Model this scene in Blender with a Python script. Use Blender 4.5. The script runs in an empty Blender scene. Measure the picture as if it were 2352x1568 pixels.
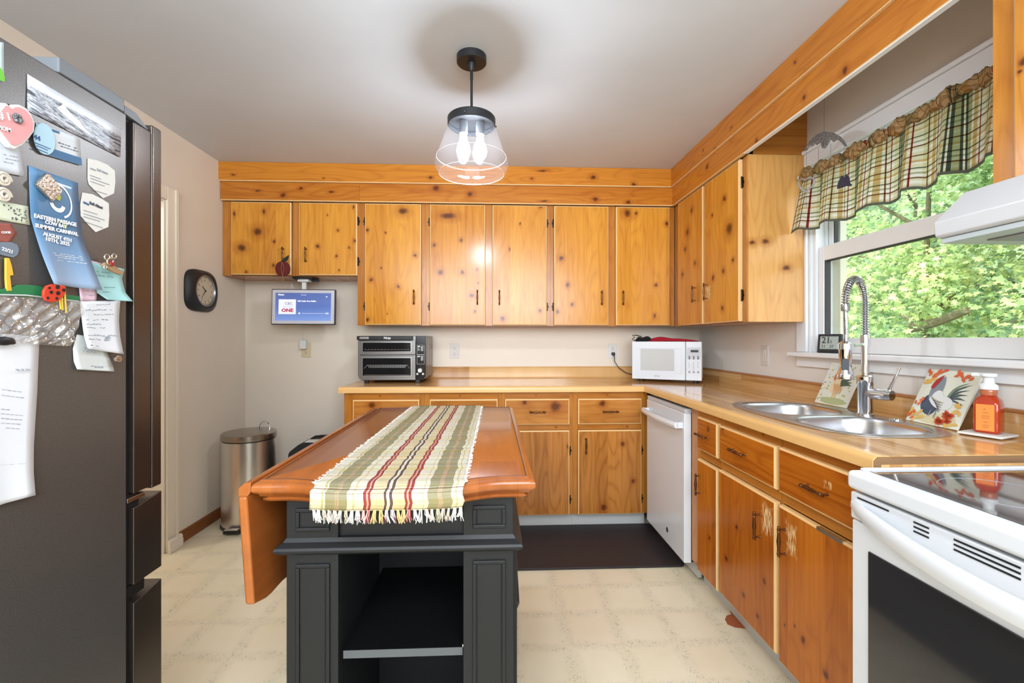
import bpy, math, random
from mathutils import Vector, Matrix
R = random.Random(7)
C = bpy.context.scene.collection
sc = bpy.context.scene
# ---------------------------------------------------------------- camera, world, lights, exposure
F, CX, VH, H = 1045.0, 1176.0, 779.0, 1.21
TH = math.atan((CX - 1130) / F)
cam = bpy.data.objects.new('camera', bpy.data.cameras.new('camera'))
C.objects.link(cam)
cam.location = (0, 0, H)
cam.rotation_euler = (math.pi / 2, 0, -TH)
cam.data.sensor_width = 36
cam.data.lens = F / 2352 * 36
cam.data.shift_y = (VH - 784) / 2352
cam.data.clip_start = 0.02
sc.camera = cam
sc.view_settings.view_transform = 'Standard'
sc.view_settings.look = 'None'
sc.view_settings.gamma = 1
sc.view_settings.use_curve_mapping = False
sc.view_settings.exposure = 0.4
W = bpy.data.worlds.new('world'); sc.world = W; W.use_nodes = True
_bg = W.node_tree.nodes['Background']
_bg.inputs['Color'].default_value = (0.86, 0.93, 1.0, 1)
_bg.inputs['Strength'].default_value = 3.0

def light(name, kind, loc, energy, color=(1, 1, 1), rot=(0, 0, 0), **kw):
    d = bpy.data.lights.new(name, kind); d.energy = energy; d.color = color
    for k, v in kw.items(): setattr(d, k, v)
    o = bpy.data.objects.new(name, d); C.objects.link(o); o.location = loc; o.rotation_euler = rot
    return o
light('sun', 'SUN', (-5, 2, 12), 5.2, (1, 0.96, 0.88), (math.radians(10), math.radians(-42), 0), angle=0.02)
# two unseen area lights added behind the camera to brighten the room
light('overhead_fill_light', 'AREA', (-0.1, -0.75, 2.38), 62, (0.82, 0.91, 1.0), (0, 0, 0), shape='RECTANGLE', size=2.2, size_y=0.9)  # added overhead fill, no fixture is modelled here
light('front_wall_fill_light', 'AREA', (-0.1, -1.36, 1.80), 38, (0.78, 0.89, 1.0), (math.pi / 2, 0, 0), shape='RECTANGLE', size=3.0, size_y=1.0, spread=math.radians(105))  # added fill facing the back wall; wall_front is closed, without an opening
LAMP_WATTS = 11

# ---------------------------------------------------------------- picture point -> point on a real plane
_c, _s = math.cos(TH), math.sin(TH)
def _ray(u, v):
    a = (u - CX) / F; b = (VH - v) / F
    return (a * _c + _s, _c - a * _s, b)
def onY(u, v, Y): r = _ray(u, v); t = Y / r[1]; return Vector((r[0] * t, Y, H + r[2] * t))
def onX(u, v, X): r = _ray(u, v); t = X / r[0]; return Vector((X, r[1] * t, H + r[2] * t))
def onZ(u, v, Z): r = _ray(u, v); t = (Z - H) / r[2]; return Vector((r[0] * t, r[1] * t, Z))

# ---------------------------------------------------------------- helpers
def S(r, g, b, a=1.0):
    f = lambda c: (c / 255 / 12.92) if c / 255 <= 0.04045 else ((c / 255 + 0.055) / 1.055) ** 2.4
    return (f(r), f(g), f(b), a)

class MB:
    def __init__(s): s.v = []; s.f = []; s.m = []
    def add(s, vs, fs, m=0):
        o = len(s.v); s.v += [tuple(p) for p in vs]; s.f += [tuple(i + o for i in f) for f in fs]; s.m += [m] * len(fs)
        return s
    def box(s, x0, x1, y0, y1, z0, z1, m=0):
        x0, x1 = sorted((x0, x1)); y0, y1 = sorted((y0, y1)); z0, z1 = sorted((z0, z1))
        v = [(x, y, z) for z in (z0, z1) for y in (y0, y1) for x in (x0, x1)]
        return s.add(v, [(0, 2, 3, 1), (4, 5, 7, 6), (0, 1, 5, 4), (2, 6, 7, 3), (0, 4, 6, 2), (1, 3, 7, 5)], m)
    def prism(s, poly, axis, a, b, m=0):
        # poly in the two other axes, in order (x,y),(x,z) or (y,z); extruded along axis from a to b
        def P(p, t): return {'z': (p[0], p[1], t), 'y': (p[0], t, p[1]), 'x': (t, p[0], p[1])}[axis]
        ar = sum(poly[i][0] * poly[(i + 1) % len(poly)][1] - poly[(i + 1) % len(poly)][0] * poly[i][1] for i in range(len(poly)))
        if (ar < 0) != (axis == 'y'): poly = poly[::-1]
        if a > b: a, b = b, a
        n = len(poly)
        fs = [tuple(range(n - 1, -1, -1)), tuple(range(n, 2 * n))] + [(i, (i + 1) % n, n + (i + 1) % n, n + i) for i in range(n)]
        return s.add([P(p, a) for p in poly] + [P(p, b) for p in poly], fs, m)
    def lathe(s, prof, c, axis='z', seg=24, m=0, caps=True):
        c = Vector(c); vs = []; fs = []; n = len(prof)
        for k in range(seg):
            a = 2 * math.pi * k / seg; ca, sa = math.cos(a), math.sin(a)
            for r, h in prof:
                vs.append({'z': (r * ca, r * sa, h), 'y': (r * sa, h, r * ca), 'x': (h, r * ca, r * sa)}[axis])
        for k in range(seg):
            q = (k + 1) % seg
            for i in range(n - 1): fs.append((k * n + i, q * n + i, q * n + i + 1, k * n + i + 1))
        if caps:
            fs.append(tuple(k * n for k in range(seg - 1, -1, -1))); fs.append(tuple(k * n + n - 1 for k in range(seg)))
        return s.add([Vector(p) + c for p in vs], fs, m)
    def rod(s, p, q, r, m=0, seg=12): return s.tube([p, q], r, seg, m)
    def tube(s, pts, r, seg=8, m=0, closed=False):
        pts = [Vector(p) for p in pts]; n = len(pts)
        rr = r if isinstance(r, (list, tuple)) else [r] * n
        vs = []; fs = []; nrm = None
        for i, p in enumerate(pts):
            if closed: t = pts[(i + 1) % n] - pts[i - 1]
            else: t = pts[min(i + 1, n - 1)] - pts[max(i - 1, 0)]
            t.normalize()
            if nrm is None: nrm = t.orthogonal().normalized()
            else:
                nrm = nrm - t * nrm.dot(t)
                nrm = nrm.normalized() if nrm.length > 1e-6 else t.orthogonal().normalized()
            b = t.cross(nrm)
            for k in range(seg):
                a = 2 * math.pi * k / seg
                vs.append(p + (nrm * math.cos(a) + b * math.sin(a)) * rr[i])
        for i in range(n if closed else n - 1):
            j = (i + 1) % n
            for k in range(seg):
                q = (k + 1) % seg
                fs.append((i * seg + k, i * seg + q, j * seg + q, j * seg + k))
        if not closed:
            fs.append(tuple(range(seg - 1, -1, -1))); fs.append(tuple((n - 1) * seg + k for k in range(seg)))
        return s.add(vs, fs, m)
    def ball(s, c, r, m=0, seg=16, rings=10, sc_=(1, 1, 1)):
        prof = [(max(1e-5, r * math.sin(math.pi * i / rings)), -r * math.cos(math.pi * i / rings)) for i in range(rings + 1)]
        o = len(s.v); s.lathe(prof, (0, 0, 0), 'z', seg, m, caps=False)
        for i in range(o, len(s.v)):
            x, y, z = s.v[i]; s.v[i] = (x * sc_[0] + c[0], y * sc_[1] + c[1], z * sc_[2] + c[2])
        return s
    def grid(s, fn, nu, nv, m=0, thick=None, closed_u=False):
        vs = [fn(i / nu, j / nv) for j in range(nv + 1) for i in range(nu + 1)]
        fs = [(j * (nu + 1) + i, j * (nu + 1) + i + 1, (j + 1) * (nu + 1) + i + 1, (j + 1) * (nu + 1) + i) for j in range(nv) for i in range(nu)]
        s.add(vs, fs, m); s.uvgrid = (nu, nv); return s
    def xf(s, M, start=0):
        for i in range(start, len(s.v)): s.v[i] = tuple(M @ Vector(s.v[i]))
        return s
    def build(s, name, mats, parent=None, origin=None, bevel=0, seg=2, smooth=True, world=True, ang=35, uv=None, solid=0, subsurf=0):
        if origin is None and parent is not None and world: origin = wpos(parent)
        o3 = Vector(origin) if origin is not None else Vector((0, 0, 0))
        me = bpy.data.meshes.new(name)
        me.from_pydata([tuple(Vector(p) - o3) for p in s.v], [], s.f)
        if not isinstance(mats, (list, tuple)): mats = [mats]
        for m in mats: me.materials.append(m)
        me.polygons.foreach_set('material_index', s.m)
        me.validate()
        me.update()
        if smooth:
            me.polygons.foreach_set('use_smooth', [True] * len(me.polygons))
            me.set_sharp_from_angle(angle=math.radians(ang))
        if uv:
            l = me.uv_layers.new(name='UVMap')
            for p in me.polygons:
                for li in p.loop_indices:
                    l.data[li].uv = uv[me.loops[li].vertex_index]
        o = bpy.data.objects.new(name, me); C.objects.link(o)
        if parent is not None: o.parent = parent
        elif origin is not None: o.location = origin
        if bevel:
            b = o.modifiers.new('bevel', 'BEVEL'); b.width = bevel; b.segments = seg; b.limit_method = 'ANGLE'; b.angle_limit = math.radians(40)
            b.harden_normals = True
        if solid:
            b = o.modifiers.new('solid', 'SOLIDIFY'); b.thickness = solid; b.offset = 0
        if subsurf:
            b = o.modifiers.new('sub', 'SUBSURF'); b.levels = subsurf; b.render_levels = subsurf
        return o

def wpos(o):
    p = Vector((0, 0, 0))
    while o is not None: p += o.location; o = o.parent
    return p
def tag(o, label=None, cat=None, group=None, kind=None):
    if label: o['label'] = label
    if cat: o['category'] = cat
    if group: o['group'] = group
    if kind: o['kind'] = kind
    return o
def empty(name, loc, label=None, cat=None, group=None, rz=0, kind=None):
    o = bpy.data.objects.new(name, None); C.objects.link(o); o.location = loc; o.rotation_euler = (0, 0, rz)
    o.empty_display_size = 0.05
    return tag(o, label, cat, group, kind)
def text(s, size, mat, parent, M, depth=0.0004, name='lettering', width=None, bold=0.0):
    cu = bpy.data.curves.new('t', 'FONT'); cu.body = s; cu.size = size; cu.extrude = depth; cu.align_x = 'LEFT'; cu.offset = bold; cu.resolution_u = 2
    t = bpy.data.objects.new('t', cu); C.objects.link(t)
    bpy.context.view_layer.update()
    me = bpy.data.meshes.new_from_object(t.evaluated_get(bpy.context.evaluated_depsgraph_get()))
    C.objects.unlink(t); bpy.data.objects.remove(t)
    xs = [v.co.x for v in me.vertices] or [0, 1]
    k = width / (max(xs) - min(xs)) if width else 1
    x0 = min(xs)
    off = wpos(parent) if parent is not None else Vector((0, 0, 0))
    mb = MB(); mb.add([M @ Vector(((v.co.x - x0) * k, v.co.y * (min(k, 1.6) if width else 1), v.co.z)) for v in me.vertices], [tuple(p.vertices) for p in me.polygons])
    return mb, mat
def frame(P, xd, yd):
    x = Vector(xd).normalized(); y = Vector(yd); y = (y - x * y.dot(x)).normalized(); z = x.cross(y)
    return Matrix(((x.x, y.x, z.x, P[0]), (x.y, y.y, z.y, P[1]), (x.z, y.z, z.z, P[2]), (0, 0, 0, 1)))
def put_text(items, mat, parent, name='lettering', world=True):
    # items: (string, size, point, xdir, ydir, width or None)
    mb = MB()
    for it in items:
        st, size, P, xd, yd = it[:5]; wd = it[5] if len(it) > 5 else None
        t, _ = text(st, size, mat, None, frame(P, xd, yd), width=wd, bold=it[6] if len(it) > 6 else 0.0)
        mb.add(t.v, t.f)
    return mb.build(name, mat, parent, smooth=False, world=world)

# ---------------------------------------------------------------- materials
def mat(name, col, rough=0.5, metal=0.0, spec=0.5, coat=0, emit=None, estr=0, bump=None, trans=0, var=0, vscale=8, ior=1.45, sub=0, coatr=0.05):
    m = bpy.data.materials.new(name); m.use_nodes = True
    nt = m.node_tree; p = nt.nodes['Principled BSDF']
    p.inputs['Base Color'].default_value = col if len(col) == 4 else (*col, 1)
    p.inputs['Roughness'].default_value = rough; p.inputs['Metallic'].default_value = metal
    p.inputs['Specular IOR Level'].default_value = spec; p.inputs['Coat Weight'].default_value = coat; p.inputs['Coat Roughness'].default_value = coatr
    p.inputs['Transmission Weight'].default_value = trans; p.inputs['IOR'].default_value = ior
    if emit: p.inputs['Emission Color'].default_value = emit; p.inputs['Emission Strength'].default_value = estr
    tc = nt.nodes.new('ShaderNodeTexCoord')
    if var:
        n = nt.nodes.new('ShaderNodeTexNoise'); n.inputs['Scale'].default_value = vscale; n.inputs['Detail'].default_value = 4
        nt.links.new(tc.outputs['Object'], n.inputs['Vector'])
        mx = nt.nodes.new('ShaderNodeMix'); mx.data_type = 'RGBA'
        mx.inputs[6].default_value = tuple(c * (1 - var) for c in col[:3]) + (1,)
        mx.inputs[7].default_value = tuple(min(1, c * (1 + var)) for c in col[:3]) + (1,)
        nt.links.new(n.outputs['Fac'], mx.inputs[0]); nt.links.new(mx.outputs[2], p.inputs['Base Color'])
    if bump:
        n = nt.nodes.new('ShaderNodeTexNoise'); n.inputs['Scale'].default_value = bump[0]; n.inputs['Detail'].default_value = 3
        nt.links.new(tc.outputs['Object'], n.inputs['Vector'])
        b = nt.nodes.new('ShaderNodeBump'); b.inputs['Strength'].default_value = bump[1]; b.inputs['Distance'].default_value = bump[2] if len(bump) > 2 else 0.002
        nt.links.new(n.outputs['Fac'], b.inputs['Height']); nt.links.new(b.outputs['Normal'], p.inputs['Normal'])
    return m

class NT:
    """tiny node-building shorthand"""
    def __init__(s, m): s.nt = m.node_tree; s.n = s.nt.nodes; s.l = s.nt.links
    def _in(s, sock, v):
        if v is None: return
        if hasattr(v, 'node'): s.l.new(v, sock)
        else: sock.default_value = v
    def math(s, op, a, b=None, c=None, clamp=False):
        n = s.n.new('ShaderNodeMath'); n.operation = op; n.use_clamp = clamp
        for i, v in enumerate((a, b, c)): s._in(n.inputs[i], v)
        return n.outputs[0]
    def vmath(s, op, a, b=None):
        n = s.n.new('ShaderNodeVectorMath'); n.operation = op
        s._in(n.inputs[0], a); s._in(n.inputs[1], b)
        return n.outputs['Value'] if op in ('LENGTH', 'DISTANCE', 'DOT_PRODUCT') else n.outputs[0]
    def noise(s, vec, scale, detail=2, rough=0.5, dist=0):
        n = s.n.new('ShaderNodeTexNoise'); s._in(n.inputs['Vector'], vec)
        n.inputs['Scale'].default_value = scale; n.inputs['Detail'].default_value = detail; n.inputs['Roughness'].default_value = rough; n.inputs['Distortion'].default_value = dist
        return n.outputs['Fac']
    def noisec(s, vec, scale, detail=2):
        n = s.n.new('ShaderNodeTexNoise'); s._in(n.inputs['Vector'], vec)
        n.inputs['Scale'].default_value = scale; n.inputs['Detail'].default_value = detail
        return n.outputs['Color']
    def white(s, v):
        n = s.n.new('ShaderNodeTexWhiteNoise'); n.noise_dimensions = '1D'; s._in(n.inputs['W'], v); return n.outputs['Value']
    def sep(s, v):
        n = s.n.new('ShaderNodeSeparateXYZ'); s._in(n.inputs[0], v); return n.outputs[0], n.outputs[1], n.outputs[2]
    def comb(s, x, y, z):
        n = s.n.new('ShaderNodeCombineXYZ')
        for i, v in enumerate((x, y, z)): s._in(n.inputs[i], v)
        return n.outputs[0]
    def ramp(s, f, stops, interp='LINEAR'):
        n = s.n.new('ShaderNodeValToRGB'); n.color_ramp.interpolation = interp; s._in(n.inputs[0], f)
        e = n.color_ramp.elements
        e[0].position, e[0].color = stops[0]; e[1].position, e[1].color = stops[-1]
        for p, c in stops[1:-1]:
            x = e.new(p); x.color = c
        return n.outputs['Color']
    def mix(s, f, a, b, blend='MIX'):
        n = s.n.new('ShaderNodeMix'); n.data_type = 'RGBA'; n.blend_type = blend
        s._in(n.inputs[0], f); s._in(n.inputs[6], a); s._in(n.inputs[7], b); return n.outputs[2]
    def mapr(s, v, a, b, c=0.0, d=1.0):
        n = s.n.new('ShaderNodeMapRange'); s._in(n.inputs[0], v)
        for i, x in enumerate((a, b, c, d)): s._in(n.inputs[i + 1], x)
        return n.outputs[0]
    def bump(s, h, strength, dist=0.002):
        n = s.n.new('ShaderNodeBump'); n.inputs['Strength'].default_value = strength; n.inputs['Distance'].default_value = dist
        s._in(n.inputs['Height'], h); return n.outputs['Normal']

PINE_L, PINE_D = S(224, 157, 58), S(184, 112, 32)
_pc = 0
def pine(grain='z', knots=(), wear=(), w=0.085, light_=PINE_L, dark=PINE_D, rough=0.21, seed=None, rand_knots=0, ring=0.3):
    """varnished knotty pine; knots = (a, z, ra, rz) in the mesh's own x/z; wear = pale scuffs the same way"""
    global _pc; _pc += 1
    sd = seed if seed is not None else _pc * 3.37
    m = bpy.data.materials.new('knotty_pine'); m.use_nodes = True; g = NT(m); p = g.n['Principled BSDF']
    tc = g.n.new('ShaderNodeTexCoord').outputs['Object']
    x, y, z = g.sep(tc)
    al, ac = (z, x) if grain == 'z' else (x, z)
    if grain == 'Y': al, ac = y, z          # grain along y, boards seen from the side
    pl = g.math('FLOOR', g.math('ADD', g.math('DIVIDE', ac, w), sd))
    t = g.white(pl)
    gv = g.comb(ac, g.math('MULTIPLY', t, 9.0), g.math('ADD', g.math('MULTIPLY', al, 0.05), sd))
    st = g.noise(gv, 70, 5, 0.65)
    gv2 = g.comb(g.math('MULTIPLY', ac, 1.0), g.math('MULTIPLY', t, 5.0), g.math('ADD', g.math('MULTIPLY', al, 0.16), sd))
    lo = g.noise(gv2, 7, 1.5, 0.5)
    rg = g.math('PINGPONG', g.math('MULTIPLY', lo, 11), 0.5)
    rg = g.mapr(rg, 0.0, 0.5, 1.0, 0.0)
    f = g.math('ADD', g.math('MULTIPLY', g.mapr(st, 0.35, 0.7), 0.42), g.math('MULTIPLY', g.math('POWER', rg, 3), ring))
    f = g.math('ADD', f, g.math('MULTIPLY', t, 0.45), clamp=True)
    cl = g.mix(f, light_, dark)
    # knots
    warp = g.vmath('SCALE', g.vmath('SUBTRACT', g.noisec(tc, 28, 2), (0.5, 0.5, 0.5)), None)
    g.n[-1].inputs['Scale'].default_value = 0.022
    a_ = x if grain != 'Y' else y
    pos = g.vmath('ADD', g.comb(a_, 0.0, z), warp)
    mk = None; hal = None
    for k in knots:
        a, b, ra, rb = k
        d = g.vmath('LENGTH', g.vmath('MULTIPLY', g.vmath('SUBTRACT', pos, (a, 0, b)), (1 / ra, 0, 1 / rb)))
        mk = d if mk is None else g.math('MINIMUM', mk, d)
    if mk is not None:
        hal = g.mapr(mk, 0.7, 2.4, 0.50, 0.0)
        cl = g.mix(hal, cl, S(150, 72, 18))
        core = g.mapr(mk, 0.40, 1.0, 0.88, 0.0)
        cl = g.mix(core, cl, S(78, 36, 14))
    for k in wear:
        a, b, ra, rb = k
        d = g.vmath('LENGTH', g.vmath('MULTIPLY', g.vmath('SUBTRACT', pos, (a, 0, b)), (1 / ra, 0, 1 / rb)))
        d = g.math('MAXIMUM', g.math('ABSOLUTE', g.math('DIVIDE', g.math('SUBTRACT', a_, a), ra)), g.math('ABSOLUTE', g.math('DIVIDE', g.math('SUBTRACT', z, b), rb)))
        nz = g.noise(g.comb(a_, 0.0, g.math('MULTIPLY', z, 0.10)), 260, 2)
        nz2 = g.noise(g.comb(a_, 0.0, z), 45, 2)
        msk = g.math('MULTIPLY', g.mapr(g.math('ADD', d, nz2), 0.9, 1.35, 1.0, 0.0), g.mapr(nz, 0.44, 0.54))
        cl = g.mix(msk, cl, S(236, 205, 150))
    g.l.new(cl, p.inputs['Base Color'])
    p.inputs['Roughness'].default_value = rough
    p.inputs['Specular IOR Level'].default_value = 0.38
    g.l.new(g.bump(st, 0.08, 0.001), p.inputs['Normal'])
    return m

PALE = mat('pale_door_edge', S(230, 188, 130), 0.45, var=0.06, vscale=40)
WHITE_PAINT = mat('white_paint', S(240, 242, 245), 0.38)
WHITE_APP = mat('white_appliance', S(222, 225, 230), 0.22, coat=0.3)
WHITE_PL = mat('white_plastic', S(224, 224, 220), 0.4)
IVORY = mat('ivory_plastic', S(222, 205, 168), 0.4)
BLACK_PL = mat('black_plastic', S(30, 30, 32), 0.4)
BLACK_M = mat('black_metal', S(42, 43, 46), 0.45, 0.3)
BRONZE = mat('antique_bronze', S(112, 74, 44), 0.3, 0.9)
DBRONZE = mat('dark_hinge_metal', S(58, 42, 32), 0.35, 0.8)
CHROME = mat('chrome', S(225, 228, 232), 0.08, 1.0)
STEEL = mat('brushed_steel', S(196, 197, 200), 0.27, 1.0, bump=(90, 0.04))
INK = mat('print_ink', S(70, 74, 84), 0.7)
INKL = mat('faint_print', S(150, 156, 168), 0.7)
PAPER = mat('paper', S(226, 228, 232), 0.8)
# ================================================================ SETTING
XL, XR, YB, YF, ZC = -1.85, 1.62, 3.50, -1.40, 2.415
def wallmat(name, col):
    m = bpy.data.materials.new(name); m.use_nodes = True; g = NT(m); p = g.n['Principled BSDF']
    tc = g.n.new('ShaderNodeTexCoord').outputs['Object']
    n1 = g.noise(tc, 2.0, 3); c = g.mix(g.mapr(n1, 0.3, 0.7), tuple(v * 0.96 for v in col[:3]) + (1,), tuple(v * 1.03 for v in col[:3]) + (1,))
    g.l.new(c, p.inputs['Base Color']); p.inputs['Roughness'].default_value = 0.55
    p.inputs['Specular IOR Level'].default_value = 0.3
    g.l.new(g.bump(g.noise(tc, 120, 3), 0.12, 0.001), p.inputs['Normal'])
    return m
WALL = wallmat('beige_wall_paint', S(234, 222, 206))
WALLR = wallmat('pale_wall_paint', S(236, 232, 226))
CEIL = wallmat('ceiling_paint', S(206, 210, 215))
def st(o, kind='structure'): o['kind'] = kind; return o

def floor_mat():
    m = bpy.data.materials.new('vinyl_floor'); m.use_nodes = True; g = NT(m); p = g.n['Principled BSDF']
    tc = g.n.new('ShaderNodeTexCoord').outputs['Object']
    wob = g.vmath('SCALE', g.vmath('SUBTRACT', g.noisec(tc, 9, 3), (0.5, 0.5, 0.5)), None); g.n[-1].inputs['Scale'].default_value = 0.05
    x, y, z = g.sep(g.vmath('ADD', tc, wob))
    P = 0.216
    bx = g.math('PINGPONG', g.math('ADD', x, -0.305 + 40 * P), P / 2)
    by = g.math('PINGPONG', g.math('ADD', y, -2.0 + 40 * P), P / 2)
    ex = g.mapr(bx, 0.012, 0.040, 1.0, 0.0); ey = g.mapr(by, 0.010, 0.034, 1.0, 0.0)
    band = g.math('MAXIMUM', ex, ey)
    fl = g.noise(g.vmath('MULTIPLY', tc, (1.0, 0.7, 1)), 75, 5, 0.72, 1.2)
    fl2 = g.noise(tc, 14, 3, 0.6, 0.5)
    vein = g.math('MULTIPLY', g.mapr(fl, 0.53, 0.66), band)
    soft = g.math('MULTIPLY', band, g.mapr(fl2, 0.3, 0.7, 0.2, 0.75))
    tl = g.noise(g.vmath('SNAP', g.vmath('ADD', tc, (-0.305 + P * 40, -2.0 + P * 40, 0)), (P, P, 1)), 13, 0)
    base = g.mix(g.mapr(g.noise(tc, 5, 3), 0.3, 0.7), S(230, 219, 188), S(236, 227, 202))
    base = g.mix(g.math('MULTIPLY', g.mapr(tl, 0.35, 0.65), 0.35), base, S(234, 214, 186))
    c = g.mix(g.math('MULTIPLY', soft, 0.45), base, S(206, 198, 172))
    c = g.mix(g.math('MULTIPLY', vein, 0.62), c, S(158, 152, 130))
    g.l.new(c, p.inputs['Base Color']); p.inputs['Roughness'].default_value = 0.33; p.inputs['Specular IOR Level'].default_value = 0.35
    g.l.new(g.bump(g.noise(tc, 160, 2), 0.06, 0.001), p.inputs['Normal'])
    return m
fl = MB().box(XL - 0.12, XR + 0.16, YF - 0.12, YB + 0.12, -0.06, 0).build('floor', floor_mat(), origin=(0, 0, 0), smooth=False); st(fl)
ce = MB().box(XL - 0.12, XR + 0.16, YF - 0.12, YB + 0.12, ZC, ZC + 0.1).build('ceiling', CEIL, origin=(0, 0, 0), smooth=False); st(ce)
st(MB().box(XL - 0.12, XR + 0.16, YB, YB + 0.12, 0, ZC).build('wall_back', WALL, origin=(0, 0, 0), smooth=False))
st(MB().box(XL - 0.12, XR + 0.16, YF - 0.12, YF, 0, ZC).build('wall_front', WALL, origin=(0, 0, 0), smooth=False))
# left wall with the doorway
DY0, DY1, DZ = 1.82, 2.665, 2.0
st(MB().box(XL - 0.12, XL, YF, DY0, 0, ZC).box(XL - 0.12, XL, DY1, YB, 0, ZC).box(XL - 0.12, XL, DY0, DY1, DZ, ZC).build('wall_left', WALL, origin=(0, 0, 0), smooth=False))
# right wall with the window
WY0, WY1, WZ0, WZ1 = 1.27, 2.262, 1.145, 2.085
st(MB().box(XR, XR + 0.16, YF, WY0, 0, ZC).box(XR, XR + 0.16, WY1, YB, 0, ZC).box(XR, XR + 0.16, WY0, WY1, 0, WZ0).box(XR, XR + 0.16, WY0, WY1, WZ1, ZC)
   .build('wall_right', WALLR, origin=(0, 0, 0), smooth=False))
# doorway: casing with plinth, hall beyond
CASE = mat('warm_white_casing', S(240, 230, 212), 0.4)
dr = empty('door_1', (XL, DY1, 0)); dr['kind'] = 'structure'
MB().prism([(DY1 - 0.005, 0), (DY1 + 0.077, 0), (DY1 + 0.077, DZ + 0.075), (DY1 - 0.005, DZ + 0.075)], 'x', XL + 0.0005, XL + 0.016).prism([(DY1 + 0.052, 0), (DY1 + 0.077, 0), (DY1 + 0.077, DZ + 0.075), (DY1 + 0.052, DZ + 0.075)], 'x', XL + 0.016, XL + 0.024).build('side_casing', CASE, dr, bevel=0.003)
MB().box(XL, XL + 0.016, DY0 - 0.075, DY1 - 0.006, DZ, DZ + 0.075).build('head_casing', CASE, dr, bevel=0.003)
MB().box(XL, XL + 0.016, DY0 - 0.075, DY0 + 0.005, 0, DZ - 0.001).build('side_casing', CASE, dr, bevel=0.003)
MB().box(XL - 0.121, XL + 0.001, DY1 - 0.016, DY1 - 0.006, 0.001, DZ - 0.011).box(XL - 0.121, XL + 0.001, DY0 + 0.006, DY0 + 0.016, 0.001, DZ - 0.011).box(XL - 0.121, XL + 0.001, DY0 + 0.006, DY1 - 0.006, DZ - 0.011, DZ - 0.001).build('jamb', CASE, dr)
MB().prism([(XL + 0.0245, 0), (XL + 0.040, 0), (XL + 0.040, 0.045), (XL + 0.036, 0.052), (XL + 0.038, 0.06), (XL + 0.030, 0.072), (XL + 0.0245, 0.075)], 'y', DY1 - 0.02, DY1 + 0.090).build('plinth', CASE, dr, bevel=0.002)
OAK = pine('x', light_=S(206, 140, 76), dark=S(170, 104, 48), w=0.06, rough=0.35)
st(MB().box(XL - 1.4, XL - 0.12, 0.9, 3.5, -0.06, 0.004).build('floor_hall', OAK, origin=(XL - 1, 2, 0), smooth=False))
st(MB().box(XL - 1.5, XL - 1.4, 0.9, 3.5, 0, ZC).box(XL - 1.4, XL - 0.12, 3.4, 3.5, 0, ZC).box(XL - 1.4, XL - 0.12, 0.9, 1.0, 0, ZC).build('wall_hall', WALLR, origin=(XL - 1, 2, 0), smooth=False))
st(MB().box(XL - 1.5, XL - 0.12, 0.9, 3.5, ZC, ZC + 0.1).build('ceiling_hall', CEIL, origin=(XL - 1, 2, ZC), smooth=False))
light('hall_ceiling_lamp', 'POINT', (XL - 0.75, 2.2, 2.2), 22, (1, 0.9, 0.75), shadow_soft_size=0.08)
BASEB = pine('x', light_=S(150, 92, 48), dark=S(120, 68, 34), w=0.5, rough=0.4)
BASEBY = pine('Y', light_=S(150, 92, 48), dark=S(120, 68, 34), w=0.5, rough=0.4)
pr = lambda s: [(0, 0), (0.014 * s, 0), (0.014 * s, 0.05), (0.008 * s, 0.066), (0, 0.07)]
st(MB().prism([(XL + a, b) for a, b in pr(1)], 'y', DY1 + 0.092, YB).build('baseboard_left', BASEBY, origin=(XL, 3, 0)))
st(MB().prism([(YB + a, b) for a, b in pr(-1)], 'x', XL + 0.015, -0.925).build('baseboard_back', BASEB, origin=(-1.4, YB, 0)))

# ---------------------------------------------------------------- window
wn = empty('window_1', (XR, (WY0 + WY1) / 2, WZ0)); wn['kind'] = 'structure'
X0 = XR
MB().prism([(WY1 - 0.002, WZ0), (WY1 + 0.072, WZ0), (WY1 + 0.072, 2.155), (WY1 - 0.002, 2.155)], 'x', X0 - 0.016, X0 - 0.0005).build('side_casing', WHITE_PAINT, wn, bevel=0.003)
MB().prism([(WY0 - 0.072, WZ0), (WY0 + 0.002, WZ0), (WY0 + 0.002, 2.155), (WY0 - 0.072, 2.155)], 'x', X0 - 0.016, X0 - 0.0005).build('side_casing', WHITE_PAINT, wn, bevel=0.003)
MB().box(X0 - 0.018, X0 - 0.0005, WY0 + 0.003, WY1 - 0.003, 2.083, 2.155).box(X0 - 0.026, X0 - 0.018, WY0 + 0.003, WY1 - 0.003, 2.083, 2.093).build('head_casing', WHITE_PAINT, wn, bevel=0.003)
MB().box(X0 - 0.030, X0 - 0.0005, WY0 - 0.09, WY1 + 0.09, 2.156, 2.174).build('head_cap', WHITE_PAINT, wn, bevel=0.006)
MB().box(X0 - 0.060, X0 + 0.085, WY0 - 0.085, WY1 + 0.085, WZ0 - 0.024, WZ0 - 0.001).build('window_stool', WHITE_PAINT, wn, bevel=0.006, seg=3)
MB().box(X0 - 0.016, X0 - 0.0005, WY0 - 0.06, WY1 + 0.07, 1.070, WZ0 - 0.025).build('apron', WHITE_PAINT, wn, bevel=0.002)
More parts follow.
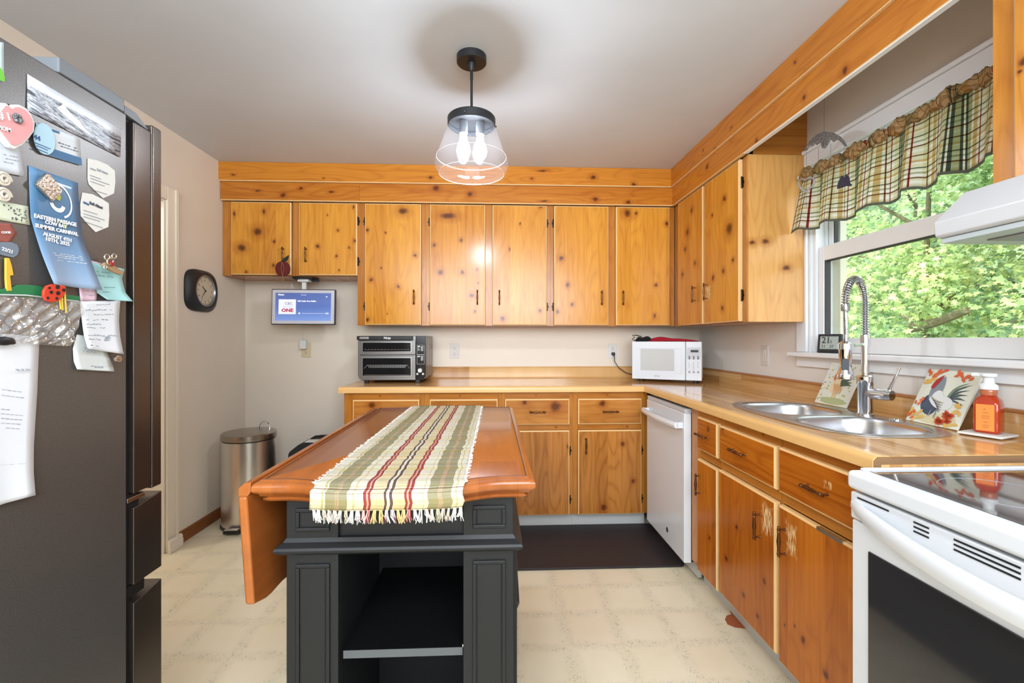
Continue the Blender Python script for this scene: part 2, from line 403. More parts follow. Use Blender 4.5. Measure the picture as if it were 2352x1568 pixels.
# jamb liner + stops
MB().box(X0 + 0.0, X0 + 0.16, WY1 - 0.016, WY1 - 0.001, WZ0, WZ1 - 0.001).box(X0 + 0.012, X0 + 0.028, WY1 - 0.035, WY1 - 0.016, WZ0, WZ1 - 0.016).box(X0 + 0.072, X0 + 0.082, WY1 - 0.03, WY1 - 0.016, WZ0, WZ1 - 0.016) \
    .box(X0 + 0.0, X0 + 0.16, WY0 + 0.001, WY0 + 0.016, WZ0, WZ1 - 0.001).box(X0 + 0.012, X0 + 0.028, WY0 + 0.016, WY0 + 0.035, WZ0, WZ1 - 0.016) \
    .box(X0, X0 + 0.16, WY0 + 0.016, WY1 - 0.016, WZ1 - 0.016, WZ1 - 0.001).build('jamb_liner', WHITE_PAINT, wn, bevel=0.0015)
CREAM = mat('cream_outer_frame', S(214, 205, 186), 0.5)
MB().box(X0 + 0.118, X0 + 0.15, WY1 - 0.064, WY1 - 0.017, WZ0, WZ1 - 0.017).box(X0 + 0.118, X0 + 0.15, WY0 + 0.017, WY0 + 0.064, WZ0, WZ1 - 0.017).build('outer_frame', CREAM, wn)
DKSEAL = mat('dark_glazing_seal', S(60, 56, 58), 0.6)
GLASS = bpy.data.materials.new('window_glass'); GLASS.use_nodes = True
g = NT(GLASS); g.n.remove(g.n['Principled BSDF'])
tr = g.n.new('ShaderNodeBsdfTransparent'); tr.inputs[0].default_value = (0.93, 0.96, 0.95, 1)
gl = g.n.new('ShaderNodeBsdfGlossy'); gl.inputs['Roughness'].default_value = 0.01
fr = g.n.new('ShaderNodeLayerWeight'); fr.inputs[0].default_value = 0.5
mx = g.n.new('ShaderNodeMixShader'); g.l.new(g.math('ADD', g.math('MULTIPLY', g.math('POWER', fr.outputs['Facing'], 4.0), 0.7), 0.03), mx.inputs[0]); g.l.new(tr.outputs[0], mx.inputs[1]); g.l.new(gl.outputs[0], mx.inputs[2])
g.l.new(mx.outputs[0], g.n['Material Output'].inputs['Surface'])
def sash(nm, xa, xb, z0, z1, rt, rb, sw):
    ya, yb = WY0 + 0.018, WY1 - 0.018
    f = MB().box(xa, xb, ya, ya + sw, z0, z1).box(xa, xb, yb - sw, yb, z0, z1).box(xa, xb, ya + sw, yb - sw, z0, z0 + rb).box(xa, xb, ya + sw, yb - sw, z1 - rt, z1).build(nm, WHITE_PAINT, wn, bevel=0.003)
    xm = (xa + xb) / 2
    MB().box(xa + 0.006, xb - 0.006, ya + sw, ya + sw + 0.005, z0 + rb, z1 - rt).box(xa + 0.006, xb - 0.006, yb - sw - 0.005, yb - sw, z0 + rb, z1 - rt).box(xa + 0.006, xb - 0.006, ya + sw, yb - sw, z1 - rt - 0.004, z1 - rt).build('seal', DKSEAL, f)
    MB().box(xm - 0.002, xm + 0.002, ya + sw - 0.002, yb - sw + 0.002, z0 + rb - 0.002, z1 - rt + 0.002).build('pane', GLASS, f, smooth=False)
sash('lower_sash', X0 + 0.030, X0 + 0.070, WZ0 + 0.001, 1.672, 0.070, 0.070, 0.048)
sash('upper_sash', X0 + 0.084, X0 + 0.116, 1.66, WZ1 - 0.018, 0.04, 0.03, 0.040)

# ---------------------------------------------------------------- pine fascia boards under the ceiling
DPY, FPY = 3.19, 3.21            # door and face-frame planes, back run
DPX, FPX = 1.29, 1.31            # the same, right run
def kb(o, lst, Y): return [((p := onY(u, v, Y)).x - o[0], p.z - o[2], s_ * Y / F * ex, s_ * Y / F) for u, v, s_, ex in lst]
def kr(o, lst, X): return [(o[1] - (p := onX(u, v, X)).y, p.z - o[2], s_ * p.y / F * ex * 1.3, s_ * p.y / F) for u, v, s_, ex in lst]
def bd(mb, x0, x1, y0, y1, z0, z1, e=0.006, x0e=None, x1e=None):
    """board with a pale chamfered lower edge"""
    mb.box(x0, x1, y0, y1, z0 + e, z1, 0); mb.box(x0, x1, y0 + 0.002, y1, z0, z0 + e, 1); return mb
ZT0, ZT1, ZT2 = 2.158, 2.284, ZC - 0.001
t1 = empty('trim_1', (XL, 3.17, ZT0)); t1['kind'] = 'structure'
def board(parent, o, x0, x1, yf, yb, z0, z1, knots, grain='x'):
    mb = MB(); bd(mb, x0, x1, yf, yb, z0, z1)
    ob = mb.build('board', [pine(grain, [(a - 0, b - 0, c, d) for a, b, c, d in knots], w=0.4, ring=0.35, light_=S(208, 134, 46), dark=S(168, 94, 26)), PALE], parent, smooth=False, world=False)
    return ob
o1 = (XL, 3.17, ZT0)
WB = DPX + 0.0 - XL
jx = onY(826, 440, 3.18).x - XL
board(t1, o1, 0.004, jx - 0.0006, 0.010, 0.030, 0, 0.125, kb(o1, [(650, 448, 6, 1), (690, 433, 4, 1.3), (761, 441, 3, 2.5), (592, 438, 3, 2.5)], 3.18))
board(t1, o1, jx + 0.0006, WB - 0.008, 0.0101, 0.0301, 0, 0.125, kb(o1, [(1002, 432, 8, 1.2), (1080, 445, 7, 1.1), (1368, 458, 6, 1.1), (1443, 465, 5, 1.3), (1250, 462, 2, 5)], 3.18))
board(t1, o1, 0.0, WB - 0.02, -0.006, 0.028, 0.127, ZT2 - ZT0, kb(o1, [(1362, 407, 6, 1.3), (1456, 423, 5, 1.1), (989, 408, 3, 1.8), (1221, 410, 3, 1.4), (744, 410, 2, 1.5), (1245, 392, 2.5, 6), (535, 401, 2, 2.5)], 3.165))
t2 = empty('trim_2', (DPX - 0.01, 3.19, ZT0), rz=-math.pi / 2); t2['kind'] = 'structure'
o2 = (DPX - 0.01, 3.19, ZT0)
LR = 3.19 - YF - 0.01
board(t2, o2, 0.0, LR, 0.0, 0.022, 0, 0.125, kr(o2, [(1940, 162, 12, 0.7), (1846, 224, 8, 0.7), (1737, 323, 7, 0.6), (1624, 383, 6, 0.7), (2060, 95, 4, 2)], 1.28))
board(t2, o2, -0.02, LR, -0.015, 0.020, 0.127, ZT2 - ZT0, kr(o2, [(1826, 144, 5, 0.8), (1878, 152, 3, 1), (1680, 293, 4, 0.9), (1642, 342, 4, 0.8), (1615, 345, 3, 1)], 1.265))
MB().box(0.93, LR, 0.001, 0.0215, -0.004, 0.0).build('painted_underside', WHITE_PAINT, t2, world=False, smooth=False)['label'] = 'white painted lower edge'
# ================================================================ CABINETS (local frame: x along the run, y into the wall, z up)
def handle(door, x, z, vert=True, L=0.104, y=-0.021):
    """turned bronze pull on two posts"""
    prof = [(0.0008, -0.5), (0.0032, -0.485), (0.0042, -0.46), (0.0026, -0.435), (0.0046, -0.405), (0.0046, -0.375), (0.0026, -0.345), (0.0040, -0.31), (0.0030, -0.26), (0.0040, -0.12), (0.0050, 0.0)]
    prof = prof + [(r, -h) for r, h in prof[-2::-1]]
    prof = [(r * 1.35, h * L) for r, h in prof]
    mb = MB()
    cy = y - 0.022
    mb.lathe(prof, (x, cy, z), 'z' if vert else 'x', 12, caps=False)
    for s_ in (-1, 1):
        d = s_ * L * 0.39
        c = (x, y, z + d) if vert else (x + d, y, z)
        mb.lathe([(0.0032, -0.022), (0.0026, -0.012), (0.0034, -0.004), (0.0055, 0.001)], c, 'y', 10)
    return mb.build('handle', BRONZE, door, world=False)
def hinge(door, x, z, side, big=1.0):
    """surface-mounted shaped hinge leaf with knuckle"""
    h = 0.058 * big; s_ = side; y0 = -0.0015
    mb = MB()
    pts = [(0, -h / 2), (0.010, -h / 2 + 0.004), (0.008, -h / 5), (0.014, -h / 10), (0.014, h / 10), (0.008, h / 5), (0.010, h / 2 - 0.004), (0, h / 2)]
    mb.prism([(x + s_ * a, z + b) for a, b in pts], 'y', y0, 0.0)
    mb.lathe([(0.003, -h / 2 - 0.002), (0.0036, -h / 2), (0.0036, h / 2), (0.003, h / 2 + 0.002)], (x, -0.006, z), 'z', 10)
    return mb.build('hinge', DBRONZE, door, world=False)
def door(parent, name, x0, x1, z0, z1, knots=(), wear=(), grain='z', t=0.020, w=0.085, hd=None, hg=None, rim=PALE, lightc=PINE_L, darkc=PINE_D, ring=0.3):
    W_, H_ = x1 - x0, z1 - z0; e = 0.0068; k = 0.0045
    mb = MB()
    o = [(0, 0), (W_, 0), (W_, H_), (0, H_)]; i = [(e, e), (W_ - e, e), (W_ - e, H_ - e), (e, H_ - e)]
    v = [(a, -t, b) for a, b in i] + [(a, -t + k, b) for a, b in o] + [(a, 0, b) for a, b in o]
    f = [(0, 1, 2, 3)] + [(4 + a, 4 + (a + 1) % 4, (a + 1) % 4, a) for a in range(4)] + [(8 + a, 8 + (a + 1) % 4, 4 + (a + 1) % 4, 4 + a) for a in range(4)] + [(11, 10, 9, 8)]
    mb.v = v; mb.f = f; mb.m = [0] + [1] * 9
    ob = mb.build(name, [pine(grain, knots, wear, w=w, light_=lightc, dark=darkc, ring=ring), rim], parent, smooth=False, world=False)
    ob.location = (x0, -0.0004, z0)
    if hd:
        handle(ob, hd[0] - x0, hd[1] - z0, hd[2], y=-t)
    if hg:
        side, zs = hg
        for z_ in zs: hinge(ob, (-0.002 if side == 'L' else W_ + 0.002), z_ - z0, -1 if side == 'L' else 1)
    return ob
FRAME_N = dict(light_=S(198, 130, 54), dark=S(156, 92, 32))
def carcass(parent, W_, z0, z1, depth, toe=None, toe_d=0.07, t=0.02, left_panel=None, right_panel=None):
    mb = MB(); zb = z0
    mb.box(0.0005, W_ - 0.0005, t, depth - 0.001, zb, z1)
    o = mb.build('body', pine('z', w=0.2, **FRAME_N), parent, smooth=False, world=False)
    if toe:
        MB().box(0.0005, W_ - 0.0005, toe_d, toe_d + 0.018, 0.0, z0 - 0.001).build('toe_kick', TOE, parent, smooth=False, world=False)
    return o
TOE = mat('toe_kick_paint', S(206, 206, 204), 0.5, var=0.03)
def stile(parent, x0, x1, z0, z1, knots=(), t=0.02, tone=FRAME_N):
    return MB().box(x0, x1, 0, t - 0.0004, z0, z1).build('stile', pine('z', knots, w=0.3, ring=0.25, **tone), parent, smooth=False, world=False)
def rail(parent, x0, x1, z0, z1, knots=(), t=0.02):
    return MB().box(x0, x1, 0.0003, t - 0.0004, z0, z1).build('rail', pine('x', knots, w=0.3, ring=0.25, **FRAME_N), parent, smooth=False, world=False)

SC = 3.19 / 3.15
def UX(x): return x * SC
def knots_back(lst, x0, z0, Y=3.19):
    r = []
    for k in lst:
        u, v, s_ = k[:3]; ex = k[3] if len(k) > 3 else 0.95
        p = onY(u, v, Y); r.append((p.x - x0, p.z - z0, 1.15 * s_ * Y / F * ex, 1.15 * s_ * Y / F * 1.05))
    return r
# ---- uppers, back run
UP_Z0, UP_Z1 = 1.306, 2.157
def upper(label, xa, xb, z0, doors, stiles):
    c = empty('wall_cabinet', (xa, FPY, z0), label, 'cabinet', 'knotty pine wall cabinets')
    carcass(c, xb - xa, 0, UP_Z1 - z0, YB - FPY)
    for a, b in stiles: stile(c, a - xa + 0.0004, b - xa - 0.0004, 0, UP_Z1 - z0)
    for d in doors:
        (x0, x1, kn, hx, hz, hs, hzs) = d
        door(c, 'door', x0 - xa, x1 - xa, 0.004, UP_Z1 - z0 - 0.006, knots_back(kn, x0, z0 + 0.004), hd=(hx - xa, hz - z0, True), hg=(hs, [q - z0 for q in hzs]) if hs else None)
    return c
D = [(-1.783, -1.380), (-1.328, -0.933), (-0.879, -0.493), (-0.433, -0.046), (0.003, 0.386), (0.438, 0.825), (0.879, 1.265)]
upper('short pine wall cabinet with two doors above the smart display', XL + 0.002, -0.9345, 1.648, [
    (*D[0], [(592, 532, 9, 1.2), (555, 569, 8, 1.2), (538, 491, 5, 0.6), (606, 485, 6, 0.6), (630, 554, 3), (629, 609, 4), (567, 625, 3)], -1.430, 1.789, None, []),
    (*D[1], [(730, 565, 4), (777, 528, 3), (802, 568, 3), (816, 553, 4), (773, 588, 3), (752, 495, 2), (812, 475, 4, 0.5), (779, 621, 2.5)], -1.276, 1.789, 'R', [2.03, 1.75])],
    [(XL + 0.002, -1.787), (-1.376, -1.331), (-0.9305, -0.935)] [:2])
hz_ = 1.502
upper('tall single-door pine wall cabinet above the toaster oven', -0.934, -0.462, UP_Z0, [
    (*D[2], [(926, 485, 8, 1.4), (844, 528, 4), (886, 534, 2), (954, 586, 4), (852, 642, 4), (915, 657, 4), (844, 734, 4), (875, 615, 2), (890, 720, 2, 0.6)], -0.541, hz_, 'L', [2.03, 1.44])],
    [(-0.934, -0.881), (-0.491, -0.462)])
upper('middle two-door pine wall cabinet behind the hanging lamp', -0.462, 0.412, UP_Z0, [
    (*D[3], [(1029, 495, 7, 2.6), (998, 562, 4), (1059, 551, 4), (1012, 625, 6), (1062, 625, 5), (1084, 678, 5), (1091, 715, 3), (1098, 650, 2), (1096, 618, 3)], -0.102, hz_, 'L', [2.03, 1.44]),
    (*D[4], [(1243, 474, 4), (1195, 514, 3, 0.7), (1170, 572, 3, 0.6), (1241, 714, 4), (1154, 731, 5)], 0.052, hz_, 'R', [2.03, 1.44])],
    [(-0.462, -0.436), (-0.044, 0.001), (0.388, 0.412)])
upper('two-door pine wall cabinet left of the room corner, over the microwave', 0.412, 1.308, UP_Z0, [
    (*D[5], [(1289, 593, 6), (1303, 655, 5), (1314, 699, 4), (1281, 716, 5, 0.8)], 0.774, hz_, 'L', [2.03, 1.44]),
    (*D[6], [(1441, 489, 9), (1461, 489, 4, 0.6), (1507, 655, 4), (1504, 725, 5, 0.7), (1531, 513, 5)], 0.926, hz_, None, [])],
    [(0.412, 0.436), (0.827, 0.877), (1.267, 1.308)])
# ---- uppers, right run
def knots_right(lst, y0, z0, X):
    r = []
    for k in lst:
        u, v, s_ = k[:3]; ex = k[3] if len(k) > 3 else 1.0
        p = onX(u, v, X); r.append((y0 - p.y, p.z - z0, s_ * p.y / F * ex * 1.5, s_ * p.y / F * 1.5))
    return r
def right_cab(name, label, group, ya, yb, z0, z1, X, depth, toe=False):
    c = empty(name, (X, ya, z0), label, 'cabinet', group, rz=-math.pi / 2)
    carcass(c, ya - yb, 0, z1 - z0, depth, toe=None)
    if toe: MB().box(0.0005, ya - yb - 0.0005, 0.062, 0.08, -z0, -0.001).build('toe_kick', TOE, c, smooth=False, world=False)
    return c
rc = right_cab('wall_cabinet', 'pine wall cabinet with a pale unvarnished end panel, left of the window', 'knotty pine wall cabinets', 3.208, 2.29, 1.300, 2.157, FPX, XR - FPX)
for a, b in ((3.206, 3.112), (2.735, 2.717), (2.322, 2.2905)): stile(rc, 3.208 - a, 3.208 - b, 0, 0.857)
for (ya, yb, kn, hy, hs, wr) in ((3.110, 2.737, [(1589, 483, 5), (1579, 533, 7), (1574, 571, 5), (1596, 604, 4), (1568, 630, 5)], 2.832, None, []),
                             (2.715, 2.325, [(1664.5, 456, 5), (1636, 495, 3), (1675, 525, 11), (1662, 621, 5), (1638, 638, 5), (1659, 708, 5), (1684, 597, 4)], 2.675, 'R', [(1627, 672, 7, 1)])):
    door(rc, 'door', 3.208 - ya, 3.208 - yb, 0.004, 0.851, knots_right(kn, ya, 1.304, DPX), [(a, b, c * 1.5, d * 2.2) for a, b, c, d in knots_right(wr, ya, 1.304, DPX)], hd=(3.208 - hy, 0.196, True), hg=(hs, [0.73, 0.14]) if hs else None)
kp = []
for u, v, s_ in ((1727, 557, 7), (1759, 554, 8), (1806, 615, 8)):
    p = onY(u, v, 2.272); kp.append((p.x - FPX, p.z - 1.3, s_ * 2.27 / F * 1.3, s_ * 2.27 / F))
ep = MB().box(0, XR - FPX - 0.001, 0, 0.018, 0, 0.857 - 0.0).build('end_panel', pine('z', kp, w=0.16, light_=S(220, 164, 94), dark=S(192, 132, 68), ring=0.4), None, smooth=False)
ep.parent = rc; ep.rotation_euler = (0, 0, math.pi / 2); ep.location = (3.208 - 2.272, 0.0, 0)
ep['label'] = 'pale end panel'
# the tall strip of panel up into the recess
MB().box(0.937 - 0.0, 0.955 - 0.019, 0.024, XR - FPX - 0.001, 0.858, ZC - 1.300 - 0.002).build('upper_filler', pine('x', w=0.3, **FRAME_N), rc, smooth=False, world=False)
nc = right_cab('wall_cabinet', 'near pine wall cabinet above the range hood, partly out of view', 'knotty pine wall cabinets', 1.121, 0.33, 1.588, 2.157, FPX - 0.016, XR - FPX + 0.014)
for a, b in ((1.1205, 1.058), (0.74, 0.71), (0.365, 0.3305)): stile(nc, 1.121 - a, 1.121 - b, 0, 0.569, tone={})
door(nc, 'door', 1.121 - 1.060, 1.121 - 0.735, 0.004, 0.56, knots_right([(2350, 138, 9), (2340, 165, 4)], 1.060, 1.592, FPX - 0.036), hd=(0.35, 0.1, True))
door(nc, 'door', 1.121 - 0.715, 1.121 - 0.362, 0.004, 0.56, [(0.1, 0.3, 0.01, 0.012)], hd=(0.45, 0.1, True))

# ---- base cabinets, back run
BFY = 2.885; BZ1 = 0.876
BL, BD = S(196, 128, 58), S(152, 90, 34)
def base(label, xa, xb, dx0, dx1, kd, kdoor, hx, hdz, doorhandle, hs, stl):
    c = empty('base_cabinet', (xa, BFY, 0), label, 'cabinet', 'knotty pine base cabinets on the back wall')
    mb = MB().box(0.0005, xb - xa - 0.0005, 0.02, YB - BFY - 0.001, 0.095, BZ1); mb.build('body', pine('z', w=0.2, **FRAME_N), c, smooth=False, world=False)
    MB().box(0.0005, xb - xa - 0.0005, 0.062, 0.08, 0.0, 0.094).build('toe_kick', TOE, c, smooth=False, world=False)
    for a, b in stl: stile(c, a - xa + 0.0003, b - xa - 0.0003, 0.095, BZ1)
    e0, e1 = stl[0][1] - xa, stl[-1][0] - xa
    rail(c, e0, e1, 0.830, BZ1, [(0.22, 0.855, 0.004, 0.004)]); rail(c, e0, e1, 0.634, 0.669, [(0.35, 0.65, 0.006, 0.004)]); rail(c, e0, e1, 0.095, 0.112)
    door(c, 'drawer', dx0 - xa, dx1 - xa, 0.670, 0.832, knots_back(kd, dx0, 0.670, 2.865), grain='x', w=0.12, hd=((dx0 + dx1) / 2 - xa, 0.752, False) if hdz else None, lightc=BL, darkc=BD)
    door(c, 'door', dx0 - xa, dx1 - xa, 0.097, 0.632, knots_back(kdoor, dx0, 0.097, 2.865), hd=(doorhandle - xa, 0.537, True) if doorhandle else None, hg=(hs, [0.50, 0.19]), lightc=BL, darkc=BD, ring=0.5)
base('leftmost pine base cabinet below the toaster oven', -0.922, -0.422, -0.864, -0.454, [(855, 930, 7, 1.3)], [(840, 1100, 6)], 0, True, -0.50, 'L', [(-0.922, -0.866), (-0.452, -0.422)])
base('second pine base cabinet from the left, mostly hidden behind the island', -0.422, 0.059, -0.389, 0.036, [], [(1050, 1100, 5)], 0, True, -0.35, 'R', [(-0.422, -0.391), (0.038, 0.059)])
base('third pine base cabinet, half hidden by the island corner', 0.059, 0.519, 0.082, 0.491, [(1205, 924, 5, 1.4), (1276, 934, 12, 1.1)], [(1306, 1025, 5, 0.7)], 0, True, 0.125, 'R', [(0.059, 0.080), (0.493, 0.519)])
base('rightmost pine base cabinet on the back wall, beside the dishwasher', 0.519, 0.999, 0.546, 0.955, [(1384, 926, 7, 1.1)], [(1430, 1019, 6), (1455, 1104, 5), (1386, 1165, 8, 0.9), (1392, 1062, 2, 0.4)], 0, True, 0.594, 'R', [(0.519, 0.544), (0.957, 0.999)])

# ---- base cabinets, right run
BFX, BDX = 0.998, 0.978
def rbase(label, ya, yb, units, stiles, hinges=True):
    c = empty('base_cabinet', (BFX, ya, 0), label, 'cabinet', 'knotty pine base cabinets under the sink', rz=-math.pi / 2)
    MB().box(0.0005, ya - yb - 0.0005, 0.02, XR - BFX - 0.001, 0.110, 0.70).box(0.0005, ya - yb - 0.0005, 0.02, 0.05, 0.70, BZ1).build('body', pine('z', w=0.2, **FRAME_N), c, smooth=False, world=False)
    MB().box(0.0005, ya - yb - 0.0005, 0.062, 0.08, 0.0, 0.109).build('toe_kick', TOE, c, smooth=False, world=False)
    for a, b in stiles: stile(c, ya - a + 0.0003, ya - b - 0.0003, 0.110, BZ1)
    rail(c, ya - stiles[0][1], ya - stiles[-1][0], 0.838, BZ1, [(0.3, 0.86, 0.006, 0.004)])
    return c
c1 = rbase('narrow pine base cabinet between dishwasher and sink cabinet', 2.232, 1.934, 0, [(2.232, 2.131), (1.940, 1.9345)])
K = lambda lst, y0, z0: knots_right(lst, y0, z0, BDX)
BL, BD = S(200, 116, 30), S(156, 78, 18)
rail(c1, 2.232 - 2.131, 2.232 - 1.94, 0.646, 0.690)
door(c1, 'drawer', 2.232 - 2.129, 2.232 - 1.941, 0.690, 0.842, K([(1627, 985, 5)], 2.129, 0.69), grain='x', w=0.3, hd=(2.232 - 2.06, 0.765, False), lightc=BL, darkc=BD)
door(c1, 'door', 2.232 - 2.129, 2.232 - 1.941, 0.112, 0.643, K([(1630, 1235, 3)], 2.129, 0.112), hd=(2.232 - 2.098, 0.528, True), hg=('R', [0.50, 0.19]), lightc=BL, darkc=BD)
c2 = rbase('wide pine sink base cabinet with two doors and two drawer fronts', 1.934, 1.112, 0, [(1.934, 1.920), (1.530, 1.517), (1.135, 1.1125)])
rail(c2, 0.014, 0.404, 0.650, 0.690); rail(c2, 0.417, 0.80, 0.650, 0.690)
door(c2, 'drawer', 1.934 - 1.919, 1.934 - 1.532, 0.690, 0.840, K([(1660, 985, 4)], 1.919, 0.69), grain='x', w=0.09, hd=(1.934 - 1.755, 0.765, False), lightc=BL, darkc=BD, ring=0.55)
door(c2, 'door', 1.934 - 1.925, 1.934 - 1.532, 0.122, 0.648, K([(1692, 1211, 5), (1708, 1367, 6), (1741, 1415, 6), (1756, 1334, 6), (1668, 1283, 5)], 1.925, 0.122), [(a, b, c * 0.9, d * 1.5) for a, b, c, d in K([(1762, 1195, 20)], 1.925, 0.122)], hd=(1.934 - 1.62, 0.53, True), hg=('L', [0.5, 0.19]), lightc=BL, darkc=BD)
door(c2, 'drawer', 1.934 - 1.514, 1.934 - 1.136, 0.690, 0.842, [], [(0.23, 0.095, 0.02, 0.015)], grain='x', w=0.09, hd=(1.934 - 1.325, 0.758, False), lightc=BL, darkc=BD, ring=0.5)
d3 = door(c2, 'door', 1.934 - 1.514, 1.934 - 1.136, 0.112, 0.646, K([(1844, 1468, 7), (1802, 1435, 3), (1825, 1436, 3), (1899, 1549, 8)], 1.514, 0.112), [(a, b, c * 0.8, d * 1.6) for a, b, c, d in K([(1817, 1238, 20)], 1.514, 0.112)], hd=(1.934 - 1.477, 0.535, True), hg=('R', [0.5, 0.19]), lightc=BL, darkc=BD)
MB().box(0.185, 0.287, -0.0212, -0.006, 0.525, 0.5355).build('steel_edge_strip', STEEL, d3, world=False)
# ================================================================ COUNTERTOP, SINK
def butcher(axis, side=False):
    m = bpy.data.materials.new('butcherblock_laminate'); m.use_nodes = True; g = NT(m); p = g.n['Principled BSDF']
    tc = g.n.new('ShaderNodeTexCoord').outputs['Object']; x, y, z = g.sep(tc)
    al, ac = (x, y) if axis == 'x' else (y, x)
    if side: ac = z
    row = g.math('FLOOR', g.math('DIVIDE', ac, 0.036)); r1 = g.white(row)
    seg_ = g.math('FLOOR', g.math('ADD', g.math('DIVIDE', al, 0.75), g.math('MULTIPLY', r1, 7.3)))
    t = g.white(g.math('ADD', g.math('MULTIPLY', row, 17.3), seg_))
    gr = g.noise(g.comb(g.math('ADD', ac, g.math('MULTIPLY', t, 5)), g.math('MULTIPLY', al, 0.04), 0.0), 120, 4, 0.6)
    f = g.math('ADD', g.math('MULTIPLY', t, 0.6), g.math('MULTIPLY', g.mapr(gr, 0.35, 0.7), 0.4), clamp=True)
    c = g.ramp(f, [(0.0, S(226, 184, 126)), (0.45, S(212, 164, 104)), (0.8, S(186, 134, 78)), (1.0, S(164, 112, 62))])
    g.l.new(c, p.inputs['Base Color']); p.inputs['Roughness'].default_value = 0.13; p.inputs['Specular IOR Level'].default_value = 0.6
    return m
BX, BY_ = butcher('x'), butcher('y')
EDGE = mat('pale_laminate_nosing', S(226, 180, 118), 0.25, var=0.06, vscale=12)
CUT = pine('x', light_=S(150, 116, 80), dark=S(118, 86, 58), w=0.5, rough=0.6)
ZW, TW = 0.914, 0.036
wt = empty('countertop', (0.0, 3.2, ZW - TW), 'L-shaped butcherblock laminate countertop along back and window walls', 'countertop')
ye, xe = 2.850, 0.965
def nose(s_, o, z0=ZW - TW - 0.001, z1=ZW):   # rounded front profile, s_ = direction into the counter
    r = 0.014
    pts = [(o + s_ * 0.028, z0)] + [(o, z0)] + [(o, z1 - r)] + [(o + s_ * (r - r * math.cos(a)), z1 - r + r * math.sin(a)) for a in [math.pi / 8 * k for k in range(1, 4)]] + [(o + s_ * r, z1), (o + s_ * 0.028, z1)]
    return pts
XM = xe + 0.028; YM = ye + 0.028
# back run slab: reaches the corner; side run slab starts beyond the seam
MB().box(-0.948, XR - 0.001, YM, YB - 0.022, ZW - TW + 0.002, ZW).build('back_slab', BX, wt, smooth=False)
MB().prism(nose(1, ye), 'x', -0.948, xe + 0.004).build('front_nosing', EDGE, wt)
MB().box(-0.948, XR - 0.022, YB - 0.021, YB - 0.0008, ZW, ZW + 0.078).build('backsplash', BX, wt, smooth=False)
MB().box(-0.948, XR - 0.024, YB - 0.024, YB - 0.0008, ZW + 0.0785, ZW + 0.088).prism([(YB - 0.030, ZW), (YB - 0.0215, ZW), (YB - 0.0215, ZW + 0.009)], 'x', -0.948, XR - 0.03).build('backsplash_lip', BX, wt, bevel=0.003)
YEND = 1.112
MB().box(XR - 0.021, XR - 0.0008, YEND, YB - 0.0215, ZW, ZW + 0.070).build('backsplash', butcher('y', True), wt, smooth=False)
MB().box(XR - 0.025, XR - 0.0008, YEND, YB - 0.0245, ZW + 0.0705, ZW + 0.082).build('backsplash_lip', pine('Y', w=0.5, light_=S(190, 132, 80), dark=S(168, 110, 62), rough=0.3), wt, bevel=0.003)
MB().prism(nose(1, xe), 'y', YEND + 0.001, ye + 0.004).build('side_nosing', EDGE, wt)
MB().prism([(xe + 0.002, ZW - TW), (xe + 0.002, ZW - 0.012), (xe + 0.012, ZW - 0.002), (XR - 0.002, ZW - 0.002), (XR - 0.002, ZW - 0.022), (xe + 0.022, ZW - 0.022), (xe + 0.020, ZW - TW)], 'y', YEND - 0.0005, YEND + 0.001).build('cut_end', CUT, wt, smooth=False)
# sink outline
def outline(cx, cy, rx, ry, p=3.2, n=48, fn=None):
    r = []
    for k in range(n):
        a = 2 * math.pi * k / n; c, s_ = math.cos(a), math.sin(a)
        r.append((cx + rx * math.copysign(abs(c) ** (2 / p), c), cy + ry * math.copysign(abs(s_) ** (2 / p), s_)))
    return r
SX, SY, SRX, SRY = 1.270, 1.700, 0.225, 0.395
slab = MB().box(XM, XR - 0.001, YEND, YM, ZW - TW + 0.002, ZW).build('side_slab', BY_, wt, smooth=False)
cut = MB().prism(outline(SX, SY, SRX - 0.016, SRY - 0.016), 'z', ZW - 0.08, ZW + 0.05).build('cutter', BY_, None)
cut.location = -wpos(wt) * 0
bm_ = slab.modifiers.new('hole', 'BOOLEAN'); bm_.object = cut; bm_.operation = 'DIFFERENCE'; bm_.solver = 'EXACT'
bpy.context.view_layer.update()
me = bpy.data.meshes.new_from_object(slab.evaluated_get(bpy.context.evaluated_depsgraph_get()))
slab.modifiers.clear(); slab.data = me
C.objects.unlink(cut); bpy.data.objects.remove(cut)

sk = empty('kitchen_sink', (SX, SY, ZW), 'double-bowl stainless steel drop-in sink in the counter below the window', 'sink')
# deck with two holes: built as rings between outlines
def bowl(mb, cx, cy, rx, ry, depth, p=3.0, n=48):
    prof = [(1.0, 0.0015), (0.975, -0.003), (0.955, -0.015), (0.93, -0.08), (0.90, -depth + 0.03), (0.82, -depth + 0.006), (0.6, -depth), (0.12, -depth - 0.004)]
    o = len(mb.v)
    for s_, z in prof: mb.v += [(a, b, ZW + z + 0.002) for a, b in outline(cx, cy, rx * s_, ry * s_, p, n)]
    for i in range(len(prof) - 1):
        for k in range(n):
            q = (k + 1) % n; a = o + i * n
            mb.f.append((a + k, a + n + k, a + n + q, a + q)); mb.m.append(0)
    mb.f.append(tuple(o + (len(prof) - 1) * n + k for k in range(n))); mb.m.append(0)
B1 = (1.262, 1.878, 0.168, 0.168); B2 = (1.262, 1.515, 0.170, 0.172)
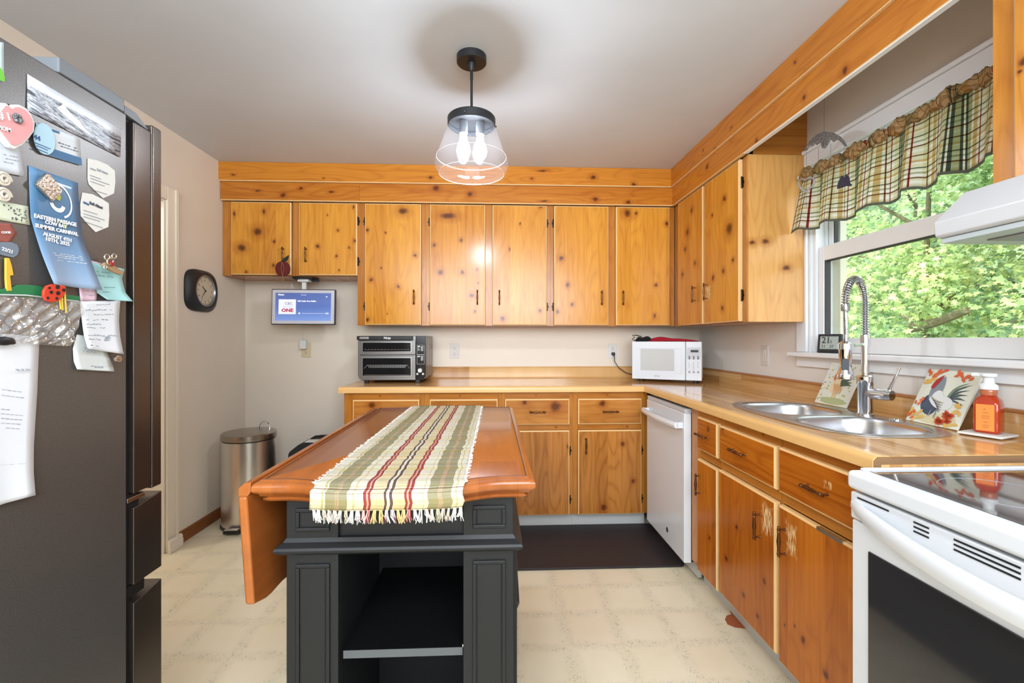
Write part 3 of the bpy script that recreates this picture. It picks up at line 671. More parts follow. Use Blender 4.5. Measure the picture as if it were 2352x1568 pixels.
# deck surface: grid of quads excluding the bowls
def deck():
    # top plate by boolean so that it follows both bowls
    pl = MB().prism(outline(SX, SY, SRX, SRY, 3.2, 72), 'z', ZW + 0.0003, ZW + 0.0035).build('rim', STEEL, None)
    cs = []
    for b in (B1, B2):
        c_ = MB().prism(outline(b[0], b[1], b[2], b[3], 3.0, 48), 'z', ZW - 0.02, ZW + 0.02).build('cutter', STEEL, None); cs.append(c_)
        m_ = pl.modifiers.new('b', 'BOOLEAN'); m_.object = c_; m_.operation = 'DIFFERENCE'; m_.solver = 'EXACT'
    bpy.context.view_layer.update()
    me = bpy.data.meshes.new_from_object(pl.evaluated_get(bpy.context.evaluated_depsgraph_get()))
    pl.modifiers.clear(); pl.data = me
    for c_ in cs: C.objects.unlink(c_); bpy.data.objects.remove(c_)
    for v in me.vertices: v.co -= wpos(sk)
    pl.parent = sk
    b = pl.modifiers.new('bevel', 'BEVEL'); b.width = 0.0012; b.segments = 2; b.angle_limit = math.radians(50)
    return pl
deck()
for b in (B1, B2):
    mb = MB(); bowl(mb, *b, depth=0.16); ob = mb.build('bowl', STEEL, sk, solid=0.0012)
    MB().lathe([(0.045, 0), (0.043, 0.003), (0.03, 0.002), (0.028, -0.003), (0.0, -0.003)], (b[0], b[1], ZW - 0.16), 'z', 24, caps=False).build('drain', CHROME, ob)
# black drain-hole cap on the sink deck
hc = MB().lathe([(0.020, 0), (0.020, 0.004), (0.016, 0.007), (0.0, 0.0075)], (1.462, 1.585, ZW + 0.0035), 'z', 20, caps=False).build('deck_cap', CHROME, sk)

# ---------------------------------------------------------------- faucet
fx, fy = 1.444, 1.700; fz = ZW + 0.0036
fc = empty('kitchen_faucet', (fx, fy, fz), 'tall chrome spring-neck kitchen faucet with pull-down spray head', 'faucet')
MB().lathe([(0.029, 0), (0.029, 0.006), (0.025, 0.008), (0.025, 0.115), (0.027, 0.118), (0.027, 0.150), (0.022, 0.154), (0.0, 0.154)], (fx, fy, fz), 'z', 28, caps=False).build('body', CHROME, fc)
ax_ = Vector((0.32, -0.95, 0)).normalized()
p0 = Vector((fx, fy, fz + 0.085))
MB().tube([p0 + ax_ * 0.015, p0 + ax_ * 0.03, p0 + ax_ * 0.075], [0.020, 0.021, 0.021], 20).tube([p0 + ax_ * 0.0755, p0 + ax_ * 0.092], [0.0215, 0.019], 20).build('valve', CHROME, fc)
MB().tube([p0 + ax_ * 0.078 + Vector((0, 0, 0.012)), p0 + ax_ * 0.098 + Vector((0, 0, 0.06)), p0 + ax_ * 0.115 + Vector((0, 0, 0.105))], [0.006, 0.005, 0.0055], 12).build('lever', CHROME, fc)
rise = fz + 0.30
# body tube leans a little in the lens, stands straight in the room
MB().tube([(fx, fy, fz + 0.15), (fx, fy, rise)], 0.0135, 18).lathe([(0.016, 0), (0.016, 0.03)], (fx, fy, rise - 0.02), 'z', 18).build('riser', CHROME, fc)
# arch path
dx, dy = -0.125, -0.057
top = fz + 0.432; arch = []
dirv = Vector((dx, dy, 0)); Rr = dirv.length / 2
for k in range(25):
    a = math.pi * k / 24
    arch.append(Vector((fx, fy, 0)) + dirv * ((1 - math.cos(a)) / 2) + Vector((0, 0, top + math.sin(a) * Rr * 1.3)))
up = [Vector((fx, fy, rise + (top - rise) * k / 6)) for k in range(6)]
ez = top - 0.012
dn = [Vector((fx + dx, fy + dy, top - 0.012 * k / 4)) for k in range(1, 5)]
path = up + arch + dn
MB().tube(path, 0.0075, 10).build('hose_core', mat('grey_hose', S(120, 122, 128), 0.4, 0.5), fc)
# helical spring around the path
def spring(path, pitch, r):
    pts = []; cum = [0]
    for a, b in zip(path, path[1:]): cum.append(cum[-1] + (b - a).length)
    L = cum[-1]; n = int(L / pitch * 10); side = dirv.normalized().cross(Vector((0, 0, 1)))
    i = 0
    for k in range(n + 1):
        d = L * k / n
        while i < len(path) - 2 and cum[i + 1] < d: i += 1
        t = (d - cum[i]) / (cum[i + 1] - cum[i]); p = path[i].lerp(path[i + 1], t)
        tg = (path[i + 1] - path[i]).normalized(); nn = side.cross(tg).normalized()
        a = 2 * math.pi * d / pitch
        pts.append(p + side * math.cos(a) * r + nn * math.sin(a) * r)
    return pts
MB().tube(spring(path, 0.0095, 0.0125), 0.0021, 6).build('spring', CHROME, fc)
hx, hy = fx + dx, fy + dy
MB().lathe([(0.0135, 0), (0.0145, 0.004), (0.0145, 0.022), (0.0135, 0.026)], (hx, hy, ez - 0.022), 'z', 18).tube([(hx, hy, ez - 0.02), (hx + 0.004, hy, ez - 0.155)], 0.0070, 12).build('hose', mat('ribbed_steel_hose', S(170, 172, 178), 0.3, 0.9), fc)
MB().tube(spring([Vector((hx + 0.004 * k / 8, hy, ez - 0.02 - 0.135 * k / 8)) for k in range(9)], 0.004, 0.0078), 0.0013, 5).build('hose_ribs', CHROME, fc)
sz = ez - 0.155
MB().lathe([(0.0, -0.122), (0.027, -0.122), (0.029, -0.116), (0.025, -0.098), (0.020, -0.082), (0.018, -0.045), (0.021, -0.04), (0.022, 0.012), (0.018, 0.016), (0.010, 0.02)], (hx, hy, sz), 'z', 22, caps=False).build('spray_head', CHROME, fc)
MB().prism([(hy - 0.011, sz - 0.088), (hy + 0.011, sz - 0.088), (hy + 0.012, sz - 0.053), (hy + 0.007, sz - 0.045), (hy - 0.007, sz - 0.045), (hy - 0.012, sz - 0.053)], 'x', hx - 0.0215, hx - 0.014).xf(Matrix.Translation((hx, hy, 0)) @ Matrix.Rotation(math.radians(50), 4, 'Z') @ Matrix.Translation((-hx, -hy, 0))).build('spray_button', mat('grey_rubber', S(70, 74, 80), 0.5), fc, bevel=0.002).rotation_euler = (0, 0, 0)
MB().tube([(hx, hy, sz + 0.0), (fx, fy, sz + 0.01)], 0.0055, 10).lathe([(0.0255, -0.010), (0.0255, 0.010)], (hx, hy, sz), 'z', 20).lathe([(0.0165, -0.010), (0.0165, 0.010)], (fx, fy, sz + 0.01), 'z', 20).build('holder_arm', CHROME, fc)

# ================================================================ DISHWASHER
dw = empty('dishwasher', (0.96, 2.505, 0), 'white built-in dishwasher with a bowed bar handle, at the inner corner of the counter', 'dishwasher')
y0, y1 = 2.240, 2.790
MB().box(1.004, XR - 0.05, y0 + 0.004, y1, 0.09, 0.868).build('tub', mat('dark_tub', S(40, 40, 42), 0.6), dw)
MB().box(0.962, 1.0, y0, y1, 0.088, 0.838).build('door_panel', WHITE_APP, dw, bevel=0.004)
MB().box(0.966, 1.002, y0 + 0.002, y1 - 0.002, 0.8385, 0.862).build('control_strip', mat('grey_control_strip', S(196, 197, 200), 0.3), dw, bevel=0.002)
def bar(y_a, y_b, x, z, bow, h, t, n=20, xin=0.0):
    mb = MB(); sec = [(0, -h / 2), (-t * 0.7, -h / 2 + 0.003), (-t, 0), (-t * 0.7, h / 2 - 0.003), (0, h / 2)]
    for k in range(n + 1):
        q = k / n; y = y_a + (y_b - y_a) * q; o = bow * math.sin(math.pi * q) ** 0.8
        mb.v += [(x - o + a - 0.001, y, z + b) for a, b in sec]
    ns = len(sec)
    for k in range(n):
        for i in range(ns): j = (i + 1) % ns; mb.f.append((k * ns + i, k * ns + j, (k + 1) * ns + j, (k + 1) * ns + i)); mb.m.append(0)
    mb.f.append(tuple(range(ns - 1, -1, -1))); mb.f.append(tuple(n * ns + i for i in range(ns))); mb.m += [0, 0]
    return mb
bar(y0 + 0.018, y1 - 0.02, 0.936, 0.775, 0.018, 0.034, 0.016).box(0.936, 0.963, y0 + 0.018, y0 + 0.034, 0.760, 0.790).box(0.936, 0.963, y1 - 0.036, y1 - 0.02, 0.760, 0.790).build('handle', WHITE_APP, dw, bevel=0.002)
MB().lathe([(0.0001, -0.0015), (0.013, -0.0015), (0.015, 0)], (0.962, 2.46, 0.165), 'x', 24).build('round_emblem', mat('grey_emblem', S(120, 122, 128), 0.3, 0.8), dw)
MB().box(1.035, 1.055, y0 + 0.005, y1, 0.012, 0.086).build('kick_plate', TOE, dw)

# ================================================================ RANGE (white electric, glass top)
RY0, RY1, RXF = 0.322, 1.083, 0.873
rg = empty('electric_range', ((RXF + XR) / 2, (RY0 + RY1) / 2, 0), 'white electric range with black glass cooktop and oven window, cut off at right', 'range')
MB().box(RXF + 0.045, XR - 0.02, RY0, RY1, 0.06, 0.842).build('body', WHITE_APP, rg, bevel=0.003)
zt = 0.890
ck = MB().box(RXF, XR - 0.06, RY0 - 0.004, RY1 + 0.004, 0.845, zt).build('cooktop_frame', WHITE_APP, rg, bevel=0.012, seg=4)
BLKG = mat('black_ceramic_glass', S(52, 52, 58), 0.04, spec=0.9, coat=1.0)
MB().box(RXF + 0.040, XR - 0.13, RY0 + 0.02, RY1 - 0.022, zt - 0.002, zt + 0.0012).build('glass_top', BLKG, rg)
MB().box(RXF + 0.028, XR - 0.11, RY1 - 0.018, RY1 - 0.006, zt, zt + 0.006).build('side_lip', WHITE_APP, rg, bevel=0.0025)
MB().box(XR - 0.125, XR - 0.02, RY0, RY1, zt, zt + 0.19).build('back_guard', WHITE_APP, rg, bevel=0.008)
RING = mat('burner_ring_print', S(150, 152, 158), 0.4)
for (bx, by, r) in ((1.06, 0.90, 0.10), (1.06, 0.52, 0.085), (1.33, 0.90, 0.08), (1.33, 0.52, 0.11)):
    MB().tube([(bx + r * math.cos(a * math.pi / 24), by + r * math.sin(a * math.pi / 24), zt + 0.0012) for a in range(48)], 0.0007, 4, closed=True).build('burner_ring', RING, rg)
# oven door
dr_ = MB().box(RXF + 0.012, RXF + 0.043, RY0, RY1, 0.30, 0.770).build('oven_door', WHITE_APP, rg, bevel=0.005)
MB().box(RXF + 0.0085, RXF + 0.014, RY0 + 0.055, RY1 - 0.052, 0.378, 0.713).build('oven_window', mat('oven_window_glass', S(44, 44, 46), 0.10, spec=0.7, coat=0.6), dr_, bevel=0.012, seg=4).modifiers['bevel'].limit_method = 'NONE'
dr_.children[0].modifiers['bevel'].width = 0.0024
# vented trim on top of the door
tp = MB()
tp.box(RXF + 0.010, RXF + 0.043, RY0, RY1 + 0.002, 0.772, 0.838)
tpo = tp.build('vent_trim', WHITE_APP, rg, bevel=0.005)
SLOT = mat('dark_vent_slot', S(24, 26, 26), 0.7)
def slots(ya, yb, zs):
    for z in zs: MB().box(RXF + 0.0088, RXF + 0.0115, yb, ya, z, z + 0.0035).build('vent_slot', SLOT, tpo, smooth=False)
slots(1.062, 0.975, (0.826,)); slots(0.915, 0.882, (0.826, 0.8165, 0.807)); slots(0.832, 0.722, (0.826, 0.8165, 0.807)); slots(0.682, 0.57, (0.826, 0.8165, 0.807)); slots(0.52, 0.49, (0.826, 0.8165, 0.807)); slots(0.43, 0.34, (0.826,))
# bowed handle
def hband():
    mb = MB(); n = 40
    for k in range(n + 1):
        q = k / n; y = RY1 - 0.004 + (RY0 + 0.004 - RY1 + 0.004) * q
        b = math.sin(math.pi * q) ** 0.75
        zt_ = 0.822 - 0.024 * math.sin(math.pi * min(q, 1 - q) / 0.5 * 0.5) ** 1.0 * 1.0
        zb_ = 0.792 - 0.036 * b
        x = RXF + 0.008 - 0.055 * b
        th = 0.012 + 0.006 * b
        mb.v += [(x + th, y, zb_ + 0.002), (x + 0.003, y, zb_), (x - 0.002, y, (zb_ + zt_) / 2 - 0.006), (x - 0.001, y, zt_ - 0.008), (x + 0.006, y, zt_), (x + th, y, zt_ - 0.003)]
    ns = 6
    for k in range(n):
        for i in range(ns): j = (i + 1) % ns; mb.f.append((k * ns + i, (k + 1) * ns + i, (k + 1) * ns + j, k * ns + j)); mb.m.append(0)
    mb.f.append(tuple(range(ns))); mb.f.append(tuple(n * ns + i for i in range(ns - 1, -1, -1))); mb.m += [0, 0]
    return mb
hband().build('oven_handle', WHITE_APP, rg, ang=60)
MB().box(RXF + 0.012, RXF + 0.043, RY0, RY1, 0.09, 0.292).build('storage_drawer', WHITE_APP, rg, bevel=0.005)
for yy in (RY0 + 0.05, RY1 - 0.05):
    for xx in (RXF + 0.1, XR - 0.1): MB().lathe([(0.02, 0), (0.02, 0.062)], (xx, yy, 0), 'z', 12).build('foot', BLACK_PL, rg)

# ================================================================ RANGE HOOD
hd_ = empty('range_hood', ((1.13 + XR) / 2, 0.715, 1.46), 'white under-cabinet range hood beside the window', 'range hood')
HY0, HY1 = 0.33, 1.112
MB().prism([(1.135, 1.466), (1.128, 1.472), (1.125, 1.506), (1.205, 1.585), (XR - 0.002, 1.585), (XR - 0.002, 1.466)], 'y', HY0, HY1).build('canopy', mat('hood_white_enamel', S(206, 208, 212), 0.25, coat=0.2), hd_, bevel=0.003)
MB().box(1.140, XR - 0.02, HY0 + 0.004, HY1 - 0.004, 1.452, 1.4655).build('bottom_flange', mat('hood_flange', S(186, 196, 200), 0.3), hd_, bevel=0.002)
MB().box(1.20, XR - 0.08, HY0 + 0.06, HY1 - 0.06, 1.449, 1.4515).build('grease_filter', mat('filter_mesh', S(150, 152, 156), 0.4, 0.8, bump=(400, 0.5)), hd_)
# ================================================================ TOASTER OVEN
TG = mat('toaster_grey_steel', S(132, 128, 124), 0.35, 0.75)
DG = mat('dark_oven_glass', S(26, 26, 27), 0.08, spec=0.7)
CHR2 = mat('satin_trim', S(190, 188, 186), 0.3, 0.9)
WPR = mat('white_print', S(230, 230, 232), 0.5)
ty, tz = 3.095, ZW + 0.001
txa, txb, txc = -0.899, -0.515, -0.445
to = empty('toaster_oven', ((txa + txc) / 2, 3.25, tz), 'grey two-door toaster oven with a black control panel, at the left end of the counter', 'toaster oven')
H0, H1 = tz + 0.020, tz + 0.318
MB().prism([(txa, H0 + 0.03), (txa + 0.008, H0 + 0.008), (txa + 0.03, H0), (txc - 0.03, H0), (txc - 0.008, H0 + 0.008), (txc, H0 + 0.03), (txc, H1), (txa, H1)], 'y', ty + 0.022, 3.44).build('housing', TG, to, bevel=0.004)
def tdoor(nm, x0, x1, z0, z1, round_):
    p = [(x0 + round_, z0), (x1, z0), (x1, z1), (x0, z1), (x0, z0 + round_)]
    if round_: p = [(x0 + round_, z0), (x1, z0), (x1, z1), (x0, z1), (x0, z0 + round_), (x0 + round_ * 0.3, z0 + round_ * 0.3)]
    d = MB().prism(p, 'y', ty, ty + 0.021).build(nm, TG, to, bevel=0.003)
    return d
zm = tz + 0.190
lo = tdoor('lower_door', txa, txb, H0, zm - 0.002, 0.03)
up_ = tdoor('upper_door', txa, txb, zm + 0.002, H1 - 0.030, 0)
def win(par, x0, x1, z0, z1):
    MB().box(x0, x1, ty - 0.003, ty + 0.002, z0, z1).build('door_trim', CHR2, par, bevel=0.002)
    MB().box(x0 + 0.005, x1 - 0.005, ty - 0.0045, ty - 0.002, z0 + 0.005, z1 - 0.005).build('window', DG, par)
win(lo, txa + 0.028, txb - 0.026, H0 + 0.026, zm - 0.016); win(up_, txa + 0.028, txb - 0.026, zm + 0.018, H1 - 0.040)
# racks seen behind the glass are printed on the glass plane depth as thin rods
rk = MB()
for k in range(14): rk.rod((txa + 0.05 + k * 0.022, ty - 0.0055, zm + 0.036), (txa + 0.052 + k * 0.022, ty - 0.0055, zm + 0.041), 0.0012, seg=5)
rk.rod((txa + 0.045, ty - 0.0055, zm + 0.035), (txb - 0.04, ty - 0.0055, zm + 0.035), 0.0009, seg=5)
rk.build('wire_rack', CHR2, up_)
bk = MB(); bx0, bx1, bz = txa + 0.075, txb - 0.07, H0 + 0.085
for k in range(16): bk.rod((bx0 + (bx1 - bx0) * k / 15, ty - 0.0055, bz), (bx0 + (bx1 - bx0) * k / 15 + (k - 7.5) * 0.0012, ty - 0.0055, bz + 0.018), 0.0007, seg=4)
for k in range(5): bk.rod((bx0 - k * 0.003, ty - 0.0055, bz + k * 0.0045), (bx1 + k * 0.003, ty - 0.0055, bz + k * 0.0045), 0.0008, seg=4)
bk.rod((bx0 - 0.012, ty - 0.0055, bz + 0.018), (bx0 - 0.03, ty - 0.0055, bz - 0.004), 0.0015, seg=5).rod((bx1 + 0.012, ty - 0.0055, bz + 0.018), (bx1 + 0.03, ty - 0.0055, bz - 0.004), 0.0015, seg=5)
bk.rod((txa + 0.045, ty - 0.0055, H0 + 0.036), (txb - 0.04, ty - 0.0055, H0 + 0.036), 0.001, seg=5)
bk.build('basket_rack', CHR2, lo)
hn = MB().box(txa - 0.002, txb - 0.02, ty - 0.022, ty - 0.004, H1 - 0.028, H1 - 0.001).build('handle', BLACK_PL, to, bevel=0.004)
MB().box(txa - 0.002, txa + 0.03, ty - 0.0035, ty + 0.02, H1 - 0.028, H1 - 0.001).box(txb - 0.055, txb - 0.02, ty - 0.0035, ty + 0.02, H1 - 0.028, H1 - 0.001).build('handle_mount', BLACK_PL, to)
MB().box(txa + 0.018, txa + 0.078, ty - 0.026, ty - 0.0225, H1 - 0.022, H1 - 0.006).build('steel_button', CHR2, hn, bevel=0.004)
put_text([('Ninja', 0.022, (txa + 0.178, ty - 0.0226, H1 - 0.021), (1, 0, 0), (0, 0, 1), 0.046, 0.0004)], WPR, hn)
cp = MB().prism([(txb + 0.001, H0 + 0.001), (txc - 0.028, H0 + 0.001), (txc - 0.006, H0 + 0.02), (txc - 0.003, H0 + 0.05), (txc - 0.003, H1 - 0.001), (txb + 0.001, H1 - 0.001)], 'y', ty - 0.004, ty + 0.0215).build('control_panel', mat('gloss_black_panel', S(18, 18, 20), 0.15), to, bevel=0.003)
cx0, cx1 = txb + 0.010, txc - 0.010
pz0, pz1 = H0 + 0.108, H1 - 0.062
lb = MB(); yy = ty - 0.0048
def strip(mb, a, b, w=0.0007, y=yy): mb.rod((a[0], y, a[1]), (b[0], y, b[1]), w, seg=4)
for (za, zb) in ((pz0, (pz0 + pz1) / 2 - 0.001), ((pz0 + pz1) / 2 + 0.001, pz1)):
    strip(lb, (cx0, za), (cx1, za)); strip(lb, (cx1, za), (cx1, zb)); strip(lb, (cx1, zb), (cx0, zb)); strip(lb, (cx0, zb), (cx0, za))
for k in range(8):
    z = pz1 - 0.010 - k * 0.0042; lb.box(cx0 + 0.026, cx1 - 0.006 - (k % 3) * 0.003, yy - 0.0002, yy + 0.001, z, z + 0.0016)
    z = (pz0 + pz1) / 2 - 0.010 - k * 0.0042; lb.box(cx0 + 0.026, cx1 - 0.006 - (k % 2) * 0.004, yy - 0.0002, yy + 0.001, z, z + 0.0016)
lb.box(cx0 + 0.005, cx0 + 0.020, yy - 0.0005, yy + 0.001, pz1 - 0.013, pz1 - 0.006).box(cx0 + 0.005, cx0 + 0.020, yy - 0.0005, yy + 0.001, (pz0 + pz1) / 2 - 0.016, (pz0 + pz1) / 2 - 0.009)
for k in range(3): lb.box(cx0 + 0.005, cx0 + 0.018, yy - 0.0002, yy + 0.001, pz1 - 0.022 - k * 0.007, pz1 - 0.020 - k * 0.007)
lb.build('printed_legend', WPR, cp, smooth=False)
kx = (cx0 + cx1) / 2 - 0.003; kz = H0 + 0.066
MB().lathe([(0.0001, -0.018), (0.014, -0.018), (0.016, -0.014), (0.017, 0)], (kx, yy, kz), 'y', 24).build('dial', CHR2, cp)
for s_ in (-1, 1): MB().lathe([(0.0001, -0.003), (0.0072, -0.003), (0.0085, 0)], (kx + s_ * 0.019, yy, kz - 0.024), 'y', 18).build('button', CHR2, cp)
for xx in (txa + 0.05, txc - 0.06):
    for y_ in (ty + 0.03, 3.40): MB().box(xx - 0.014, xx + 0.014, y_ - 0.014, y_ + 0.014, tz, H0 + 0.002).build('foot', BLACK_PL, to, bevel=0.003)
for k in range(4): MB().box(txc - 0.0005, txc + 0.001, 3.30, 3.42, H1 - 0.09 + 0.01 * k, H1 - 0.088 + 0.01 * k).build('side_vent', BLACK_PL, to)

# ================================================================ MICROWAVE (turned in the corner)
ma = math.atan2(-0.235, 0.385) * 0.86
mo = empty('microwave', (0.985, 3.165, ZW + 0.001), 'white microwave oven set at an angle in the counter corner', 'microwave', rz=ma)
MW, MH, MD, mz = 0.455, 0.262, 0.30, 0.018
wm = mat('cream_white_casing', S(230, 226, 214), 0.4)
MB().box(0.003, MW - 0.003, 0.022, MD, mz + 0.002, mz + MH - 0.002).build('casing', wm, mo, world=False, bevel=0.004)
dp = MB().box(0, MW * 0.775, 0, 0.021, mz, mz + MH).build('door', WHITE_APP, mo, world=False, bevel=0.005)
MB().box(MW * 0.13, MW * 0.62, -0.0015, 0.002, mz + 0.062, mz + MH - 0.052).build('window', mat('microwave_window', S(196, 196, 194), 0.15), dp, world=False, bevel=0.001)
MB().box(MW * 0.09, MW * 0.72, -0.003, 0.002, mz + MH - 0.050, mz + MH - 0.043).box(MW * 0.64, MW * 0.72, -0.004, 0.002, mz + 0.045, mz + MH - 0.05).build('door_grip', WHITE_APP, dp, world=False, bevel=0.0015)
put_text([('KENMORE', 0.012, (MW * 0.33, -0.0006, mz + 0.022), (1, 0, 0), (0, 0, 1), 0.036)], INK, dp, world=False)
pn = MB().box(MW * 0.78, MW, 0, 0.021, mz, mz + MH).build('control_panel', WHITE_APP, mo, world=False, bevel=0.005)
kx0, kx1 = MW * 0.795, MW * 0.985
MB().box(kx0, kx1, -0.0008, 0.001, mz + 0.145, mz + 0.222).build('grey_keypad_field', mat('keypad_grey', S(196, 198, 202), 0.4), pn, world=False)
MB().box(kx0 + 0.024, kx1 - 0.014, -0.0016, 0.001, mz + 0.190, mz + 0.206).build('display', mat('dark_green_display', S(22, 34, 22), 0.2), pn, world=False)
ky = MB()
for r_ in range(2):
    for c_ in range(3): ky.lathe([(0.0001, -0.0022), (0.0055, -0.0022), (0.0065, 0)], (kx0 + 0.016 + c_ * 0.027, 0, mz + 0.162 - r_ * 0.012 - 0.002), 'y', 10)
ky.build('oval_keys', mat('grey_keys', S(112, 114, 124), 0.5), pn, world=False)['kind'] = 'stuff'
dg = [(str(d), 0.012, (kx0 + 0.012 + ((d - 1) % 3) * 0.027, -0.0004, mz + 0.118 - ((d - 1) // 3) * 0.015), (1, 0, 0), (0, 0, 1)) for d in range(1, 10)] + [('0', 0.012, (kx0 + 0.039, -0.0004, mz + 0.073), (1, 0, 0), (0, 0, 1)),
      ('88:88', 0.012, (kx0 + 0.034, -0.0018, mz + 0.194), (1, 0, 0), (0, 0, 1), 0.026)][:1]
put_text(dg, INK, pn, world=False)
fb = MB()
for k in range(3): fb.lathe([(0.0001, -0.002), (0.006, -0.002), (0.007, 0)], (kx0 + 0.016 + k * 0.027, 0, mz + 0.058), 'y', 12)
fb.build('function_keys', mat('grey_keys_b', S(150, 152, 160), 0.5), pn, world=False)
for a in (0.04, MW - 0.04):
    for b in (0.04, MD - 0.03): MB().lathe([(0.012, 0), (0.012, mz + 0.003)], (a, b, 0), 'z', 12).build('foot', BLACK_PL, mo, world=False)
# things on top: red and black folded mitts
RED = mat('red_cloth', S(176, 22, 44), 0.8, bump=(80, 0.4)); BLKC = mat('black_cloth', S(24, 24, 26), 0.9, bump=(120, 0.4))
ot = empty('folded_umbrella', (0.985, 3.165, ZW + 0.001 + mz + MH - 0.0015), 'red and black folded umbrella lying on the white microwave', 'umbrella', rz=ma)
def puff(x0, x1, y0, y1, z0, h, seed, m):
    rr = random.Random(seed); ph = [rr.uniform(0, 6) for _ in range(4)]
    mb = MB(); n = 20; k_ = 14
    for i in range(n + 1):
        q = i / n; x = x0 + (x1 - x0) * q; e = math.sin(math.pi * min(1, max(0.03, q)) ) ** 0.35
        yc = (y0 + y1) / 2 + 0.006 * math.sin(q * 7 + ph[0]); wy = (y1 - y0) / 2 * e * (1 + 0.1 * math.sin(q * 11 + ph[1])); hh = h * e * (0.85 + 0.15 * math.sin(q * 9 + ph[2]))
        for j in range(k_):
            a = 2 * math.pi * j / k_
            mb.v.append((x, yc + wy * math.cos(a), z0 + hh / 2 + hh / 2 * math.sin(a)))
    for i in range(n):
        for j in range(k_): q = (j + 1) % k_; mb.f.append((i * k_ + j, i * k_ + q, (i + 1) * k_ + q, (i + 1) * k_ + j)); mb.m.append(0)
    mb.f.append(tuple(range(k_ - 1, -1, -1))); mb.f.append(tuple(n * k_ + j for j in range(k_))); mb.m += [0, 0]
    return mb
puff(0.10, 0.44, 0.03, 0.10, 0.0, 0.022, 3, 0).build('red_folds', RED, ot, world=False)
puff(0.08, 0.34, 0.09, 0.17, 0.0, 0.036, 5, 0).build('red_folds', RED, ot, world=False)
puff(0.015, 0.125, 0.03, 0.12, 0.0, 0.044, 8, 0).build('black_cover', BLKC, ot, world=False)
MB().tube([(0.06, 0.05, 0.035), (0.02, 0.045, 0.046), (-0.004, 0.05, 0.044), (0.012, 0.05, 0.030), (-0.008, 0.05, 0.018), (0.01, 0.05, 0.008), (0.06, 0.05, 0.008)], 0.0032, 8).build('wrist_strap', BLKC, ot, world=False)

# ================================================================ OUTLETS, SWITCH, CORDS
def slots_outlet(mb, x, y, z, s_=-1):
    mb.box(x - 0.0065, x - 0.0048, y - 0.0008, y, z - 0.001, z + 0.007).box(x + 0.0045, x + 0.0062, y - 0.0008, y, z - 0.001, z + 0.006)
    mb.lathe([(0.0001, -0.0008), (0.0026, -0.0008), (0.0026, 0)], (x, y, z - 0.0075), 'y', 10)
def outlet(cx, cz, lab, m, deco=True):
    y = YB
    o = empty('wall_outlet', (cx, y, cz), lab, 'outlet')
    MB().box(cx - 0.035, cx + 0.035, y - 0.005, y - 0.0003, cz - 0.057, cz + 0.057).build('cover_plate', m, o, bevel=0.002)
    mb = MB()
    if deco: mb.box(cx - 0.017, cx + 0.017, y - 0.0075, y - 0.0045, cz - 0.034, cz + 0.034)
    else:
        for s_ in (-1, 1): mb.box(cx - 0.015, cx + 0.015, y - 0.0075, y - 0.0045, cz + s_ * 0.02 - 0.013, cz + s_ * 0.02 + 0.013)
    r = mb.build('receptacle', m, o, bevel=0.001)
    sb = MB(); slots_outlet(sb, cx, y - 0.0075, cz + 0.019); slots_outlet(sb, cx, y - 0.0075, cz - 0.019)
    sb.build('slots', SLOT, o, smooth=False)
    return o
p = onY(1044, 806, YB - 0.005); outlet(p.x, p.z, 'white double outlet on the back wall beside the toaster oven', mat('outlet_white', S(214, 206, 198), 0.4))
p = onY(1407, 806, YB - 0.005); outlet(p.x, p.z, 'white outlet with a black plug, left of the microwave', mat('outlet_white', S(222, 220, 216), 0.4)); px_, pz_ = p.x, p.z
_cd = []
MB().tube([(px_, YB - 0.0085, pz_ - 0.019), (px_, YB - 0.034, pz_ - 0.02), (px_ + 0.003, YB - 0.04, pz_ - 0.035)], [0.012, 0.013, 0.006], 12).build('plug', BLACK_PL, None)
MB().tube([(px_ + 0.003, YB - 0.04, pz_ - 0.03), (px_ + 0.006, YB - 0.045, pz_ - 0.08), (px_ + 0.035, YB - 0.05, pz_ - 0.125), (px_ + 0.09, YB - 0.055, pz_ - 0.165), (px_ + 0.15, YB - 0.06, pz_ - 0.182), (px_ + 0.22, YB - 0.05, pz_ - 0.182)], 0.0032, 8).build('power_cable', BLACK_PL, None)
bpy.context.view_layer.update()
for o_ in [x for x in C.objects if x.name in ('plug', 'power_cable')]:
    o_.parent = mo; o_.matrix_parent_inverse = mo.matrix_world.inverted()
p = onY(703, 803, YB - 0.005); outlet(p.x, p.z, 'ivory outlet under the smart display, with a white adapter', mat('outlet_ivory', S(216, 200, 166), 0.45), deco=False)
ad = empty('power_adapter', (p.x - 0.02, YB - 0.0085, p.z + 0.03), 'small white power adapter plugged in below the smart display', 'adapter')
MB().box(p.x - 0.035, p.x + 0.012, YB - 0.045, YB - 0.0085, p.z + 0.006, p.z + 0.074).build('adapter_body', WHITE_PL, ad, bevel=0.006, seg=3)
adx, adz = p.x - 0.012, p.z + 0.074
MB().tube([(adx, YB - 0.03, adz - 0.002), (adx, YB - 0.03, adz + 0.06), (adx + 0.025, YB - 0.05, adz + 0.12), (adx + 0.02, 3.36, adz + 0.26), (adx - 0.01, 3.30, adz + 0.40), (adx - 0.02, 3.30, 1.52)], 0.0018, 6).build('cable', WHITE_PL, ad)
sw = empty('light_switch', onX(1757, 816, XR), 'white switch plate on the wall between microwave and window', 'switch')
q = onX(1757, 816, XR)
MB().box(XR - 0.005, XR - 0.0003, q.y - 0.036, q.y + 0.036, q.z - 0.06, q.z + 0.06).build('cover_plate', mat('switch_white', S(222, 216, 212), 0.45), sw, bevel=0.002)
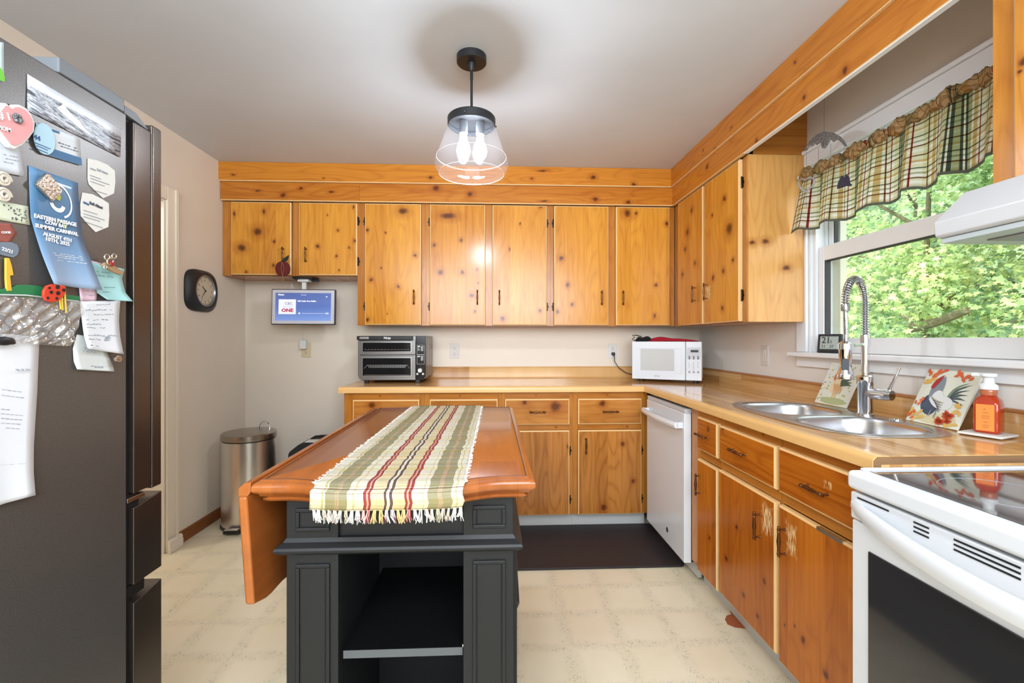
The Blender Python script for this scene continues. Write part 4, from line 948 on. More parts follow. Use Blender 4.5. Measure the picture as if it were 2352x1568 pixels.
MB().prism([(XR - 0.0052, q.z - 0.033), (XR - 0.0075, q.z - 0.033), (XR - 0.0055, q.z + 0.002), (XR - 0.009, q.z + 0.033), (XR - 0.0052, q.z + 0.033)], 'y', q.y - 0.016, q.y + 0.016).build('rocker', mat('rocker_white', S(226, 222, 218), 0.35), sw)

# ================================================================ SMART DISPLAY under the short cabinet
BEZ = mat('display_dark_frame', S(52, 46, 48), 0.4)
sd = empty('smart_display', (-1.32, 3.27, 1.43), 'smart display with a blue radio screen hanging under the short wall cabinet', 'display')
c0 = Vector((-1.325, 3.262, 1.438)); rzd = math.radians(3); tilt = math.radians(-3)
Md = Matrix.Translation(c0) @ Matrix.Rotation(rzd, 4, 'Z') @ Matrix.Rotation(tilt, 4, 'X')
DW_, DH_ = 0.432, 0.250
def mk(mb): return mb.xf(Md)
mk(MB().box(-DW_ / 2, DW_ / 2, 0, 0.03, -DH_ / 2, DH_ / 2)).build('shell', BEZ, sd, bevel=0.003)
mk(MB().box(-DW_ / 2 + 0.006, DW_ / 2 - 0.006, -0.002, 0.001, -DH_ / 2 + 0.006, DH_ / 2 - 0.006)).build('white_bezel', mat('display_mat_white', S(206, 206, 214), 0.3, coat=0.5), sd)
scr = bpy.data.materials.new('lit_blue_screen'); scr.use_nodes = True; g = NT(scr); p_ = g.n['Principled BSDF']
tc = g.n.new('ShaderNodeTexCoord').outputs['Generated']; x_, y_, z_ = g.sep(tc)
cc = g.ramp(g.math('ADD', g.math('MULTIPLY', g.math('SUBTRACT', 1, z_), 0.8), g.math('MULTIPLY', x_, 0.15)), [(0, S(70, 92, 158)), (0.5, S(84, 112, 180)), (1, S(134, 164, 226))])
g.l.new(cc, p_.inputs['Emission Color']); p_.inputs['Emission Strength'].default_value = 0.85; p_.inputs['Base Color'].default_value = (0.02, 0.02, 0.03, 1); p_.inputs['Roughness'].default_value = 0.1
def lit(n, c, s_=0.9): return mat(n, (0.02, 0.02, 0.02, 1), 0.3, emit=c, estr=s_)
so = mk(MB().box(-0.188, 0.188, -0.0032, -0.0015, -0.098, 0.098)).build('screen', scr, sd, smooth=False)
LW = lit('lit_white', S(238, 240, 250))
mk(MB().box(-0.166, -0.050, -0.0040, -0.0034, -0.052, 0.052)).build('cover_tile', lit('lit_tile', S(226, 228, 240)), so, smooth=False)
def dtext(s_, x, z, w, m, nm='screen_text', sz=0.02, b=0.0):
    P = Md @ Vector((x, -0.0044, z)); xd = Md.to_3x3() @ Vector((1, 0, 0)); zd = Md.to_3x3() @ Vector((0, 0, 1))
    return (s_, sz, P, xd, zd, w, b)
put_text([dtext('CBC', -0.124, 0.014, 0.052, 0)], lit('lit_dark', S(96, 92, 130)), so, 'tile_text')
put_text([dtext('RADIO', -0.135, -0.008, 0.064, 0, sz=0.014)], lit('lit_pale', S(190, 194, 220)), so, 'tile_text')
put_text([dtext('ONE', -0.146, -0.036, 0.080, 0, b=0.001)], lit('lit_red', S(176, 50, 78)), so, 'tile_text')
put_text([dtext('CBC Radio One Halifax', -0.040, 0.036, 0.128, 0, sz=0.012, b=0.0006), dtext('Home', -0.170, 0.080, 0.040, 0, sz=0.012, b=0.0006), dtext('9:41 AM', -0.016, 0.080, 0.034, 0, sz=0.01), dtext('LIVE', 0.150, -0.050, 0.022, 0, sz=0.01, b=0.0006)], LW, so)
mk(MB().box(-0.008, 0.142, -0.0044, -0.0036, -0.0468, -0.0452).lathe([(0.0001, -0.0046), (0.006, -0.0046), (0.006, -0.0034)], (-0.026, 0, -0.046), 'y', 14).lathe([(0.0001, -0.0046), (0.005, -0.0046), (0.005, -0.0034)], (0.158, 0, 0.072), 'y', 12)).build('screen_controls', LW, so)
pm = Vector((-1.33, 3.29, 0))
MB().box(pm.x - 0.015, pm.x + 0.015, pm.y - 0.012, pm.y + 0.012, 1.55, 1.615).box(pm.x - 0.038, pm.x + 0.04, pm.y - 0.03, pm.y + 0.03, 1.615, 1.634).build('white_mount', WHITE_PL, sd, bevel=0.004)
MB().box(pm.x - 0.06, pm.x + 0.075, pm.y - 0.06, pm.y + 0.08, 1.6345, 1.6475).box(pm.x + 0.05, pm.x + 0.10, pm.y + 0.00, pm.y + 0.02, 1.620, 1.6345).box(pm.x - 0.05, pm.x - 0.03, pm.y - 0.06, pm.y + 0.08, 1.628, 1.6345).build('mount_plate', BLACK_M, sd, bevel=0.002)

# ================================================================ CLOCK
ck_ = onX(466, 668, XL + 0.02)
cl = empty('wall_clock', (XL, ck_.y, ck_.z), 'black rounded-square wall clock on the left wall', 'clock')
def supell(r, p=4, n=40): return [(ck_.y + r * math.copysign(abs(math.cos(a)) ** (2 / p), math.cos(a)), ck_.z + r * 0.86 * math.copysign(abs(math.sin(a)) ** (2 / p), math.sin(a))) for a in [2 * math.pi * k / n for k in range(n)]]
mb = MB(); n = 40; prof = [(0.150, 0.0005), (0.153, 0.012), (0.148, 0.022), (0.130, 0.036), (0.112, 0.041), (0.100, 0.040)]
for i, (r, h) in enumerate(prof):
    pw = 4 - 2 * min(1, i / 4); pts = supell(r, pw) if i < 4 else [(ck_.y + r * math.cos(a), ck_.z + r * math.sin(a)) for a in [2 * math.pi * k / n for k in range(n)]]
    mb.v += [(XL + h, a, b) for a, b in pts]
for i in range(len(prof) - 1):
    for k in range(n): q_ = (k + 1) % n; mb.f.append((i * n + k, i * n + q_, (i + 1) * n + q_, (i + 1) * n + k)); mb.m.append(0)
mb.f.append(tuple(range(n - 1, -1, -1))); mb.m.append(0)
mb.build('case', mat('clock_black', S(34, 37, 40), 0.45), cl)
MB().lathe([(0.100, 0.041), (0.094, 0.043), (0.089, 0.034)], (XL, ck_.y, ck_.z), 'x', 40, caps=False).build('silver_ring', mat('silver_ring', S(150, 150, 152), 0.3, 0.8), cl)
MB().lathe([(0.0001, 0.030), (0.0001, 0.0335), (0.093, 0.0335), (0.093, 0.030)][1:], (XL, ck_.y, ck_.z), 'x', 40, caps=False).build('dial', mat('dial_cream', S(206, 194, 172), 0.6), cl)
mb = MB()
for k in range(60):
    a = math.pi * k / 30; L_ = 0.010 if k % 5 == 0 else 0.004; w_ = 0.0012 if k % 5 == 0 else 0.0006
    d_ = Vector((0, math.sin(a), math.cos(a))); mb.rod(Vector((XL + 0.0345, ck_.y, ck_.z)) + d_ * 0.086, Vector((XL + 0.0345, ck_.y, ck_.z)) + d_ * (0.086 - L_), w_, seg=4)
mb.build('minute_marks', BLACK_M, cl)
nums = []
for h_ in range(1, 13):
    a = math.pi * h_ / 6; s_ = str(h_); wd_ = 0.010 if len(s_) == 1 else 0.017
    nums.append((s_, 0.017, (XL + 0.0345, ck_.y + 0.065 * math.sin(a) - wd_ / 2, ck_.z + 0.065 * math.cos(a) - 0.006), (0, 1, 0), (0, 0, 1)))
put_text(nums, mat('numeral_grey', S(120, 112, 104), 0.6), cl, 'numerals')
mb = MB(); c_ = Vector((XL + 0.037, ck_.y, ck_.z))
for ang, L_, w_ in ((312, 0.042, 0.0028), (218, 0.062, 0.0020)):
    a = math.radians(ang); mb.tube([c_, c_ + Vector((0, math.sin(a), math.cos(a))) * L_], [w_, w_ * 0.4], 6)
mb.lathe([(0.005, 0), (0.005, 0.003)], c_, 'x', 12)
mb.build('hands', BLACK_M, cl)

# ================================================================ APPLE ORNAMENT on the handle
ap = onY(649, 617, 3.13)
ao = empty('apple_ornament', (ap.x, 3.13, ap.z), 'dark red felt apple with green leaf hanging from the leftmost cabinet handle', 'ornament')
am = mat('dark_red_felt', S(96, 32, 30), 0.9, bump=(200, 0.3))
pts = []
for k in range(36):
    a = 2 * math.pi * k / 36; r = 0.054 * (1 - 0.10 * math.exp(-((a - math.pi / 2) / 0.35) ** 2) - 0.06 * math.exp(-((a - 1.5 * math.pi) / 0.35) ** 2))
    pts.append((ap.x + r * 0.9 * math.cos(a), ap.z + r * math.sin(a)))
MB().prism(pts, 'y', 3.126, 3.140).build('apple_body', am, ao, bevel=0.004)
MB().prism([(ap.x - 0.002, ap.z + 0.045), (ap.x + 0.006, ap.z + 0.068), (ap.x + 0.026, ap.z + 0.080), (ap.x + 0.044, ap.z + 0.092), (ap.x + 0.042, ap.z + 0.07), (ap.x + 0.03, ap.z + 0.052)], 'y', 3.122, 3.128).build('leaf', mat('dark_green_felt', S(42, 50, 46), 0.9), ao, bevel=0.001)
RAF = mat('raffia_cord', S(176, 120, 70), 0.8)
hx_ = -1.430
MB().tube([(ap.x + 0.002, 3.135, ap.z + 0.050), (hx_ - 0.012, 3.14, 1.79), (hx_ - 0.022, 3.15, 1.82), (hx_ - 0.004, 3.158, 1.822), (hx_ + 0.018, 3.15, 1.80), (hx_ + 0.012, 3.14, 1.76), (ap.x + 0.004, 3.13, ap.z + 0.05)], 0.0012, 6).build('hanging_loop', RAF, ao)
MB().tube([(ap.x, 3.1245, ap.z + 0.045), (ap.x - 0.008, 3.1235, ap.z + 0.0), (ap.x + 0.002, 3.1235, ap.z - 0.04), (ap.x - 0.004, 3.13, ap.z - 0.085)], 0.0010, 6).tube([(ap.x, 3.1245, ap.z + 0.045), (ap.x + 0.012, 3.1235, ap.z + 0.01), (ap.x + 0.004, 3.1235, ap.z - 0.04), (ap.x + 0.006, 3.13, ap.z - 0.09)], 0.0010, 6).build('string_tail', RAF, ao)

# ================================================================ THERMOMETER on the stool
ths = WZ0 - 0.001
th = empty('thermometer', (1.60, 2.20, ths), 'small black digital thermometer standing on the window stool', 'thermometer')
a_, b_ = onX(1875, 790, 1.585), onX(1928, 790, 1.585)
Mt = frame((1.588, (a_.y + b_.y) / 2, ths), (0.30, -0.95, 0), (0.10, 0.03, 1)); Wt, Ht = 0.112, 0.092
MB().box(-Wt / 2, Wt / 2, 0.002, Ht, -0.014, 0).xf(Mt).build('case', mat('thermometer_black', S(48, 50, 54), 0.5), th, bevel=0.004, seg=3)
MB().box(-Wt / 2 + 0.014, Wt / 2 - 0.012, 0.020, Ht - 0.012, 0, 0.0008).xf(Mt).build('lcd_panel', mat('lcd_grey_green', S(176, 186, 180), 0.3), th)
xd, yd = Mt.to_3x3() @ Vector((1, 0, 0)), Mt.to_3x3() @ Vector((0, 1, 0))
put_text([('21', 0.034, Mt @ Vector((-0.034, 0.048, 0.0012)), xd, yd, 0.034, 0.0006), ('.5', 0.018, Mt @ Vector((0.002, 0.048, 0.0012)), xd, yd, 0.012), ('21', 0.018, Mt @ Vector((-0.034, 0.026, 0.0012)), xd, yd, 0.016), ('37', 0.018, Mt @ Vector((0.006, 0.026, 0.0012)), xd, yd, 0.018)], INK, th, 'digits')
MB().box(-Wt / 2 + 0.02, -0.004, 0.004, 0.010, 0, 0.0016).box(0.004, Wt / 2 - 0.02, 0.004, 0.010, 0, 0.0016).xf(Mt).build('buttons', BLACK_PL, th)
MB().box(-0.02, 0.02, 0.0015, 0.05, -0.04, -0.037).xf(frame((1.588, (a_.y + b_.y) / 2, ths), (0.30, -0.95, 0), (0.16, 0.05, 1))).build('stand', BLACK_PL, th)
# ================================================================ ROOSTER TILES
def blob(mb, cx, cy, rx, ry, rot=0, n=18, wob=0.0, seed=0, z=0.0003, m=0):
    rr = random.Random(seed); ph = rr.uniform(0, 6); c, s_ = math.cos(rot), math.sin(rot)
    pts = []
    for k in range(n):
        a = 2 * math.pi * k / n; q = 1 + wob * math.sin(3 * a + ph) + wob * 0.6 * math.sin(5 * a + 2 * ph)
        x, y = rx * q * math.cos(a), ry * q * math.sin(a); pts.append((cx + x * c - y * s_, cy + x * s_ + y * c, z))
    mb.add(pts, [tuple(range(n))], m)
def plume(mb, x0, y0, x1, y1, bend, w, z=0.0004, m=0, n=8):
    p, q = Vector((x0, y0, 0)), Vector((x1, y1, 0)); d = q - p; nn = Vector((-d.y, d.x, 0)); L_ = []; R_ = []
    for k in range(n + 1):
        t = k / n; c = p + d * t + nn * bend * math.sin(math.pi * t); ww = w * math.sin(math.pi * (0.12 + 0.88 * t) ** 0.9) ** 0.8 + 0.0002
        nu = nn.normalized(); L_.append((c + nu * ww)); R_.append((c - nu * ww))
    pts = L_ + R_[::-1]; mb.add([(a.x, a.y, z) for a in pts], [tuple(range(len(pts)))[::-1]], m)
PC = {k: mat('tile_' + k, v, 0.3) for k, v in dict(ground=S(228, 230, 214), sand=S(214, 206, 168), grey=S(134, 142, 152), dark=S(70, 82, 100), white=S(226, 228, 226), green=S(120, 144, 112), dgreen=S(74, 98, 86), red=S(172, 44, 50), orange=S(220, 102, 58), rust=S(196, 76, 48), ochre=S(224, 180, 96), cream=S(236, 214, 176), tan=S(214, 172, 124), beige=S(200, 192, 170), lgreen=S(178, 190, 142)).items()}
def tile(label, M, Wd, Hd, kind):
    t = empty('rooster_tile', M.to_translation(), label, 'tile', 'rooster tiles behind the sink')
    MB().box(-Wd / 2, Wd / 2, 0, Hd, -0.007, 0).xf(M).build('tile_body', PC['ground'], t, bevel=0.001)
    def P(nm, col, fn):
        mb = MB(); fn(mb); o_ = mb.xf(M).build(nm, PC[col], t, smooth=False); o_['kind'] = 'stuff'
    w, h = Wd, Hd
    if kind == 'grey':
        P('ground_wash', 'sand', lambda mb: blob(mb, 0, h * 0.12, w * 0.46, h * 0.10, wob=0.05, z=0.0002))
        P('tail_green', 'green', lambda mb: [plume(mb, w * 0.08, h * 0.50, w * 0.36, h * (0.80 - 0.07 * k), 0.15 - 0.02 * k, w * 0.022, 0.0006 + k * 1e-4) for k in range(5)])
        P('tail_dark', 'dark', lambda mb: [plume(mb, w * 0.12, h * 0.48, w * 0.42, h * (0.77 - 0.09 * k), 0.16 - 0.03 * k, w * 0.014, 0.0012 + k * 1e-4) for k in range(5)])
        P('breast_shade', 'dark', lambda mb: blob(mb, -w * 0.17, h * 0.36, w * 0.17, h * 0.20, 0.3, wob=0.04, z=0.0004))
        P('neck', 'grey', lambda mb: [plume(mb, -w * 0.16, h * 0.42, -w * 0.10, h * 0.88, 0.05, w * 0.115, 0.0017)])
        P('rooster_body', 'white', lambda mb: [blob(mb, w * 0.02, h * 0.42, w * 0.24, h * 0.12, -0.25, wob=0.03, z=0.0020), blob(mb, -w * 0.09, h * 0.50, w * 0.10, h * 0.12, 0, z=0.0021)])
        P('wing_feathers', 'beige', lambda mb: [plume(mb, -w * 0.20 + 0.01 * k, h * (0.50 - 0.035 * k), w * 0.08, h * (0.42 - 0.045 * k), -0.10, w * 0.014, 0.0025 + k * 1e-4) for k in range(5)])
        P('wing_edge', 'dark', lambda mb: [plume(mb, -w * 0.20 + 0.01 * k, h * (0.485 - 0.035 * k), w * 0.09, h * (0.405 - 0.045 * k), -0.10, w * 0.005, 0.0032 + k * 1e-4) for k in range(5)])
        P('comb', 'red', lambda mb: [plume(mb, -w * 0.26, h * 0.64, -w * 0.13, h * 0.90, 0.05, w * 0.045, 0.0030)])
        P('legs', 'grey', lambda mb: [plume(mb, -w * 0.10, h * 0.14, -w * 0.08, h * 0.28, 0, w * 0.012, 0.0022), plume(mb, w * 0.02, h * 0.12, w * 0.01, h * 0.30, 0, w * 0.012, 0.0022)])
        def oak(mb):
            for a, b, s_ in ((0.26, 0.22, 1.0), (0.16, 0.10, 0.9), (0.30, 0.12, 0.6)):
                for k in range(7):
                    an = 2.4 + k * 0.62; plume(mb, w * a, h * b, w * a + w * 0.12 * s_ * math.cos(an), h * b + h * 0.10 * s_ * math.sin(an), 0.05, w * 0.032 * s_, 0.0030)
        P('red_oak_leaves', 'rust', oak)
        def fall(mb, y0, ys, xs, sc_=1.0, n=9, sd=1):
            rr = random.Random(sd)
            for k in range(n):
                x = rr.uniform(*xs) * w; y = rr.uniform(*ys) * h; an = rr.uniform(0, 6.28); plume(mb, x, y, x + w * 0.09 * sc_ * math.cos(an), y + h * 0.08 * sc_ * math.sin(an), 0.1, w * 0.022 * sc_, 0.0026 + k * 5e-5)
        P('orange_leaves', 'orange', lambda mb: (fall(mb, 0, (0.88, 0.97), (-0.44, -0.18), 1.2, 8, 2), fall(mb, 0, (0.86, 0.96), (0.1, 0.44), 1.1, 10, 3), fall(mb, 0, (0.05, 0.55), (-0.46, -0.34), 1.0, 10, 4)))
        P('ochre_leaves', 'ochre', lambda mb: (fall(mb, 0, (0.72, 0.86), (-0.46, -0.30), 1.2, 6, 5), fall(mb, 0, (0.26, 0.40), (0.28, 0.44), 1.1, 8, 6), fall(mb, 0, (0.05, 0.2), (-0.44, -0.1), 1.1, 8, 7), fall(mb, 0, (0.02, 0.14), (0.1, 0.42), 1.1, 8, 17)))
    else:
        P('ground_wash', 'lgreen', lambda mb: blob(mb, 0, h * 0.10, w * 0.46, h * 0.08, wob=0.05, z=0.0002))
        rr = random.Random(5)
        def fl(mb, n, sd, ss):
            r2 = random.Random(sd)
            for k in range(n):
                side_ = r2.random(); x = (r2.uniform(-0.47, -0.25) if side_ < 0.6 else r2.uniform(0.2, 0.46)) * w; y = r2.uniform(0.05, 0.95) * h; blob(mb, x, y, ss * w, ss * w * 0.9, r2.uniform(0, 6), 8, 0.15, k, 0.0004 + k * 2e-5)
        P('pale_flowers', 'white', lambda mb: fl(mb, 22, 1, 0.05)); P('green_sprigs', 'lgreen', lambda mb: fl(mb, 26, 2, 0.030)); P('dark_buds', 'beige', lambda mb: fl(mb, 20, 3, 0.016))
        P('rooster_body', 'cream', lambda mb: [blob(mb, -w * 0.0, h * 0.44, w * 0.20, h * 0.18, 0.5, wob=0.05, z=0.0012), plume(mb, -w * 0.06, h * 0.40, -w * 0.10, h * 0.80, -0.06, w * 0.08, 0.0014)])
        P('back_feathers', 'tan', lambda mb: [plume(mb, -w * 0.12 + w * 0.05 * k, h * 0.50, -w * 0.04 + w * 0.05 * k, h * 0.26, 0.1, w * 0.02, 0.0018 + k * 1e-4) for k in range(5)])
        P('tail_green', 'dgreen', lambda mb: [plume(mb, w * 0.10, h * 0.46, w * (0.16 + 0.05 * k), h * (0.84 - 0.07 * k), 0.12, w * 0.028, 0.0020 + k * 1e-4) for k in range(6)])
        P('comb', 'orange', lambda mb: [plume(mb, -w * 0.16, h * 0.58, -w * 0.08, h * 0.84, 0.12, w * 0.035, 0.0026)])
        P('legs', 'ochre', lambda mb: [plume(mb, -w * 0.02, h * 0.14, -w * 0.02, h * 0.30, 0, w * 0.012, 0.0016), plume(mb, w * 0.06, h * 0.14, w * 0.04, h * 0.32, 0, w * 0.012, 0.0016)])
    return t
def tileM(bl, br, topoff, H_):
    xd = (br - bl); c = (bl + br) / 2
    return frame(c, xd, Vector(topoff)), xd.length
zt_ = ZW + 0.0045
bl, br = Vector((1.500, 2.055, ZW + 0.001)), Vector((1.500, 1.868, ZW + 0.001))
bl.z += 0.003; br.z += 0.003; M_, w_ = tileM(bl, br, (0.085, 0.0, 0.185), 0.2); tile('cream tile with a small brown and green rooster, leaning behind the left sink bowl', M_, w_, 0.202, 'brown')
bl, br = Vector((1.502, 1.590, ZW + 0.001)), Vector((1.492, 1.398, ZW + 0.001))
bl.z += 0.003; br.z += 0.003; M_, w_ = tileM(bl, br, (0.088, 0.0, 0.185), 0.2); tile('cream tile with a large grey rooster and autumn leaves, leaning beside the soap bottle', M_, w_, 0.204, 'grey')

# ================================================================ SOAP + COASTER
cxs, cys = 1.522, 1.330
co = MB().box(-0.052, 0.052, -0.052, 0.052, 0, 0.007).xf(Matrix.Translation((cxs - 0.006, cys - 0.002, ZW + 0.003)) @ Matrix.Rotation(0.35, 4, 'Z')).build('coaster', mat('white_stone', S(226, 224, 218), 0.6), origin=(cxs, cys, ZW), bevel=0.003, seg=3)
tag(co, 'square white stone coaster under the orange soap bottle', 'coaster')
sb = empty('soap_bottle', (cxs, cys, ZW + 0.010), 'orange foaming hand soap bottle with a white pump, right of the rooster tile', 'soap bottle')
SOAP = mat('orange_soap', S(206, 66, 22), 0.12, trans=0.35, coat=0.5, ior=1.4)
def sq(r, z, p=6, n=32, rot=0.5): return [(cxs + x * math.cos(rot) - y * math.sin(rot), cys + x * math.sin(rot) + y * math.cos(rot), z) for x, y in [(r * math.copysign(abs(math.cos(a)) ** (2 / p), math.cos(a)), r * math.copysign(abs(math.sin(a)) ** (2 / p), math.sin(a))) for a in [2 * math.pi * k / n for k in range(n)]]]
def loft(rings):
    mb = MB(); n = len(rings[0])
    for r in rings: mb.v += r
    for i in range(len(rings) - 1):
        for k in range(n): q_ = (k + 1) % n; mb.f.append((i * n + k, i * n + q_, (i + 1) * n + q_, (i + 1) * n + k)); mb.m.append(0)
    mb.f.append(tuple(range(n - 1, -1, -1))); mb.f.append(tuple((len(rings) - 1) * n + k for k in range(n))); mb.m += [0, 0]
    return mb
zb_ = ZW + 0.0105
loft([sq(0.026, zb_, 5), sq(0.0295, zb_ + 0.004, 6), sq(0.030, zb_ + 0.010, 7), sq(0.030, zb_ + 0.085, 7), sq(0.027, zb_ + 0.100, 5), sq(0.021, zb_ + 0.110, 3), sq(0.0185, zb_ + 0.114, 2)]).build('bottle', SOAP, sb, ang=50)
Ml = Matrix.Translation((cxs, cys, zb_)) @ Matrix.Rotation(0.5, 4, 'Z')
MB().box(-0.0306, -0.0302, -0.019, 0.021, 0.008, 0.088).xf(Ml).build('label', mat('orange_label', S(250, 142, 66), 0.6), sb, smooth=False)
xd, yd = Ml.to_3x3() @ Vector((0, -1, 0)), Vector((0, 0, 1))
put_text([('AUTUMN', 0.006, Ml @ Vector((-0.0308, 0.012, 0.058)), xd, yd), ('BREEZE', 0.006, Ml @ Vector((-0.0308, 0.012, 0.050)), xd, yd), ('foaming hand soap', 0.0035, Ml @ Vector((-0.0308, 0.015, 0.036)), xd, yd), ('o', 0.008, Ml @ Vector((-0.0308, 0.004, 0.072)), xd, yd)][3:], INK, sb, 'label_print')
lb_ = MB()
for k, (yy_, ww_) in enumerate([(0.062, 0.012), (0.052, 0.018), (0.046, 0.016), (0.034, 0.010), (0.024, 0.014), (0.018, 0.014)]): lb_.box(-0.0308, -0.0305, -ww_ / 2, ww_ / 2, yy_, yy_ + 0.0015)
lb_.xf(Ml).build('label_lines', mat('label_brown', S(168, 84, 40), 0.7), sb, smooth=False)
loft([sq(0.0185, zb_ + 0.1145, 2), sq(0.0195, zb_ + 0.118, 2), sq(0.0195, zb_ + 0.130, 2), sq(0.0185, zb_ + 0.132, 2)]).build('clear_collar', mat('clear_amber', S(206, 120, 84), 0.1, trans=0.3), sb)
PUMP = mat('pump_white', S(232, 236, 238), 0.35)
loft([sq(0.0215, zb_ + 0.1325, 2), sq(0.022, zb_ + 0.135, 2), sq(0.021, zb_ + 0.145, 2), sq(0.013, zb_ + 0.152, 2), sq(0.0125, zb_ + 0.166, 2), sq(0.016, zb_ + 0.170, 2)]).build('pump_collar', PUMP, sb)
Mn = Matrix.Translation((cxs, cys, zb_ + 0.1705)) @ Matrix.Rotation(math.radians(115), 4, 'Z')
pts = [(0.019 * math.cos(a), 0.019 * math.sin(a)) for a in [math.radians(35 + 290 * k / 20) for k in range(21)]] + [(0.038, -0.008), (0.041, 0), (0.038, 0.008)]
MB().prism(pts, 'z', 0, 0.011).xf(Mn).build('pump_head', PUMP, sb, bevel=0.003)

# ================================================================ SUNCATCHER
CRY = mat('crystal', S(220, 225, 230), 0.03, trans=0.7, ior=1.5)
ZIN = mat('grey_textured_glass', S(138, 142, 148), 0.15, 0.5, bump=(160, 1.0, 0.008), var=0.7, vscale=130)
Xs = 1.46
s1, s2, s3 = onX(1849, 350, Xs), onX(1943, 335, Xs), onX(1893, 306, Xs)
su = empty('suncatcher', (Xs, s3.y, s3.z), 'grey glass wind chime on thin wires with heart crystal and dark bird, before the window', 'wind chime')
def yz(u, v): p = onX(u, v, Xs); return (p.y, p.z)
arcU = [(1847, 347), (1853, 335), (1862, 322), (1876, 309), (1893, 302), (1912, 304), (1929, 313), (1940, 325), (1945, 336)]
arcD = [(1941, 336), (1934, 327), (1924, 320), (1914, 326), (1908, 318), (1902, 330), (1895, 341), (1889, 340), (1886, 326), (1876, 333), (1871, 326), (1866, 336), (1860, 331), (1853, 345)]
MB().prism([yz(*p) for p in arcU + arcD], 'x', Xs - 0.004, Xs + 0.004).build('wing_bar', ZIN, su, bevel=0.002)
WIRE = mat('thin_wire', S(90, 92, 96), 0.4, 0.7)
wr = MB()
for (u, v0, v1) in ((1852, 345, 408), (1852, 437, 475), (1880, 340, 398), (1908, 330, 385), (1939, 336, 402)):
    a, b = yz(u, v0), yz(u, v1); wr.rod((Xs, a[0], a[1]), (Xs, b[0], b[1]), 0.0006, seg=5)
a = yz(1893, 304); wr.rod((Xs, a[0], a[1]), (Xs, a[0], ZC), 0.0006, seg=5)
wr.build('wires', WIRE, su)
hp = [(1834, 417), (1841, 411), (1850, 413), (1858, 407), (1868, 409), (1871, 417), (1866, 427), (1853, 439), (1846, 438), (1836, 428)]
MB().tube([(Xs, *yz(*p)) for p in hp], 0.0045, 8, closed=True).build('crystal_heart', CRY, su)
MB().prism([yz(*p) for p in [(1923, 434), (1925, 420), (1930, 410), (1933, 403), (1938, 407), (1943, 404), (1945, 400), (1948, 406), (1951, 408), (1952, 420), (1958, 425), (1952, 428), (1945, 427), (1934, 431)]], 'x', Xs - 0.002, Xs + 0.002).build('dark_bird', mat('navy_bird', S(44, 50, 72), 0.5), su, bevel=0.001)

# ================================================================ VALANCE
def plaid(name, ustops, vstops, su_, sv_, transl=0.0, rough=0.9, bumpst=0.3, ubias=0.5):
    m = bpy.data.materials.new(name); m.use_nodes = True; g = NT(m); p = g.n['Principled BSDF']
    uv = g.n.new('ShaderNodeUVMap').outputs[0]; x, y, z = g.sep(uv)
    fu = g.math('FRACT', g.math('MULTIPLY', x, su_)); fv = g.math('FRACT', g.math('MULTIPLY', y, sv_))
    cu = g.ramp(fu, ustops, 'CONSTANT'); cv = g.ramp(fv, vstops, 'CONSTANT')
    wv = g.noise(g.comb(g.math('MULTIPLY', x, 30.0), g.math('MULTIPLY', y, 300.0), 0), 3, 2)
    c = g.mix(1.0, cu, cv, 'MULTIPLY'); c = g.mix(g.mapr(wv, 0.35, 0.65, 0.0, 0.12), c, S(150, 140, 110))
    g.l.new(c, p.inputs['Base Color']); p.inputs['Roughness'].default_value = rough; p.inputs['Specular IOR Level'].default_value = 0.15
    g.l.new(g.bump(wv, bumpst, 0.001), p.inputs['Normal'])
    if transl:
        t_ = g.n.new('ShaderNodeBsdfTranslucent'); g.l.new(c, t_.inputs['Color'])
        mx = g.n.new('ShaderNodeMixShader'); mx.inputs[0].default_value = transl
        g.l.new(p.outputs[0], mx.inputs[1]); g.l.new(t_.outputs[0], mx.inputs[2]); g.l.new(mx.outputs[0], g.n['Material Output'].inputs['Surface'])
    return m
cW, cT, cG, cB, cR, cD, cL = S(254, 252, 252), S(232, 212, 172), S(206, 210, 184), S(160, 120, 88), S(176, 76, 72), S(104, 118, 108), S(244, 242, 226)
US = [(0, cL), (0.07, cB), (0.09, cL), (0.12, cW), (0.16, cT), (0.22, cW), (0.255, cB), (0.275, cW), (0.36, cR), (0.38, cW), (0.44, cL), (0.52, cD), (0.545, cW), (0.56, cD), (0.585, cG), (0.62, cD), (0.64, cW), (0.66, cD), (0.69, cG), (0.76, cW), (0.80, cT), (0.86, cW), (0.90, cR), (0.915, cW)]
VS = [(0, cL), (0.10, cB), (0.14, cL), (0.26, cT), (0.33, cW), (0.38, cL), (0.50, cD), (0.53, cL), (0.58, cW), (0.64, cG), (0.70, cW), (0.80, cB), (0.84, cL), (0.92, cW)]
VAL = plaid('plaid_valance', US, VS, 4.5, 2.1, transl=0.68, ubias=0.45)
BUS = [(p_, tuple(a * b for a, b in zip(c, (0.74, 0.60, 0.42, 1)))) for p_, c in US]
VALH = plaid('plaid_header', BUS, [(0, S(200, 180, 150)), (0.3, S(120, 96, 72)), (0.36, S(200, 180, 150)), (0.7, S(230, 214, 184)), (0.74, S(170, 148, 118))], 4.5, 8.0, transl=0.08, ubias=0.6)
va = empty('window_valance', (1.56, 1.8, 2.03), 'plaid green and tan ruffled valance hanging on a rod across the window', 'curtain')
yA, yB = 2.205, 1.245
def folds(q): return 0.5 + 0.5 * math.sin(q * 2 * math.pi * 5.5 + 1.2 * math.sin(q * 9)), math.sin(q * 2 * math.pi * 13 + 2)
NU, NV = 260, 20
